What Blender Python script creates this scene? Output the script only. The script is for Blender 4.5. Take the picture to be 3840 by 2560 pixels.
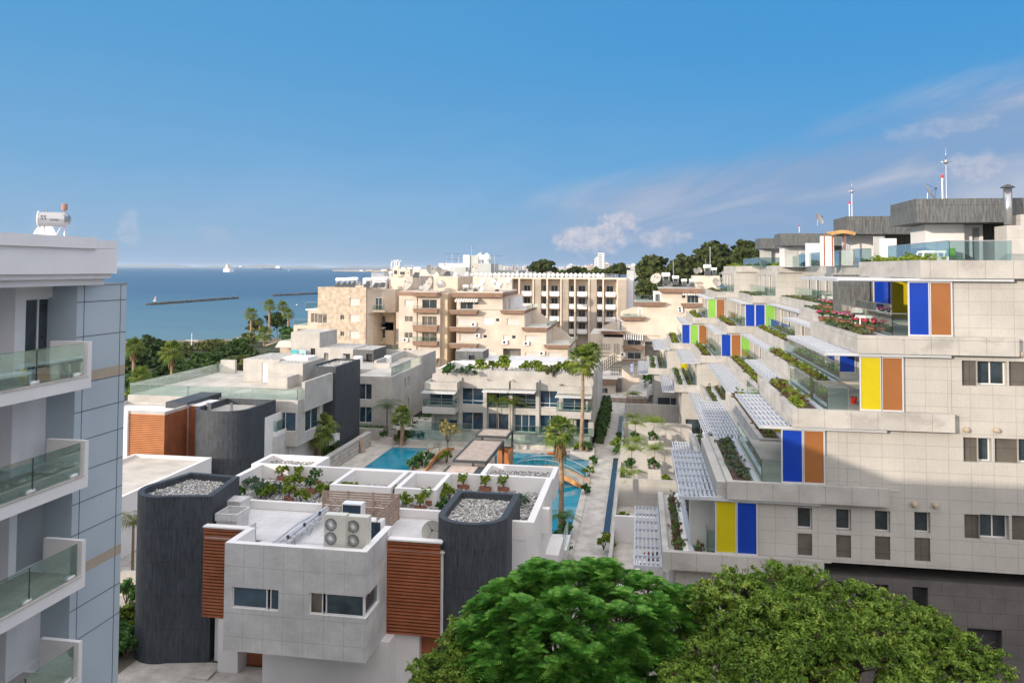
import bpy, math, random
import numpy as np
from mathutils import Vector, Matrix
S = bpy.context.scene
COL = S.collection
for o in list(bpy.data.objects): bpy.data.objects.remove(o)

# ---------------------------------------------------------------- camera
F, CX, YH, HCAM = 2900.0, 1920.0, 1006.0, 19.0
PITCH, YAW, ROLL = math.radians(2.0), math.radians(9.4), math.radians(0.3)
CYP = YH - F * math.tan(PITCH)
RC = Matrix.Rotation(YAW, 3, 'Z') @ Matrix.Rotation(math.pi / 2 + PITCH, 3, 'X') @ Matrix.Rotation(ROLL, 3, 'Z')
cam = bpy.data.objects.new('camera', bpy.data.cameras.new('camera'))
COL.objects.link(cam)
cam.matrix_world = Matrix.Translation((0, 0, HCAM)) @ RC.to_4x4()
cam.data.sensor_width = 36.0
cam.data.lens = F / 3840 * 36
cam.data.shift_y = (CYP - 1280) / 3840
cam.data.clip_start = 0.2
cam.data.clip_end = 120000
S.camera = cam

# ---------------------------------------------------------------- light
SUN_H = Vector((0.66, 0.75, 0)).normalized()
SUN_EL = math.radians(13.3)
to_sun = (-SUN_H * math.cos(SUN_EL) + Vector((0, 0, math.sin(SUN_EL)))).normalized()
sun = bpy.data.objects.new('sun', bpy.data.lights.new('sun', 'SUN'))
COL.objects.link(sun)
sun.data.energy = 3.5
sun.data.angle = math.radians(0.5)
sun.data.color = (1.0, 0.87, 0.72)
sun.rotation_euler = to_sun.to_track_quat('Z', 'Y').to_euler()
S.view_settings.view_transform = 'Standard'
S.view_settings.look = 'None'
S.view_settings.exposure = 0.36
S.view_settings.gamma = 1

W = bpy.data.worlds.new("World"); S.world = W; W.use_nodes = True
nt = W.node_tree; nd = nt.nodes; lk = nt.links
nd.clear()
def N_(t, **k):
    n = nd.new(t)
    for a, b in k.items():
        if a.startswith('i_'): n.inputs[a[2:].replace('_', ' ')].default_value = b
        else: setattr(n, a, b)
    return n
def mth(op, a, b=None, c=None, clamp=False):
    n = nd.new('ShaderNodeMath'); n.operation = op; n.use_clamp = clamp
    for i, v in enumerate((a, b, c)):
        if v is None: continue
        if isinstance(v, (int, float)): n.inputs[i].default_value = v
        else: lk.new(v, n.inputs[i])
    return n.outputs[0]
def mixc(f, a, b, mode='MIX'):
    n = nd.new('ShaderNodeMixRGB'); n.blend_type = mode
    for i, v in enumerate((f, a, b)):
        if isinstance(v, (int, float)): n.inputs[i].default_value = v
        elif isinstance(v, tuple): n.inputs[i].default_value = (*v, 1)
        else: lk.new(v, n.inputs[i])
    return n.outputs[0]
def sstep(x, a, b):
    n = nd.new('ShaderNodeMapRange'); n.interpolation_type = 'SMOOTHSTEP'; n.clamp = True
    lk.new(x, n.inputs[0]); n.inputs[1].default_value = a; n.inputs[2].default_value = b
    return n.outputs[0]
sky = N_('ShaderNodeTexSky', sky_type='NISHITA', sun_disc=False)
sky.sun_elevation = SUN_EL
sky.sun_rotation = math.atan2(to_sun.x, to_sun.y)
sky.air_density = 1.0; sky.dust_density = 0.4; sky.ozone_density = 2.5
tc = N_('ShaderNodeTexCoord')
sep = N_('ShaderNodeSeparateXYZ'); lk.new(tc.outputs['Generated'], sep.inputs[0])
az = mth('ARCTAN2', sep.outputs[0], sep.outputs[1])       # + to the right of +Y
el = mth('ARCSINE', sep.outputs[2])
hsv = N_('ShaderNodeHueSaturation', i_Saturation=1.28, i_Value=1.0, i_Hue=0.497); lk.new(sky.outputs[0], hsv.inputs['Color'])
gr = N_('ShaderNodeValToRGB'); lk.new(mth('MULTIPLY', el, 1.6), gr.inputs[0])
_e = gr.color_ramp.elements
_e[0].position = 0; _e[0].color = (.27, .45, .66, 1); _e[1].position = 1; _e[1].color = (.055, .29, .64, 1)
for _p, _c in ((.07, (.215, .43, .68, 1)), (.2, (.13, .385, .70, 1)), (.45, (.085, .345, .69, 1))): _x = _e.new(_p); _x.color = _c
grs = mixc(1.0, gr.outputs[0], (8.1, 8.1, 8.1), 'MULTIPLY')
grs = mixc(sstep(mth('MULTIPLY', az, -1), -0.35, 0.75), mixc(1.0, grs, (.80, .94, 1.0), 'MULTIPLY'), mixc(1.0, grs, (1.28, 1.06, 1.0), 'MULTIPLY'))
base = mixc(0.94, hsv.outputs[0], grs)
# soft stratus bank, brighter towards the right, sloping up to the right
cmb = N_('ShaderNodeCombineXYZ'); lk.new(mth('MULTIPLY', az, 3.0), cmb.inputs[0]); lk.new(mth('MULTIPLY', mth('SUBTRACT', el, mth('MULTIPLY', az, 0.22)), 13.0), cmb.inputs[1])
n1 = N_('ShaderNodeTexNoise', i_Scale=1.3, i_Detail=7.0, i_Roughness=0.5); lk.new(cmb.outputs[0], n1.inputs['Vector'])
n1.inputs['Distortion'].default_value = 0.5
topline = mth('ADD', 0.092, mth('MULTIPLY', mth('ADD', az, 0.12), 0.22))     # upper edge of the bank
band = sstep(mth('SUBTRACT', mth('ADD', topline, mth('MULTIPLY', mth('SUBTRACT', n1.outputs[0], 0.5), 0.12)), el), -0.02, 0.035)
side = sstep(az, -0.30, 0.06)
lowf = sstep(el, -0.03, 0.11)
bank = mth('MULTIPLY', mth('MULTIPLY', band, side), mth('ADD', 0.62, mth('MULTIPLY', sstep(n1.outputs[0], 0.36, 0.62), 0.33)))
# thin veil over the low left sky
veil = mth('MULTIPLY', sstep(mth('MULTIPLY', el, -1), -0.26, 0.02), mth('ADD', 0.25, mth('MULTIPLY', sstep(n1.outputs[0], 0.35, 0.7), 0.35)))
c1 = mixc(mth('MULTIPLY', veil, 0.55), base, (3.3, 4.6, 6.6))
cb = mixc(sstep(n1.outputs[0], 0.42, 0.70), (2.3, 3.15, 4.8), (3.9, 4.4, 5.5))
c2 = mixc(bank, c1, cb)
# small cumulus heaps near the horizon, placed by azimuth
cm2 = N_('ShaderNodeCombineXYZ'); lk.new(mth('MULTIPLY', az, 1.0), cm2.inputs[0]); lk.new(mth('MULTIPLY', el, 1.25), cm2.inputs[1])
n2 = N_('ShaderNodeTexNoise', i_Scale=30.0, i_Detail=8.0, i_Roughness=0.58); lk.new(cm2.outputs[0], n2.inputs['Vector'])
n3 = N_('ShaderNodeTexNoise', i_Scale=75.0, i_Detail=5.0, i_Roughness=0.6); lk.new(cm2.outputs[0], n3.inputs['Vector'])
def heap(a0, e0, wa, we, amt):
    da = mth('DIVIDE', mth('SUBTRACT', az, a0), wa); de = mth('DIVIDE', mth('SUBTRACT', el, e0), we)
    r = mth('SQRT', mth('ADD', mth('MULTIPLY', da, da), mth('MULTIPLY', de, de)))
    q = mth('ADD', mth('SUBTRACT', 1.0, r), mth('MULTIPLY', mth('SUBTRACT', n2.outputs[0], 0.5), 2.6))
    return mth('MULTIPLY', sstep(q, 0.0, 0.55), amt)
HP = [(-0.078, 0.034, 0.036, 0.020, 0.72), (-0.045, 0.044, 0.040, 0.024, 0.72), (-0.018, 0.060, 0.024, 0.016, 0.6), (0.030, 0.040, 0.034, 0.016, 0.5), (0.34, 0.16, 0.07, 0.012, 0.2), (0.37, 0.115, 0.05, 0.018, 0.35),
      (-0.625, 0.045, 0.014, 0.024, 0.22), (-0.53, 0.038, 0.03, 0.012, 0.12), (-0.70, 0.04, 0.02, 0.02, 0.18), (-0.72, 0.33, 0.05, 0.012, 0.12)]
h = None
for a in HP:
    q = heap(*a); h = q if h is None else mth('MAXIMUM', h, q)
ccol = mixc(sstep(n3.outputs[0], 0.35, 0.65), (3.9, 4.1, 5.2), (6.3, 5.9, 6.0))
c3 = mixc(h, c2, ccol)
below = mixc(sstep(mth('MULTIPLY', el, -1), 0.0, 0.02), c3, (3.2, 4.4, 6.0))
# sky overhead and behind the viewpoint brightened and whitened, added to fill the shade
sky_fill = mth('MAXIMUM', sstep(mth('MULTIPLY', sep.outputs[1], -1), -0.1, 0.6), sstep(el, 0.5, 0.95))
below = mixc(mth('MULTIPLY', sky_fill, 0.8), below, (19.5, 18.4, 17.8))
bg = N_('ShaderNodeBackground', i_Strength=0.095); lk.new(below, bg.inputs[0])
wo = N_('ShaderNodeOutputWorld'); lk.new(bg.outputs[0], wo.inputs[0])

# ---------------------------------------------------------------- helpers
CROP = dict(p=(0, 0, 1), a=(0, 700, .57377), b=(0, 1500, .67618), c=(400, 900, .38265), d=(1100, 900, .38265), e=(1800, 900, .42517), f=(2600, 550, .52721),
            g=(2300, 1000, .44643), h=(2900, 1200, .44634), i=(700, 1200, .44643), j=(1500, 1200, .44643), k=(700, 1700, .54832),
            l=(1400, 1700, .54845), m=(2200, 1450, .44643), n=(2800, 1500, .5103), o=(1600, 1900, .9524))
def at(c, u, v, **kw):
    """world point seen at a measured place, lying on the plane x= / y= / z="""
    ox, oy, s = CROP[c]; px, py = ox + u * s, oy + v * s
    d = RC @ Vector(((px - CX) / F, -(py - CYP) / F, -1.0))
    a, val = list(kw.items())[0]; i = 'xyz'.index(a)
    t = (val - (0, 0, HCAM)[i]) / d[i]
    return Vector((d.x * t, d.y * t, HCAM + d.z * t))
def rs(c, u0, v0, u1, v1, y):
    """rectangle on a wall facing the camera -> x0,x1,z0,z1"""
    a = at(c, u0, (v0 + v1) / 2, y=y); b = at(c, u1, (v0 + v1) / 2, y=y)
    t = at(c, (u0 + u1) / 2, v0, y=y); q = at(c, (u0 + u1) / 2, v1, y=y)
    return (a.x, b.x, q.z, t.z)
def re(c, u0, v0, u1, v1, x):
    """rectangle on a wall facing +x or -x -> y0,y1,z0,z1"""
    a = at(c, u0, (v0 + v1) / 2, x=x); b = at(c, u1, (v0 + v1) / 2, x=x)
    t = at(c, (u0 + u1) / 2, v0, x=x); q = at(c, (u0 + u1) / 2, v1, x=x)
    return (min(a.y, b.y), max(a.y, b.y), q.z, t.z)

Z = Vector((0, 0, 1))
class MB:
    def __init__(s): s.v = []; s.f = []; s.m = []; s.k = 0
    def quad(s, a, b, c, d):
        n = len(s.v); s.v += [tuple(a), tuple(b), tuple(c), tuple(d)]; s.f.append((n, n + 1, n + 2, n + 3)); s.m.append(s.k); return s
    def poly(s, pts):
        n = len(s.v); s.v += [tuple(p) for p in pts]; s.f.append(tuple(range(n, n + len(pts)))); s.m.append(s.k); return s
    def box(s, x0, x1, y0, y1, z0, z1):
        n = len(s.v)
        s.v += [(x0, y0, z0), (x1, y0, z0), (x1, y1, z0), (x0, y1, z0), (x0, y0, z1), (x1, y0, z1), (x1, y1, z1), (x0, y1, z1)]
        for q in ((0, 3, 2, 1), (4, 5, 6, 7), (0, 1, 5, 4), (1, 2, 6, 5), (2, 3, 7, 6), (3, 0, 4, 7)):
            s.f.append(tuple(n + i for i in q)); s.m.append(s.k)
        return s
    def prism(s, pts, z0, z1, bottom=True):
        k = len(pts); n = len(s.v)
        s.v += [(p[0], p[1], z0) for p in pts] + [(p[0], p[1], z1) for p in pts]
        for i in range(k):
            j = (i + 1) % k; s.f.append((n + i, n + j, n + k + j, n + k + i)); s.m.append(s.k)
        s.f.append(tuple(range(n + k, n + 2 * k))); s.m.append(s.k)
        if bottom: s.f.append(tuple(reversed(range(n, n + k)))); s.m.append(s.k)
        return s
    def ring(s, outer, inner, z0, z1, zi):
        """rim between two outlines with a sunken middle at zi"""
        k = len(outer); n = len(s.v)
        s.v += [(p[0], p[1], z0) for p in outer] + [(p[0], p[1], z1) for p in outer] + [(p[0], p[1], z1) for p in inner] + [(p[0], p[1], zi) for p in inner]
        for i in range(k):
            j = (i + 1) % k
            for a in (0, k, 2 * k):
                s.f.append((n + a + i, n + a + j, n + a + k + j, n + a + k + i)); s.m.append(s.k)
        return s
    def tube(s, pts, r, seg=6, r1=None, cap=True):
        pts = [Vector(p) for p in pts]; n0 = len(s.v); L = len(pts)
        for i, p in enumerate(pts):
            t = (pts[min(i + 1, L - 1)] - pts[max(i - 1, 0)]); t = t.normalized() if t.length > 1e-9 else Z
            a = t.cross(Z) if abs(t.z) < .95 else t.cross(Vector((1, 0, 0))); a.normalize(); b = t.cross(a)
            rr = r if r1 is None else r + (r1 - r) * i / max(1, L - 1)
            for q in range(seg):
                w = 2 * math.pi * q / seg; s.v.append(tuple(p + a * math.cos(w) * rr + b * math.sin(w) * rr))
        for i in range(L - 1):
            for q in range(seg):
                w = (q + 1) % seg; s.f.append((n0 + i * seg + q, n0 + i * seg + w, n0 + (i + 1) * seg + w, n0 + (i + 1) * seg + q)); s.m.append(s.k)
        if cap:
            s.f.append(tuple(n0 + q for q in reversed(range(seg)))); s.m.append(s.k)
            s.f.append(tuple(n0 + (L - 1) * seg + q for q in range(seg))); s.m.append(s.k)
        return s
    def lathe(s, prof, c=(0, 0, 0), seg=16, axis='z'):
        n0 = len(s.v); L = len(prof)
        for r, h in prof:
            for q in range(seg):
                w = 2 * math.pi * q / seg; a, b = r * math.cos(w), r * math.sin(w)
                p = (a, b, h) if axis == 'z' else ((h, a, b) if axis == 'x' else (a, h, b))
                s.v.append((c[0] + p[0], c[1] + p[1], c[2] + p[2]))
        for i in range(L - 1):
            for q in range(seg):
                w = (q + 1) % seg; s.f.append((n0 + i * seg + q, n0 + i * seg + w, n0 + (i + 1) * seg + w, n0 + (i + 1) * seg + q)); s.m.append(s.k)
        s.f.append(tuple(n0 + q for q in reversed(range(seg)))); s.m.append(s.k)
        s.f.append(tuple(n0 + (L - 1) * seg + q for q in range(seg))); s.m.append(s.k)
        return s
    def beam(s, a, b, w, h):
        """straight bar a->b, w wide, h high"""
        a = Vector(a); b = Vector(b); t = (b - a).normalized()
        side = t.cross(Z) if abs(t.z) < .98 else Vector((1, 0, 0)); side.normalize(); up = side.cross(t)
        n = len(s.v)
        for p in (a, b):
            for x, y in ((-1, -1), (1, -1), (1, 1), (-1, 1)): s.v.append(tuple(p + side * x * w / 2 + up * y * h / 2))
        for q in ((0, 1, 2, 3), (7, 6, 5, 4), (0, 4, 5, 1), (1, 5, 6, 2), (2, 6, 7, 3), (3, 7, 4, 0)):
            s.f.append(tuple(n + i for i in q)); s.m.append(s.k)
        return s
    def wall(s, O, U, A0, A1, z0, z1, holes=(), dep=.18):
        """wall face in direction U from a=A0..A1, with openings and their reveals; outward normal = U x Z"""
        O = Vector(O); U = Vector(U); N = U.cross(Z)
        def P(a, z, w=0.0): return O + U * a + Z * z + N * w
        hs = [h for h in holes]
        xs = sorted(set([A0, A1] + [min(max(v, A0), A1) for h in hs for v in (h[0], h[1])]))
        zs = sorted(set([z0, z1] + [min(max(v, z0), z1) for h in hs for v in (h[2], h[3])]))
        for i in range(len(xs) - 1):
            if xs[i + 1] - xs[i] < 1e-5: continue
            for j in range(len(zs) - 1):
                if zs[j + 1] - zs[j] < 1e-5: continue
                mx, mz = (xs[i] + xs[i + 1]) / 2, (zs[j] + zs[j + 1]) / 2
                if any(h[0] < mx < h[1] and h[2] < mz < h[3] for h in hs): continue
                s.quad(P(xs[i], zs[j]), P(xs[i + 1], zs[j]), P(xs[i + 1], zs[j + 1]), P(xs[i], zs[j + 1]))
        for h in hs:
            a0, a1, b0, b1 = h[:4]; d = -(h[5] if len(h) > 5 else dep)
            s.quad(P(a0, b0), P(a0, b1), P(a0, b1, d), P(a0, b0, d)); s.quad(P(a1, b1), P(a1, b0), P(a1, b0, d), P(a1, b1, d))
            s.quad(P(a1, b0), P(a0, b0), P(a0, b0, d), P(a1, b0, d)); s.quad(P(a0, b1), P(a1, b1), P(a1, b1, d), P(a0, b1, d))
        return s
    def build(s, name, mats, parent=None, origin=None, smooth=False):
        me = bpy.data.meshes.new(name)
        o0 = Vector(origin) if origin is not None else None
        vs = s.v if o0 is None else [(a - o0.x, b - o0.y, c - o0.z) for a, b, c in s.v]
        me.from_pydata(vs, [], s.f)
        if not isinstance(mats, (list, tuple)): mats = [mats]
        for m in mats: me.materials.append(m)
        if len(mats) > 1: me.polygons.foreach_set('material_index', s.m)
        if smooth: me.polygons.foreach_set('use_smooth', [True] * len(me.polygons))
        me.update()
        ob = bpy.data.objects.new(name, me); COL.objects.link(ob)
        if parent is not None: attach(ob, parent)
        if o0 is not None: ob.location = o0
        return ob
BASE = {}
def attach(ob, parent):
    ob.parent = parent
    ob.matrix_parent_inverse = Matrix.Translation(-BASE.get(parent.name, Vector((0, 0, 0))))
def tag(o, label, cat, group=None, kind=None):
    if label: o['label'] = label
    if cat: o['category'] = cat
    if group: o['group'] = group
    if kind: o['kind'] = kind
    return o
def thing(name, label, cat, loc=(0, 0, 0), group=None):
    o = bpy.data.objects.new(name, None); COL.objects.link(o); o.location = loc; o.empty_display_size = .3
    BASE[o.name] = Vector(loc)
    return tag(o, label, cat, group)
def dup(root, loc, rz=0.0, label=None, sc=1.0, group=None):
    r = root.copy(); COL.objects.link(r); r.location = loc; r.rotation_euler = (0, 0, rz)
    r.scale = (sc, sc, sc) if isinstance(sc, (int, float)) else sc
    if label: r['label'] = label
    if group: r['group'] = group
    def rec(a, b):
        for ch in a.children:
            c = ch.copy(); COL.objects.link(c); c.parent = b; c.matrix_parent_inverse = ch.matrix_parent_inverse.copy(); rec(ch, c)
    rec(root, r)
    return r
ORD = 'first second third fourth fifth sixth seventh eighth ninth tenth eleventh twelfth thirteenth fourteenth fifteenth sixteenth seventeenth eighteenth nineteenth twentieth'.split()
def nth(i):
    return ORD[i] if i < 20 else 'twenty-' + ORD[i - 20] if i < 29 else 'thirtieth' if i == 29 else 'thirty-' + ORD[i - 30]

# ---------------------------------------------------------------- materials
def mat(name, col, rough=.85, var=.12, nscale=1.2, bump=0.0, bscale=30, joint=None, jcol=None, streak=0, stain=0, metal=0, spec=.3, stripes=None, fine=.06, c2=None):
    m = bpy.data.materials.new(name); m.use_nodes = True
    t = m.node_tree; n = t.nodes; l = t.links; b = n['Principled BSDF']
    b.inputs['Roughness'].default_value = rough; b.inputs['Metallic'].default_value = metal
    b.inputs['Specular IOR Level'].default_value = spec
    tx = n.new('ShaderNodeTexCoord'); co = tx.outputs['Object']
    def node(ty, **k):
        q = n.new(ty)
        for a, v in k.items(): setattr(q, a, v)
        return q
    def noise(sc, det=4, vec=co, ro=.55):
        q = node('ShaderNodeTexNoise'); q.inputs['Scale'].default_value = sc; q.inputs['Detail'].default_value = det; q.inputs['Roughness'].default_value = ro; l.new(vec, q.inputs['Vector']); return q.outputs[0]
    def ramp(x, a, bb, o0, o1):
        q = node('ShaderNodeMapRange'); l.new(x, q.inputs[0])
        for i, v in enumerate((a, bb, o0, o1)): q.inputs[i + 1].default_value = v
        return q.outputs[0]
    def mix(f, x, y, mode='MIX'):
        q = node('ShaderNodeMixRGB', blend_type=mode)
        for i, v in enumerate((f, x, y)):
            if isinstance(v, (int, float)): q.inputs[i].default_value = v
            elif isinstance(v, tuple): q.inputs[i].default_value = (*v[:3], 1)
            else: l.new(v, q.inputs[i])
        return q.outputs[0]
    c = tuple(col)
    f1 = noise(nscale, 6)
    dark = tuple(x * (1 - var * 2) for x in col); lite = tuple(min(1, x * (1 + var)) for x in col)
    if c2: dark = c2
    cur = mix(ramp(f1, .32, .68, 0, 1), dark, lite)
    if fine:
        f2 = noise(14, 5, ro=.7); cur = mix(1.0, cur, mix(ramp(f2, .3, .7, 0, 1), (1 - fine * 2,) * 3, (1 + fine,) * 3), 'MULTIPLY')
    sx = node('ShaderNodeSeparateXYZ'); l.new(co, sx.inputs[0])
    ad = node('ShaderNodeMath', operation='ADD'); l.new(sx.outputs[0], ad.inputs[0]); l.new(sx.outputs[1], ad.inputs[1])
    if streak:
        mp = node('ShaderNodeMapping'); mp.inputs['Scale'].default_value = (9, 9, .9); l.new(co, mp.inputs[0])
        f3 = noise(1.6, 5, mp.outputs[0], .7); cur = mix(streak, cur, mix(ramp(f3, .35, .68, 0, 1), tuple(x * .45 for x in col), tuple(x * 1.7 for x in col)))
    if stain:
        mp = node('ShaderNodeMapping'); mp.inputs['Scale'].default_value = (.55, .55, 1.1); l.new(co, mp.inputs[0])
        f4 = noise(1.3, 4, mp.outputs[0]); cur = mix(ramp(f4, .55, .62, 0, stain), cur, tuple(x * .55 for x in col))
    hb = None
    if stripes:      # horizontal ribs: (period, darkness)
        wv = node('ShaderNodeMath', operation='MULTIPLY'); l.new(sx.outputs[2], wv.inputs[0]); wv.inputs[1].default_value = 1 / stripes[0]
        fr = node('ShaderNodeMath', operation='FRACT'); l.new(wv.outputs[0], fr.inputs[0])
        gt = node('ShaderNodeMath', operation='LESS_THAN'); l.new(fr.outputs[0], gt.inputs[0]); gt.inputs[1].default_value = .28
        ml = node('ShaderNodeMath', operation='MULTIPLY'); l.new(gt.outputs[0], ml.inputs[0]); ml.inputs[1].default_value = stripes[1]
        cur = mix(ml.outputs[0], cur, tuple(x * .4 for x in col))
    if joint:        # (tile width, tile height, joint size, 'v' wall / 'h' floor)
        cb = node('ShaderNodeCombineXYZ')
        if joint[3] == 'v': l.new(ad.outputs[0], cb.inputs[0]); l.new(sx.outputs[2], cb.inputs[1])
        else: l.new(sx.outputs[0], cb.inputs[0]); l.new(sx.outputs[1], cb.inputs[1])
        bt = node('ShaderNodeTexBrick'); l.new(cb.outputs[0], bt.inputs['Vector'])
        bt.offset = joint[4] if len(joint) > 4 else 0.0
        bt.inputs['Scale'].default_value = 1; bt.inputs['Brick Width'].default_value = joint[0]; bt.inputs['Row Height'].default_value = joint[1]; bt.inputs['Mortar Size'].default_value = joint[2]
        bt.inputs['Mortar Smooth'].default_value = 0.1; bt.inputs['Bias'].default_value = 0
        bt.inputs['Color1'].default_value = (1, 1, 1, 1); bt.inputs['Color2'].default_value = (.955, .955, .96, 1); jj = jcol or (.55, .55, .55); bt.inputs['Mortar'].default_value = (*jj, 1)
        cur = mix(1.0, cur, bt.outputs[0], 'MULTIPLY')
    l.new(cur, b.inputs['Base Color'])
    if bump:
        bp = node('ShaderNodeBump'); bp.inputs['Strength'].default_value = bump; bp.inputs['Distance'].default_value = .05
        l.new(noise(bscale, 5), bp.inputs['Height']); l.new(bp.outputs[0], b.inputs['Normal'])
    return m
M = {}
def dm(k, *a, **kw): M[k] = mat(k, *a, **kw)
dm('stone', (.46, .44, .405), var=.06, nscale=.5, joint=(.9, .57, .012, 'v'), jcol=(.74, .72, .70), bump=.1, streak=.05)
dm('ledge', (.46, .44, .41), var=.10, nscale=.7, joint=(1.1, 4.0, .012, 'v'), jcol=(.6, .6, .6), stain=.35, bump=.15)
dm('conc', (.46, .44, .41), var=.09, nscale=.6, joint=(1.3, .9, .012, 'v'), jcol=(.76, .76, .76), bump=.15, streak=.07)
dm('concw', (.58, .57, .56), var=.09, nscale=.9, joint=(.92, 1.0, .012, 'v'), jcol=(.70, .70, .70), bump=.12, fine=.07, streak=.05, stain=.14)
dm('white', (.74, .72, .71), var=.03, nscale=.6, fine=.02)
dm('plaster', (.72, .71, .73), var=.03, nscale=.5, fine=.02)
dm('slate', (.052, .059, .069), var=.2, nscale=1.2, streak=.6, bump=.4, bscale=9, rough=.6, joint=(.9, 1.6, .012, 'v', .5), jcol=(.6, .6, .6))
dm('slatel', (.11, .115, .115), var=.2, nscale=1.2, streak=.75, bump=.4, bscale=9, rough=.65, joint=(.8, 1.5, .012, 'v', .5), jcol=(.6, .6, .6))
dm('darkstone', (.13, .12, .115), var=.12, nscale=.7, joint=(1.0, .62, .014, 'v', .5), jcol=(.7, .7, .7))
dm('clad', (.42, .49, .545), var=.04, nscale=.4, rough=.45, spec=.5, fine=.02)
dm('claddark', (.07, .09, .11), var=.05)
dm('tan', (.42, .35, .27), var=.05, rough=.5)
dm('cream', (.60, .515, .43), var=.09, nscale=.35, fine=.05, bump=.1)
dm('creamshade', (.60, .48, .345), var=.09, nscale=.35, fine=.05, bump=.1)  # yellower cream: tone of the shaded side faces put into the colour
dm('mottle', (.55, .46, .36), var=.2, nscale=1.3, fine=.16, bump=.3, bscale=6, c2=(.38, .31, .24))
dm('brown', (.26, .17, .125), var=.10, joint=(.22, .09, .014, 'v', .5), jcol=(1.5, 1.45, 1.4))
dm('hoteldark', (.40, .34, .28), var=.1, nscale=.3)  # darker copy of hotel: shade on piers and end wall put into the colour
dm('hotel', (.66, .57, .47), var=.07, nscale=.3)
dm('grayb', (.42, .44, .43), var=.06, nscale=.3)
dm('roof', (.42, .40, .37), var=.12, nscale=.5, joint=(.6, .6, .012, 'h'), jcol=(.8, .8, .8))
dm('rooft', (.52, .49, .44), var=.12, nscale=.5)
dm('roofw', (.62, .61, .61), var=.06, nscale=.6, joint=(.5, .5, .012, 'h'), jcol=(.8, .8, .8))
dm('paving', (.50, .47, .43), var=.14, nscale=1.1, joint=(.8, .4, .01, 'h', .5), jcol=(.75, .75, .75), fine=.1)
dm('deck', (.42, .37, .33), var=.12, nscale=1.4, joint=(6, .14, .018, 'h', .5), jcol=(.5, .5, .5), fine=.1)
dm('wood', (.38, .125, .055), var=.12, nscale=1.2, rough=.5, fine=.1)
dm('woodl', (.48, .19, .07), var=.1, nscale=.8, rough=.5, fine=.03)  # lighter wood, with the sun on the cedar front put in
dm('wooddark', (.14, .06, .035), var=.2)
dm('woodgrey', (.36, .26, .20), var=.15, nscale=3, fine=.1)
dm('bridge', (.52, .24, .08), var=.15, nscale=3, rough=.5)
dm('alu', (.62, .63, .65), rough=.4, var=.02, metal=.3, fine=0)
dm('louver', (.43, .45, .49), rough=.4, var=.02, fine=0)
dm('steel', (.42, .42, .43), rough=.3, var=.02, metal=.8, fine=0)
dm('tank', (.80, .80, .80), rough=.35, var=.03, fine=.02)
dm('dish', (.42, .40, .36), rough=.6, var=.08)
dm('black', (.02, .02, .022), rough=.6, var=.05, fine=0)
dm('darkmetal', (.05, .055, .06), rough=.5, var=.05, fine=0)
dm('shutter', (.60, .57, .54), var=.02, fine=0, stripes=(.09, .35))
dm('shutterd', (.30, .32, .34), var=.02, fine=0, stripes=(.06, .6))
dm('shutterw', (.72, .72, .74), var=.02, fine=0, stripes=(.06, .25))
dm('frame', (.70, .70, .69), rough=.4, var=.02, fine=0)
dm('curtain', (.34, .27, .20), var=.25, nscale=6, fine=0)
dm('room', (.045, .045, .048), var=.3, fine=0)  # near-black: painted darkness of open insides
dm('roomc', (.20, .19, .18), var=.2)  # darker copy of conc, shade of open rooms put into the colour
dm('soil', (.10, .06, .045), var=.3, nscale=6)
dm('terra', (.28, .125, .08), var=.1, rough=.7)
dm('trunk', (.24, .17, .115), var=.2, nscale=6, bump=.5, bscale=12)
dm('palmtrunk', (.36, .25, .16), var=.2, nscale=3, bump=.5, bscale=10, stripes=(.13, .35))
dm('bark', (.10, .075, .055), var=.2, nscale=5, bump=.5)
dm('rock', (.26, .21, .16), var=.25, nscale=2, bump=.6, bscale=4)
dm('rockdark', (.17, .15, .125), var=.3, nscale=.6, bump=.6, bscale=2)
dm('sand', (.46, .36, .24), var=.1, nscale=.2)
dm('gardensoil', (.05, .06, .028), var=.3, nscale=.4)
dm('earth', (.20, .18, .14), var=.2, nscale=.15)
dm('lawn', (.07, .15, .035), var=.2, nscale=3, bump=.5, bscale=40)
dm('red', (.62, .03, .02), var=.05, rough=.4, fine=0)
dm('cloth', (.06, .07, .04), var=.2)
dm('whitecl', (.8, .8, .8), var=.04, rough=.6)
dm('navy', (.02, .05, .16), var=.2)
for k, c in dict(pblue=(.006, .042, .34), pyellow=(.50, .41, .008), pbrown=(.29, .115, .036), pgreen=(.22, .46, .07)).items():
    dm(k, c, rough=.25, var=.04, nscale=.8, fine=.0, spec=.5)
dm('panelg', (.45, .46, .44), rough=.3, var=.04, spec=.5, fine=0)
dm('screen', (.12, .105, .09), rough=.5, var=.1, joint=(2.2, .95, .02, 'v'), jcol=(.7, .7, .7))

def glassmat(name, tint, gloss, rough=.02):
    m = bpy.data.materials.new(name); m.use_nodes = True; n = m.node_tree.nodes; l = m.node_tree.links; n.clear()
    tr = n.new('ShaderNodeBsdfTransparent'); tr.inputs[0].default_value = (*tint, 1)
    gl = n.new('ShaderNodeBsdfGlossy'); gl.inputs['Roughness'].default_value = rough; gl.inputs[0].default_value = (.8, .9, .88, 1)
    fr = n.new('ShaderNodeFresnel'); fr.inputs[0].default_value = 1.45
    ma = n.new('ShaderNodeMath'); ma.operation = 'MULTIPLY_ADD'; l.new(fr.outputs[0], ma.inputs[0]); ma.inputs[1].default_value = .5; ma.inputs[2].default_value = gloss
    mx = n.new('ShaderNodeMixShader'); l.new(ma.outputs[0], mx.inputs[0]); l.new(tr.outputs[0], mx.inputs[1]); l.new(gl.outputs[0], mx.inputs[2])
    o = n.new('ShaderNodeOutputMaterial'); l.new(mx.outputs[0], o.inputs[0]); M[name] = m
glassmat('rail', (.83, .91, .885), .04)
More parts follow.
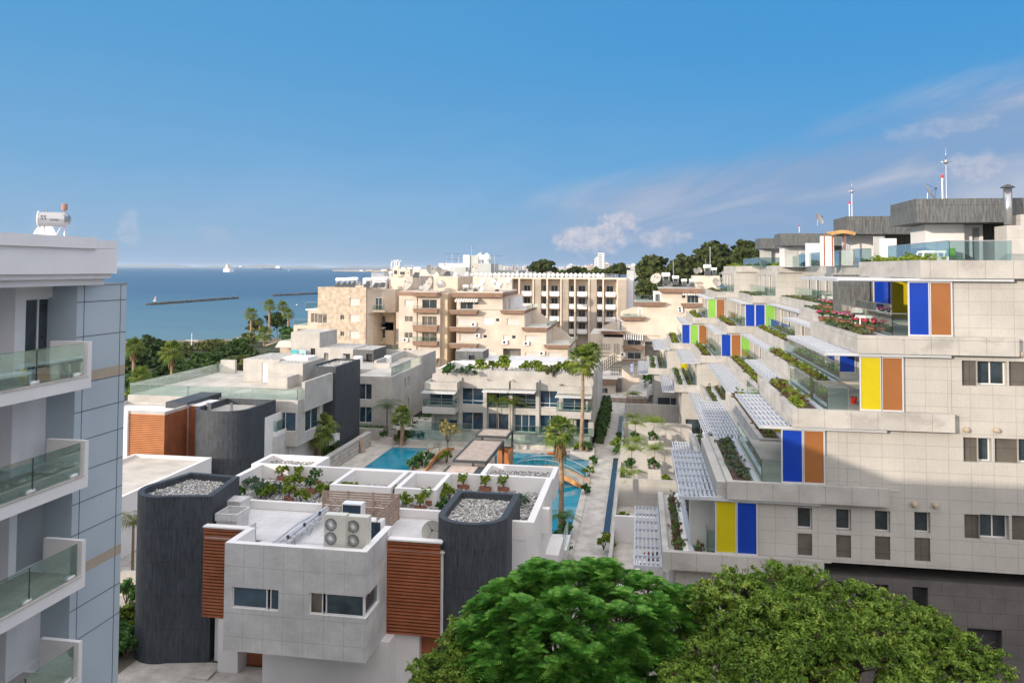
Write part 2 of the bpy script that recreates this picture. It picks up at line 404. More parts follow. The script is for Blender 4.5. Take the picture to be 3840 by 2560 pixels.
glassmat('glassb', (.62, .74, .76), .06)
def winmat(name, col, rough=.06):
    m = mat(name, col, rough=rough, var=.3, nscale=.9, spec=.9, fine=0); M[name] = m
winmat('win', (.035, .05, .06)); winmat('winblue', (.02, .05, .085)); winmat('wincurt', (.17, .14, .11), .2); winmat('wingrey', (.05, .08, .10), .1)

def pebblemat():
    m = bpy.data.materials.new('pebbles'); m.use_nodes = True; n = m.node_tree.nodes; l = m.node_tree.links; b = n['Principled BSDF']
    g = n.new('ShaderNodeNewGeometry'); r = n.new('ShaderNodeValToRGB'); l.new(g.outputs['Random Per Island'], r.inputs[0]); e = r.color_ramp.elements
    e[0].position = 0; e[0].color = (.14, .14, .14, 1); e[1].position = 1; e[1].color = (.68, .66, .63, 1); x = e.new(.5); x.color = (.34, .335, .32, 1)
    l.new(r.outputs[0], b.inputs['Base Color']); b.inputs['Roughness'].default_value = .75; M['pebbles'] = m
pebblemat()
def gravel():
    m = bpy.data.materials.new('gravel'); m.use_nodes = True; n = m.node_tree.nodes; l = m.node_tree.links; b = n['Principled BSDF']
    tx = n.new('ShaderNodeTexCoord'); v = n.new('ShaderNodeTexVoronoi'); v.inputs['Scale'].default_value = 6.0; l.new(tx.outputs['Object'], v.inputs['Vector'])
    mp = n.new('ShaderNodeMapping'); mp.inputs['Scale'].default_value = (1, 1, .01); l.new(tx.outputs['Object'], mp.inputs[0]); l.new(mp.outputs[0], v.inputs['Vector'])
    sp = n.new('ShaderNodeSeparateColor'); l.new(v.outputs['Color'], sp.inputs[0])
    r = n.new('ShaderNodeValToRGB'); l.new(sp.outputs[0], r.inputs[0])
    e = r.color_ramp.elements; e[0].position = 0; e[0].color = (.26, .25, .235, 1); e[1].position = 1; e[1].color = (.58, .56, .53, 1)
    x = e.new(.4); x.color = (.42, .40, .37, 1)
    d = n.new('ShaderNodeMapRange'); l.new(v.outputs['Distance'], d.inputs[0]); d.inputs[1].default_value = .0; d.inputs[2].default_value = .62; d.inputs[3].default_value = 1; d.inputs[4].default_value = 0
    bp = n.new('ShaderNodeBump'); bp.inputs['Strength'].default_value = 1; bp.inputs['Distance'].default_value = .09; l.new(d.outputs[0], bp.inputs['Height'])
    l.new(bp.outputs[0], b.inputs['Normal']); l.new(r.outputs[0], b.inputs['Base Color']); b.inputs['Roughness'].default_value = .8; M['gravel'] = m
gravel()
def leafmat(name, cols, rough=.55, trans=.25, nscale=1.0):
    """foliage: colour varies leaf by leaf and clump by clump"""
    m = bpy.data.materials.new(name); m.use_nodes = True; n = m.node_tree.nodes; l = m.node_tree.links; b = n['Principled BSDF']
    g = n.new('ShaderNodeNewGeometry'); tx = n.new('ShaderNodeTexCoord')
    no = n.new('ShaderNodeTexNoise'); no.inputs['Scale'].default_value = nscale; no.inputs['Detail'].default_value = 3; l.new(tx.outputs['Object'], no.inputs['Vector'])
    ad = n.new('ShaderNodeMath'); ad.operation = 'MULTIPLY_ADD'; l.new(g.outputs['Random Per Island'], ad.inputs[0]); ad.inputs[1].default_value = .5
    mr = n.new('ShaderNodeMapRange'); l.new(no.outputs[0], mr.inputs[0]); mr.inputs[1].default_value = .3; mr.inputs[2].default_value = .7; mr.inputs[3].default_value = 0; mr.inputs[4].default_value = .5
    l.new(mr.outputs[0], ad.inputs[2])
    r = n.new('ShaderNodeValToRGB'); l.new(ad.outputs[0], r.inputs[0]); e = r.color_ramp.elements
    e[0].position = 0.05; e[0].color = (*cols[0], 1); e[1].position = .95; e[1].color = (*cols[-1], 1)
    for i, c in enumerate(cols[1:-1]): x = e.new((i + 1) / (len(cols) - 1)); x.color = (*c, 1)
    l.new(r.outputs[0], b.inputs['Base Color']); b.inputs['Roughness'].default_value = rough; b.inputs['Specular IOR Level'].default_value = .25
    t = n.new('ShaderNodeBsdfTranslucent'); l.new(r.outputs[0], t.inputs[0]); mx = n.new('ShaderNodeMixShader'); mx.inputs[0].default_value = trans
    l.new(b.outputs[0], mx.inputs[1]); l.new(t.outputs[0], mx.inputs[2]); l.new(mx.outputs[0], n['Material Output'].inputs[0]); M[name] = m
leafmat('l_dark', [(.02, .045, .012), (.045, .085, .02), (.08, .12, .03)])
leafmat('l_pine', [(.035, .055, .014), (.075, .10, .022), (.13, .15, .04)], nscale=.12)
leafmat('l_jac', [(.02, .09, .015), (.085, .27, .03), (.30, .50, .10)], nscale=2.4, trans=.3)
leafmat('l_fic', [(.05, .10, .015), (.16, .28, .035), (.42, .50, .09)], nscale=1.3, trans=.3)
leafmat('l_olive', [(.05, .075, .02), (.12, .14, .04), (.20, .20, .07)], nscale=.6)
leafmat('l_bright', [(.05, .11, .012), (.16, .24, .02), (.33, .34, .03)], nscale=3)
leafmat('l_green', [(.025, .08, .015), (.06, .15, .03), (.13, .24, .05)], nscale=3)
leafmat('l_blue', [(.045, .09, .055), (.09, .15, .09), (.16, .22, .12)], nscale=3)
leafmat('l_rust', [(.06, .035, .02), (.15, .07, .04), (.20, .16, .04)], nscale=3)
leafmat('l_flow', [(.45, .01, .02), (.60, .05, .12), (.75, .30, .40)], nscale=3)
leafmat('l_pink', [(.55, .08, .25), (.7, .2, .4), (.8, .6, .65)], nscale=3)
leafmat('l_palm', [(.04, .085, .015), (.11, .17, .025), (.30, .30, .05)], nscale=.8)
leafmat('l_dry', [(.12, .075, .03), (.25, .16, .07), (.32, .22, .10)], nscale=1)
leafmat('l_frang', [(.12,.10,.03),(.30,.26,.08),(.5,.4,.2)], nscale=3)
leafmat('l_hedge', [(.018, .05, .012), (.045, .10, .02), (.10, .16, .035)], nscale=3)
def watermat(name, cols, rough, bscale, bstr, dist=.05, ygrad=None, stretch=(1, 1, 1)):
    m = bpy.data.materials.new(name); m.use_nodes = True; n = m.node_tree.nodes; l = m.node_tree.links; b = n['Principled BSDF']
    tx = n.new('ShaderNodeTexCoord'); mp = n.new('ShaderNodeMapping'); mp.inputs['Scale'].default_value = stretch; l.new(tx.outputs['Object'], mp.inputs[0])
    no = n.new('ShaderNodeTexNoise'); no.inputs['Scale'].default_value = bscale; no.inputs['Detail'].default_value = 6; no.inputs['Roughness'].default_value = .6; l.new(mp.outputs[0], no.inputs['Vector'])
    bp = n.new('ShaderNodeBump'); bp.inputs['Strength'].default_value = bstr; bp.inputs['Distance'].default_value = dist; l.new(no.outputs[0], bp.inputs['Height']); l.new(bp.outputs[0], b.inputs['Normal'])
    n2 = n.new('ShaderNodeTexNoise'); n2.inputs['Scale'].default_value = bscale * .12; n2.inputs['Detail'].default_value = 6; l.new(mp.outputs[0], n2.inputs['Vector'])
    if ygrad:
        sx = n.new('ShaderNodeSeparateXYZ'); l.new(tx.outputs['Object'], sx.inputs[0])
        d = n.new('ShaderNodeMath'); d.operation = 'ADD'; l.new(sx.outputs[1], d.inputs[0])
        mu = n.new('ShaderNodeMath'); mu.operation = 'MULTIPLY'; l.new(n2.outputs[0], mu.inputs[0]); mu.inputs[1].default_value = ygrad[1] * .3; l.new(mu.outputs[0], d.inputs[1])
        mr = n.new('ShaderNodeMapRange'); l.new(d.outputs[0], mr.inputs[0]); mr.inputs[1].default_value = ygrad[0]; mr.inputs[2].default_value = ygrad[1]; fac = mr.outputs[0]
    else:
        mr = n.new('ShaderNodeMapRange'); l.new(n2.outputs[0], mr.inputs[0]); mr.inputs[1].default_value = .3; mr.inputs[2].default_value = .7; fac = mr.outputs[0]
    r = n.new('ShaderNodeValToRGB'); l.new(fac, r.inputs[0]); e = r.color_ramp.elements
    e[0].color = (*cols[0], 1); e[1].color = (*cols[-1], 1)
    for i, c in enumerate(cols[1:-1]): x = e.new((i + 1) / (len(cols) - 1)); x.color = (*c, 1)
    l.new(r.outputs[0], b.inputs['Base Color']); b.inputs['Roughness'].default_value = rough; b.inputs['IOR'].default_value = 1.33; M[name] = m
watermat('sea', [(.12, .20, .215), (.065, .145, .20), (.03, .088, .16)], .42, .25, .5, .35, ygrad=(190, 700), stretch=(.35, 1, 1))
watermat('pool', [(.01, .17, .28), (.015, .27, .38)], .04, 2.5, .10, .02)
watermat('channel', [(.025, .04, .06), (.035, .055, .075)], .25, 2, .3, .04)

# ---------------------------------------------------------------- building helpers
def opening(parent, O, U, h, dep=.18):
    """what fills a hole (a0,a1,z0,z1,kind[,depth]) in a wall"""
    O = Vector(O); U = Vector(U); N = U.cross(Z)
    a0, a1, b0, b1 = h[:4]; kind = h[4]; d = h[5] if len(h) > 5 else dep
    if kind is None: return
    def bx(m, c0, c1, e0, e1, w0, w1):
        P = [O + U * a + Z * z + N * w for a in (c0, c1) for z in (e0, e1) for w in (w0, w1)]
        xs = [p.x for p in P]; ys = [p.y for p in P]; zs = [p.z for p in P]
        m.box(min(xs), max(xs), min(ys), max(ys), min(zs), max(zs))
    if kind[0] == 's':      # roller shutter
        m = MB(); bx(m, a0, a1, b0, b1, -d - .05, -d + .03)
        m.build('shutter', M[{'s': 'shutter', 'sd': 'shutterd', 'sw': 'shutterw'}[kind[:2] if kind[:2] in ('sd', 'sw') else 's']], parent); return
    if kind == 'o':         # open recess: near-black sheet painted as the unlit inside
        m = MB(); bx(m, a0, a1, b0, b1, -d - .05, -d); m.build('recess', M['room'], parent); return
    if kind == 'oc':
        m = MB(); bx(m, a0, a1, b0, b1, -d - .05, -d); m.build('recess', M['roomc'], parent); return
    if kind == 'k': m = MB(); bx(m, a0, a1, b0, b1, -d - .05, -d); m.build('screen_panel', M['screen'], parent); return
    n = int(kind[1]) if len(kind) > 1 and kind[1].isdigit() else 2
    t = .05 if (a1 - a0) > .9 else .04
    fr = MB()
    bx(fr, a0, a1, b0, b0 + t, -d - .04, -d + .03); bx(fr, a0, a1, b1 - t, b1, -d - .04, -d + .03)
    for i in range(n + 1):
        c = a0 + (a1 - a0) * i / n; c = min(max(c, a0 + t / 2), a1 - t / 2)
        bx(fr, c - t / 2, c + t / 2, b0 + t, b1 - t, -d - .04, -d + .03)
    fm = 'frame'; gm = 'win'
    if 'b' in kind: gm = 'winblue'
    if 'c' in kind: gm = 'wincurt'
    if 'g' in kind: gm = 'wingrey'
    if 't' in kind:        # transom line
        bx(fr, a0 + t, a1 - t, b0 + (b1 - b0) * .22, b0 + (b1 - b0) * .22 + t, -d - .03, -d + .02)
    f = fr.build('window', M[fm], parent)
    g = MB(); bx(g, a0 + t, a1 - t, b0 + t, b1 - t, -d - .03, -d - .01); p = g.build('pane', M[gm])
    p.parent = f; p.matrix_parent_inverse = Matrix.Identity(4)
def blk(parent, name, m, x0, x1, y0, y1, z0, z1, S_=(), E_=(), W_=(), top=None, dep=.18, fill=True):
    """one storey block: walls with openings (S faces the camera, E faces +x, W faces -x) and a roof"""
    b = MB()
    b.wall((0, y0, 0), (1, 0, 0), x0, x1, z0, z1, S_, dep)
    b.wall((x1, 0, 0), (0, 1, 0), y0, y1, z0, z1, E_, dep)
    b.wall((x0, 0, 0), (0, -1, 0), -y1, -y0, z0, z1, [(-h[1], -h[0]) + tuple(h[2:]) for h in W_], dep)
    b.quad((x1, y1, z0), (x0, y1, z0), (x0, y1, z1), (x1, y1, z1))
    b.quad((x0, y0, z0), (x0, y1, z0), (x1, y1, z0), (x1, y0, z0))
    mats = [M[m]]
    if top: b.k = 1; mats.append(M[top])
    b.quad((x0, y0, z1), (x1, y0, z1), (x1, y1, z1), (x0, y1, z1))
    o = b.build(name, mats, parent)
    if fill:
        for h in S_: opening(parent, (0, y0, 0), (1, 0, 0), h, dep)
        for h in E_: opening(parent, (x1, 0, 0), (0, 1, 0), h, dep)
        for h in W_: opening(parent, (x0, 0, 0), (0, -1, 0), (-h[1], -h[0]) + tuple(h[2:]), dep)
    return o
def parapet(m, x0, x1, y0, y1, z0, z1, t=.25):
    m.box(x0, x1, y0, y0 + t, z0, z1); m.box(x0, x1, y1 - t, y1, z0, z1)
    m.box(x0, x0 + t, y0 + t, y1 - t, z0, z1); m.box(x1 - t, x1, y0 + t, y1 - t, z0, z1)
def rail(parent, pts, z, h=1.0, mt='rail', post=2.0, cap='steel', name='glass_rail'):
    """glass balustrade along a polyline, with a top bar as sub-part"""
    g = MB(); c = MB()
    for (ax, ay), (bx_, by) in zip(pts[:-1], pts[1:]):
        a = Vector((ax, ay, z)); b = Vector((bx_, by, z)); L = (b - a).length; t = (b - a) / L; s = t.cross(Z) * .008
        n = max(1, round(L / post))
        for i in range(n):
            p = a + t * (L * i / n + .015); q = a + t * (L * (i + 1) / n - .015)
            v = [p - s, q - s, q + s, p + s]
            k = len(g.v); g.v += [tuple(w + Z * .02) for w in v] + [tuple(w + Z * h) for w in v]
            for f in ((0, 1, 5, 4), (1, 2, 6, 5), (2, 3, 7, 6), (3, 0, 4, 7), (4, 5, 6, 7)): g.f.append(tuple(k + w for w in f)); g.m.append(0)
        c.beam(a + Z * (h + .02), b + Z * (h + .02), .045, .035)
        for i in range(n + 1): c.beam(a + t * (L * i / n) + Z * .0, a + t * (L * i / n) + Z * h, .02, .02)
    o = g.build(name, M[mt], parent)
    q = c.build('top_bar', M[cap]); q.parent = o
    return o

def pebbles(parent, poly, z, dens=85, size=.075, name='pebbles', seed=1):
    """loose stones lying inside an outline (list of x,y), one mesh"""
    rg = np.random.default_rng(seed); P = np.array([(p[0], p[1]) for p in poly]); lo, hi = P.min(0), P.max(0)
    n = int((hi - lo).prod() * dens); Q = rg.uniform(lo, hi, (n, 2)); ins = np.zeros(n, bool); k = len(P)
    for i in range(k):
        a, b = P[i], P[(i + 1) % k]
        c = ((a[1] > Q[:, 1]) != (b[1] > Q[:, 1])) & (Q[:, 0] < (b[0] - a[0]) * (Q[:, 1] - a[1]) / (b[1] - a[1] + 1e-12) + a[0]); ins ^= c
    Q = Q[ins]; n = len(Q); O = np.array([(1, 0, 0), (-1, 0, 0), (0, 1, 0), (0, -1, 0), (0, 0, 1), (0, 0, -1)], float)
    F8 = np.array([(0, 2, 4), (2, 1, 4), (1, 3, 4), (3, 0, 4), (2, 0, 5), (1, 2, 5), (3, 1, 5), (0, 3, 5)])
    s = size * rg.uniform(.55, 1.35, (n, 1, 1)); T = O[None] * s * rg.uniform(.7, 1.15, (n, 6, 1)); T[:, :, 2] *= .65
    th = rg.uniform(0, 6.28, n); c, s_ = np.cos(th)[:, None], np.sin(th)[:, None]; X = T[:, :, 0] * c - T[:, :, 1] * s_; Y = T[:, :, 0] * s_ + T[:, :, 1] * c
    tilt = rg.uniform(-.4, .4, (n, 1)); Zt = T[:, :, 2] + X * tilt
    V = np.stack([X + Q[:, :1], Y + Q[:, 1:], Zt + z + .02 + rg.uniform(0, .03, (n, 1))], 2).reshape(-1, 3); Fc = (F8[None] + (np.arange(n) * 6)[:, None, None]).reshape(-1, 3)
    me = bpy.data.meshes.new(name); me.vertices.add(len(V)); me.vertices.foreach_set('co', V.astype(np.float32).ravel()); nf = len(Fc)
    me.loops.add(nf * 3); me.loops.foreach_set('vertex_index', Fc.astype(np.int32).ravel()); me.polygons.add(nf)
    me.polygons.foreach_set('loop_start', np.arange(0, nf * 3, 3, dtype=np.int32)); me.polygons.foreach_set('loop_total', np.full(nf, 3, dtype=np.int32)); me.materials.append(M['pebbles']); me.update(calc_edges=True)
    ob = bpy.data.objects.new(name, me); COL.objects.link(ob); ob['kind'] = 'stuff'
    if parent is not None: attach(ob, parent)
    return ob
random.seed(5); np.random.seed(5)
# ================================================================ SETTING
def struct(name, mb, m, **k): return tag(mb.build(name, m, **k), None, None, kind='structure')
m = MB(); m.poly([(-60000, -2000, -3), (60000, -2000, -3), (60000, 90000, -3), (-60000, 90000, -3)]); struct('sea', m, M['sea'])
land = [(-500, -400), (900, -400), (5000, 2000), (5000, 9000), (-1500, 9000), (-1900, 4600), (-1250, 3700), (-560, 3500), (-150, 3250), (60, 2500), (20, 1500), (-30, 900), (-52, 500), (-75, 330), (-86, 235), (-97, 196), (-128, 180), (-200, 165), (-500, 120)]
m = MB(); m.prism(land, -6, -.06); struct('ground', m, M['earth'])
m = MB(); m.poly([(-132, 176, -.03), (-60, 176, -.03), (-60, 260, -.03), (-82, 240, -.4), (-92, 200, -1.5), (-101, 190, -1.5)]); m.poly([(-260, 158, -.03), (-132, 176, -.03), (-101, 190, -1.5), (-92, 200, -2.9), (-70, 330, -2.9), (-78, 330, -3.2), (-104, 200, -3.2), (-135, 186, -3.2), (-260, 172, -3.2)]); struct('beach', m, M['sand'])
# pool court
PX0, PX1, PY0, PY1 = -25.9, -4.95, 55.5, 79.6
m = MB(); m.box(-28.3, PX0, 46, 90, -.5, .02); m.box(PX1, PX1 + .55, 46, 88, -.5, .06); m.box(-28.3, PX1, 46, PY0, -.5, .02); m.box(PX0, PX1, PY1, 81, -.5, .05)
struct('pool_paving', m, M['paving'])
m = MB(); m.box(PX0, PX1, PY0, PY1, -1.2, -.03); struct('pool_water', m, M['pool'])
m = MB(); m.prism([(-20.6, 56), (-13.0, 56), (-13.0, 70.5), (-14.2, 76.0), (-15.0, 79.6), (-19.9, 79.6), (-19.9, 75), (-20.6, 73)], -1, .08); struct('deck', m, M['deck'])
m = MB(); m.box(PX1 + .55, -2.75, 30, 125, -.4, .0); m.box(-2.75, -2.05, 79.2, 90, -.4, -.004); m.box(-2.75, -2.05, 30, 56.6, -.4, -.004); m.box(-2.75, -2.05, 102, 125, -.4, -.004); m.box(-6, 14, 118, 136, -.4, -.01); struct('path', m, M['paving'])
m = MB(); m.box(-2.62, -2.15, 56.8, 79, -.3, .04); m.box(-2.62, -2.15, 90.2, 101.8, -.3, .04); struct('water_channel', m, M['channel'])
m = MB(); m.box(-2.75, -2.62, 56.6, 79.2, -.3, .1); m.box(-2.15, -2.05, 56.6, 79.2, -.3, .12); m.box(-2.75, -2.62, 90, 102, -.3, .1); m.box(-2.15, -2.05, 90, 102, -.3, .12); struct('channel_kerb', m, M['ledge'])
m = MB(); m.box(-24, -5.4, 24, 35, -.3, .01); struct('front_paving', m, M['paving'])
m = MB(); m.box(-60, -28.3, 30, 100, -.3, -.02); struct('side_court', m, M['paving'])
m = MB(); m.box(-27.8, -5.2, 81, 90, -.3, .55); m.box(-27.8, -5.2, 82.6, 90, .5, 1.2); struct('villa_terrace', m, M['paving'])
m = MB(); m.box(6, 12, 124, 140, -.3, .03); struct('lawn', m, M['lawn'])
m = MB(); m.prism([(-200, 60), (-47, 60), (-47, 99), (-60, 120), (-62, 176), (-100, 186), (-132, 172), (-200, 150)], -.3, -.02); struct('garden_ground', m, M['gardensoil'])

# ================================================================ RIGHT TERRACED BUILDING
SEG = [(36.0, 45.3, 0), (45.3, 62.5, 1), (62.5, 87.5, 2), (87.5, 101.5, 1), (101.5, 116, 0)]
LV = {1: (19.45, 12.0), 2: (16.15, 9.4), 3: (12.85, 6.65), 4: (9.55, 3.84), 5: (6.28, 1.0)}
ST, LH, WI = 2.75, .78, 2.42
RB = thing('terraced_building', 'pale stone terraced apartment building with blue, yellow, green and brown panels at right', 'apartment building', (22, 60, 0))
WY = 36.35   # front wall plane
def xl(l, s): return LV[l][1] + ST * s
# --- front storeys
DX = {2: 16.4, 3: 13.3, 4: 9.0}; DY = {2: 50.5, 3: 50.2, 4: 47.5}
FX = {2: at('f', 1836, 1100, y=WY).x, 3: at('h', 1086, 500, y=WY).x, 4: at('h', 426, 1100, y=WY).x}
def nrects(c, u0, v0, u1, v1): return rs(c, u0, v0, u1, v1, WY)
front_holes = {
 3: [(h := nrects('h', 1585, 340, 1715, 552))[:4] + ('k', .16), nrects('h', 1715, 345, 1965, 548) + ('w2', .3), nrects('h', 1980, 350, 2240, 556) + ('k', .16)],
 4: [nrects('h', 1597, 985, 1722, 1192) + ('k', .16), nrects('h', 1722, 990, 1835, 1190) + ('w1', .3), nrects('h', 1860, 995, 2062, 1200) + ('k', .16), nrects('h', 2062, 1000, 2300, 1200) + ('w2', .2)],
 5: [nrects('n', 1600, 838, 1715, 1020) + ('k', .16), nrects('n', 1715, 842, 1930, 1022) + ('w2', .3), nrects('n', 1950, 850, 2150, 1035) + ('k', .16)]}
for (u0, v0, v1, v2, v3, u1) in ((375, 790, 948, 978, 1140, 482), (658, 800, 958, 990, 1157, 768), (943, 812, 972, 1000, 1172, 1056), (1233, 822, 978, 1010, 1183, 1350)):
    front_holes[5] += [nrects('n', u0, v0, u1, v1) + ('w1', .28), nrects('n', u0, v2, u1, v3) + ('k', .06)]
for i in (2, 3, 4, 5):      # storey whose floor is level i, under level i-1
    z0 = LV[i][0] - .12
    for k, (ya, yb, s) in enumerate(SEG):
        z1 = LV[i - 1][0] - (LH - .05 if k else .121)
        xw = xl(i, s) + WI
        S_ = list(front_holes.get(i, [])) if k == 0 else []
        S_ = [h for h in S_ if z0 < h[2] < z1 + .5]
        y0 = WY if k == 0 else (DY[i] if k == 1 and i in DY else ya + .3)
        x1 = 34 if k == 0 else min(34, xw + 12)
        if k == 0 and i in (2, 3, 4):      # covered terrace behind the sliding screens
            xf = FX[i]; b = MB(); b.wall((0, WY, 0), (1, 0, 0), xf, DX[i] + .01, z0, z1); b.quad((DX[i], WY + .22, z0), (xf, WY + .22, z0), (xf, WY + .22, z1), (DX[i], WY + .22, z1)); b.quad((xf, WY + .22, z0), (xf, WY, z0), (xf, WY, z1), (xf, WY + .22, z1)); b.build('front_wall', M['stone'], RB)
            xw = DX[i]; yb = DY[i]
        # side face (towards the pool): doors under the louvres
        W_ = []
        yy = y0 + 2.6 if k in (0, 3, 4) else y0 + .8; q = 0
        while yy + 3.0 < yb:
            W_.append((yy, yy + 2.5, z0 + .12, z0 + 2.35, ('w2', 'w2g', 'w2c')[(q + i) % 3])); yy += 3.9; q += 1
        blk(RB, 'storey_wall', 'stone', xw, x1, y0, yb + .25, z0, z1, S_=S_, W_=W_, fill=True)
# ground storeys
hs = [nrects('n', 658, 1285, 768, 1440) + ('o', .3), nrects('n', 943, 1300, 1056, 1480) + ('o', .3), nrects('n', 1233, 1310, 1350, 1560) + ('o', .3), nrects('n', 1640, 1700, 1900, 1980) + ('o', .3), nrects('n', -130, 1265, 75, 1420) + ('o', .3)]
zb = 5.55
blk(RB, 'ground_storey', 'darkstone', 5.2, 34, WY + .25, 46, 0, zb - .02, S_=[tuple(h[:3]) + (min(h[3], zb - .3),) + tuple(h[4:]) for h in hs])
blk(RB, 'ground_storey', 'stone', 1.6, 5.2, WY + .35, 46, 0, zb - .02)
for k, (ya, yb, s) in enumerate(SEG[1:]): blk(RB, 'ground_storey', 'conc', xl(5, s) + .8, xl(5, s) + 12, ya + .5, yb + .3, 0, 5.5, S_=[(xl(5, s) + 1.2, xl(5, s) + 4.5, .3, 2.5, 'w2')], W_=[(yy, yy + 2.6, .3, 2.6, 'w2') for yy in np.arange(ya + 1.2, yb - 3, 4.0)])
# band of wall between storey and ground at the right part of the front
# --- slabs and ledges, floors
fl = {2: 6.0, 3: 5.0, 4: 4.6, 5: 4.2}
ends = {2: at('f', 2352, 1400, y=36).x + 3, 1: 34}
ends[2] = at('h', 2067, 200, y=36).x; ends[3] = at('h', 1527, 830, y=36).x; ends[4] = at('h', 976, 1450, y=36).x; ends[5] = at('n', 570, 1220, y=36).x
trims = {1: at('f', 2290, 925, y=36).x, 2: at('h', 1505, 268, y=36).x, 3: at('h', 962, 900, y=36).x, 4: at('h', 405, 1515, y=36).x}
for l in (1, 2, 3, 4, 5):
    zt, _ = LV[l]
    for k, (ya, yb, s) in enumerate(SEG):
        x0 = xl(l, s); xr = (34 if l == 1 else (ends[l] if k == 0 else x0 + 9))
        m = MB()
        xin = x0 + 1.75 if l < 5 else x0 + 2.3          # planting trough lies between x0 and xin
        d = .35
        yb2 = yb + (.0 if k == len(SEG) - 1 else .25)
        # left upstand, front upstand, slab
        m.box(x0, x0 + .28, ya, yb2, zt - LH, zt)
        m.box(x0 + .28, xr, ya, ya + .3, zt - LH, zt)
        m.box(x0 + .28, xr if k else min(x0 + 7.4, xr), ya + .3, yb2, zt - LH, zt - .16)
        if k == 0 and l > 1 and x0 + 7.4 < xr: m.box(x0 + 7.4, xr, ya + .3, WY + .02, zt - LH, zt - .02)
        if k == 0 and l == 1: m.box(x0 + .28, 34, ya + .3, yb2, zt - LH, zt - .17)
        m.build('ledge', M['ledge'], RB)
        f = MB(); xe = x0 + (7.3 if k == 0 else WI + 1.5 if k != 1 else 4.5) if l > 1 else x0 + 14
        f.box(xin, xe, ya + .32, yb2, zt - .158, zt - .12); f.build('terrace_floor', M['rooftn' if False else 'rooft'], RB)
        # soil trough, pushed under the shrubs
        for s0, s1 in (((.32, 1.15),) if l < 5 else ((.55, .92), (1.5, 1.8))): sm = MB(); sm.box(x0 + s0, x0 + s1, ya + .5, yb - .4, zt - .155, zt - .07); sm.build('soil_bed', M['soil'], RB)
        if l == 5: sm = MB(); sm.box(x0 + .93, x0 + 1.19, ya + .3, yb2, zt - .16, zt - .03); sm.build('trough_kerb', M['white'], RB)
        m = MB(); m.box(x0 + 1.2, x0 + 1.42, ya + .32, yb2, zt - .155, zt - .02); m.build('trough_kerb', M['louver'], RB)
        # balustrade
        if l > 1:
            xg = x0 + (1.55 if l < 5 else 2.0)
            pts = [(xg, yb - .3), (xg, ya + .42), (x0 + WI + .02, ya + .42)] if k in (0, 3, 4) else [(xg, yb - .3), (xg, ya + .3)]
            rail(RB, pts, zt - .12, 1.05)
        # lower trim under the ledge at the front
        if k == 0 and l in trims:
            m = MB(); m.box(x0 - 1.2 if l > 1 else x0 - 3.4, trims[l], 36.12 if l > 1 else 36.1, WY + .03, zt - LH - .13, zt - LH - .01); m.build('soffit_trim', M['alu'], RB)
# --- louvred pergolas hung from the ledges
def louvre(x0, x1, y0, y1, z, step=1.25, name='pergola'):
    fr = MB(); fr.box(x0, x0 + .07, y0, y1, z - .1, z + .04); fr.box(x1 - .05, x1, y0, y1, z - .1, z + .04)
    y = y0; n = max(1, round((y1 - y0) / step))
    for i in range(n + 1):
        yy = y0 + (y1 - y0 - .06) * i / n; fr.box(x0 + .07, x1 - .05, yy, yy + .06, z - .1, z + .04)
    p = fr.build(name, M['louver'], RB)
    sl = MB(); c = x0 + .15
    while c < x1 - .12:
        sl.quad((c, y0 + .06, z - .06), (c + .10, y0 + .06, z + .02), (c + .10, y1 - .06, z + .02), (c, y1 - .06, z - .06)); c += .2
    o = sl.build('slats', M['louver']); o.parent = p
for l, wd in ((2, 1.35), (3, 1.4), (4, 2.1), (5, 1.3)):
    for k, (ya, yb, s) in enumerate(SEG):
        x0 = xl(l, s); z = LV[l][0] - LH - .05
        if l == 5: z += .05
        w = wd
        louvre(x0 - w, x0 - .01, ya + .1 if k else 36.15, yb - .2, z)
louvre(12.0 - 3.3, 12.0, 36.6, 45, LV[1][0] - LH - .08)
louvre(xl(5, 1) + .45, xl(5, 1) + 1.35, 54, 62, 5.75 + .45)
# white solid strip between louvre rows
# --- coloured panels on the walls that face the court
def panel(x0, x1, z0, z1, y, key):
    f = MB(); t = .06
    f.box(x0 - t, x1 + t, y - .06, y + .0, z0 - t, z0); f.box(x0 - t, x1 + t, y - .06, y, z1, z1 + t)
    f.box(x0 - t, x0, y - .06, y, z0, z1); f.box(x1, x1 + t, y - .06, y, z0, z1)
    fo = f.build('panel_frame', M['alu'], RB)
    p = MB(); p.box(x0, x1, y - .035, y - .002, z0, z1); o = p.build('colour_panel', M[key]); o.parent = fo
    o['label'] = {'pblue': 'blue', 'pyellow': 'yellow', 'pbrown': 'brown', 'pgreen': 'green', 'panelg': 'grey'}[key] + ' sliding screen panel'
FP = [('f', 1537, 940, 1672, 1320, 'pblue'), ('f', 1690, 940, 1832, 1320, 'pbrown'), ('h', 737, 278, 900, 730, 'pyellow'), ('h', 918, 278, 1082, 733, 'pbrown'),
      ('h', 78, 897, 240, 1345, 'pblue'), ('h', 260, 899, 422, 1348, 'pbrown'), ('m', 1090, 948, 1248, 1390, 'pyellow'), ('m', 1268, 952, 1425, 1395, 'pblue')]
for c, u0, v0, u1, v1, key in FP:
    r = rs(c, u0, v0, u1, v1, WY - .1); lv = max((LV[l][0] for l in (2, 3, 4, 5) if LV[l][0] < (r[2] + r[3]) / 2)); up = min((LV[l][0] for l in (1, 2, 3, 4) if LV[l][0] > (r[2] + r[3]) / 2))
    panel(r[0], r[1], lv + .06, up - LH - .2, WY - .06, key)
# fixed panes left of them (set back beside the terrace)
r = rs('m', 880, 955, 1075, 1390, WY); panel(r[0], r[1], LV[5][0] - .1, LV[4][0] - LH - .2, WY + .8, 'panelg')
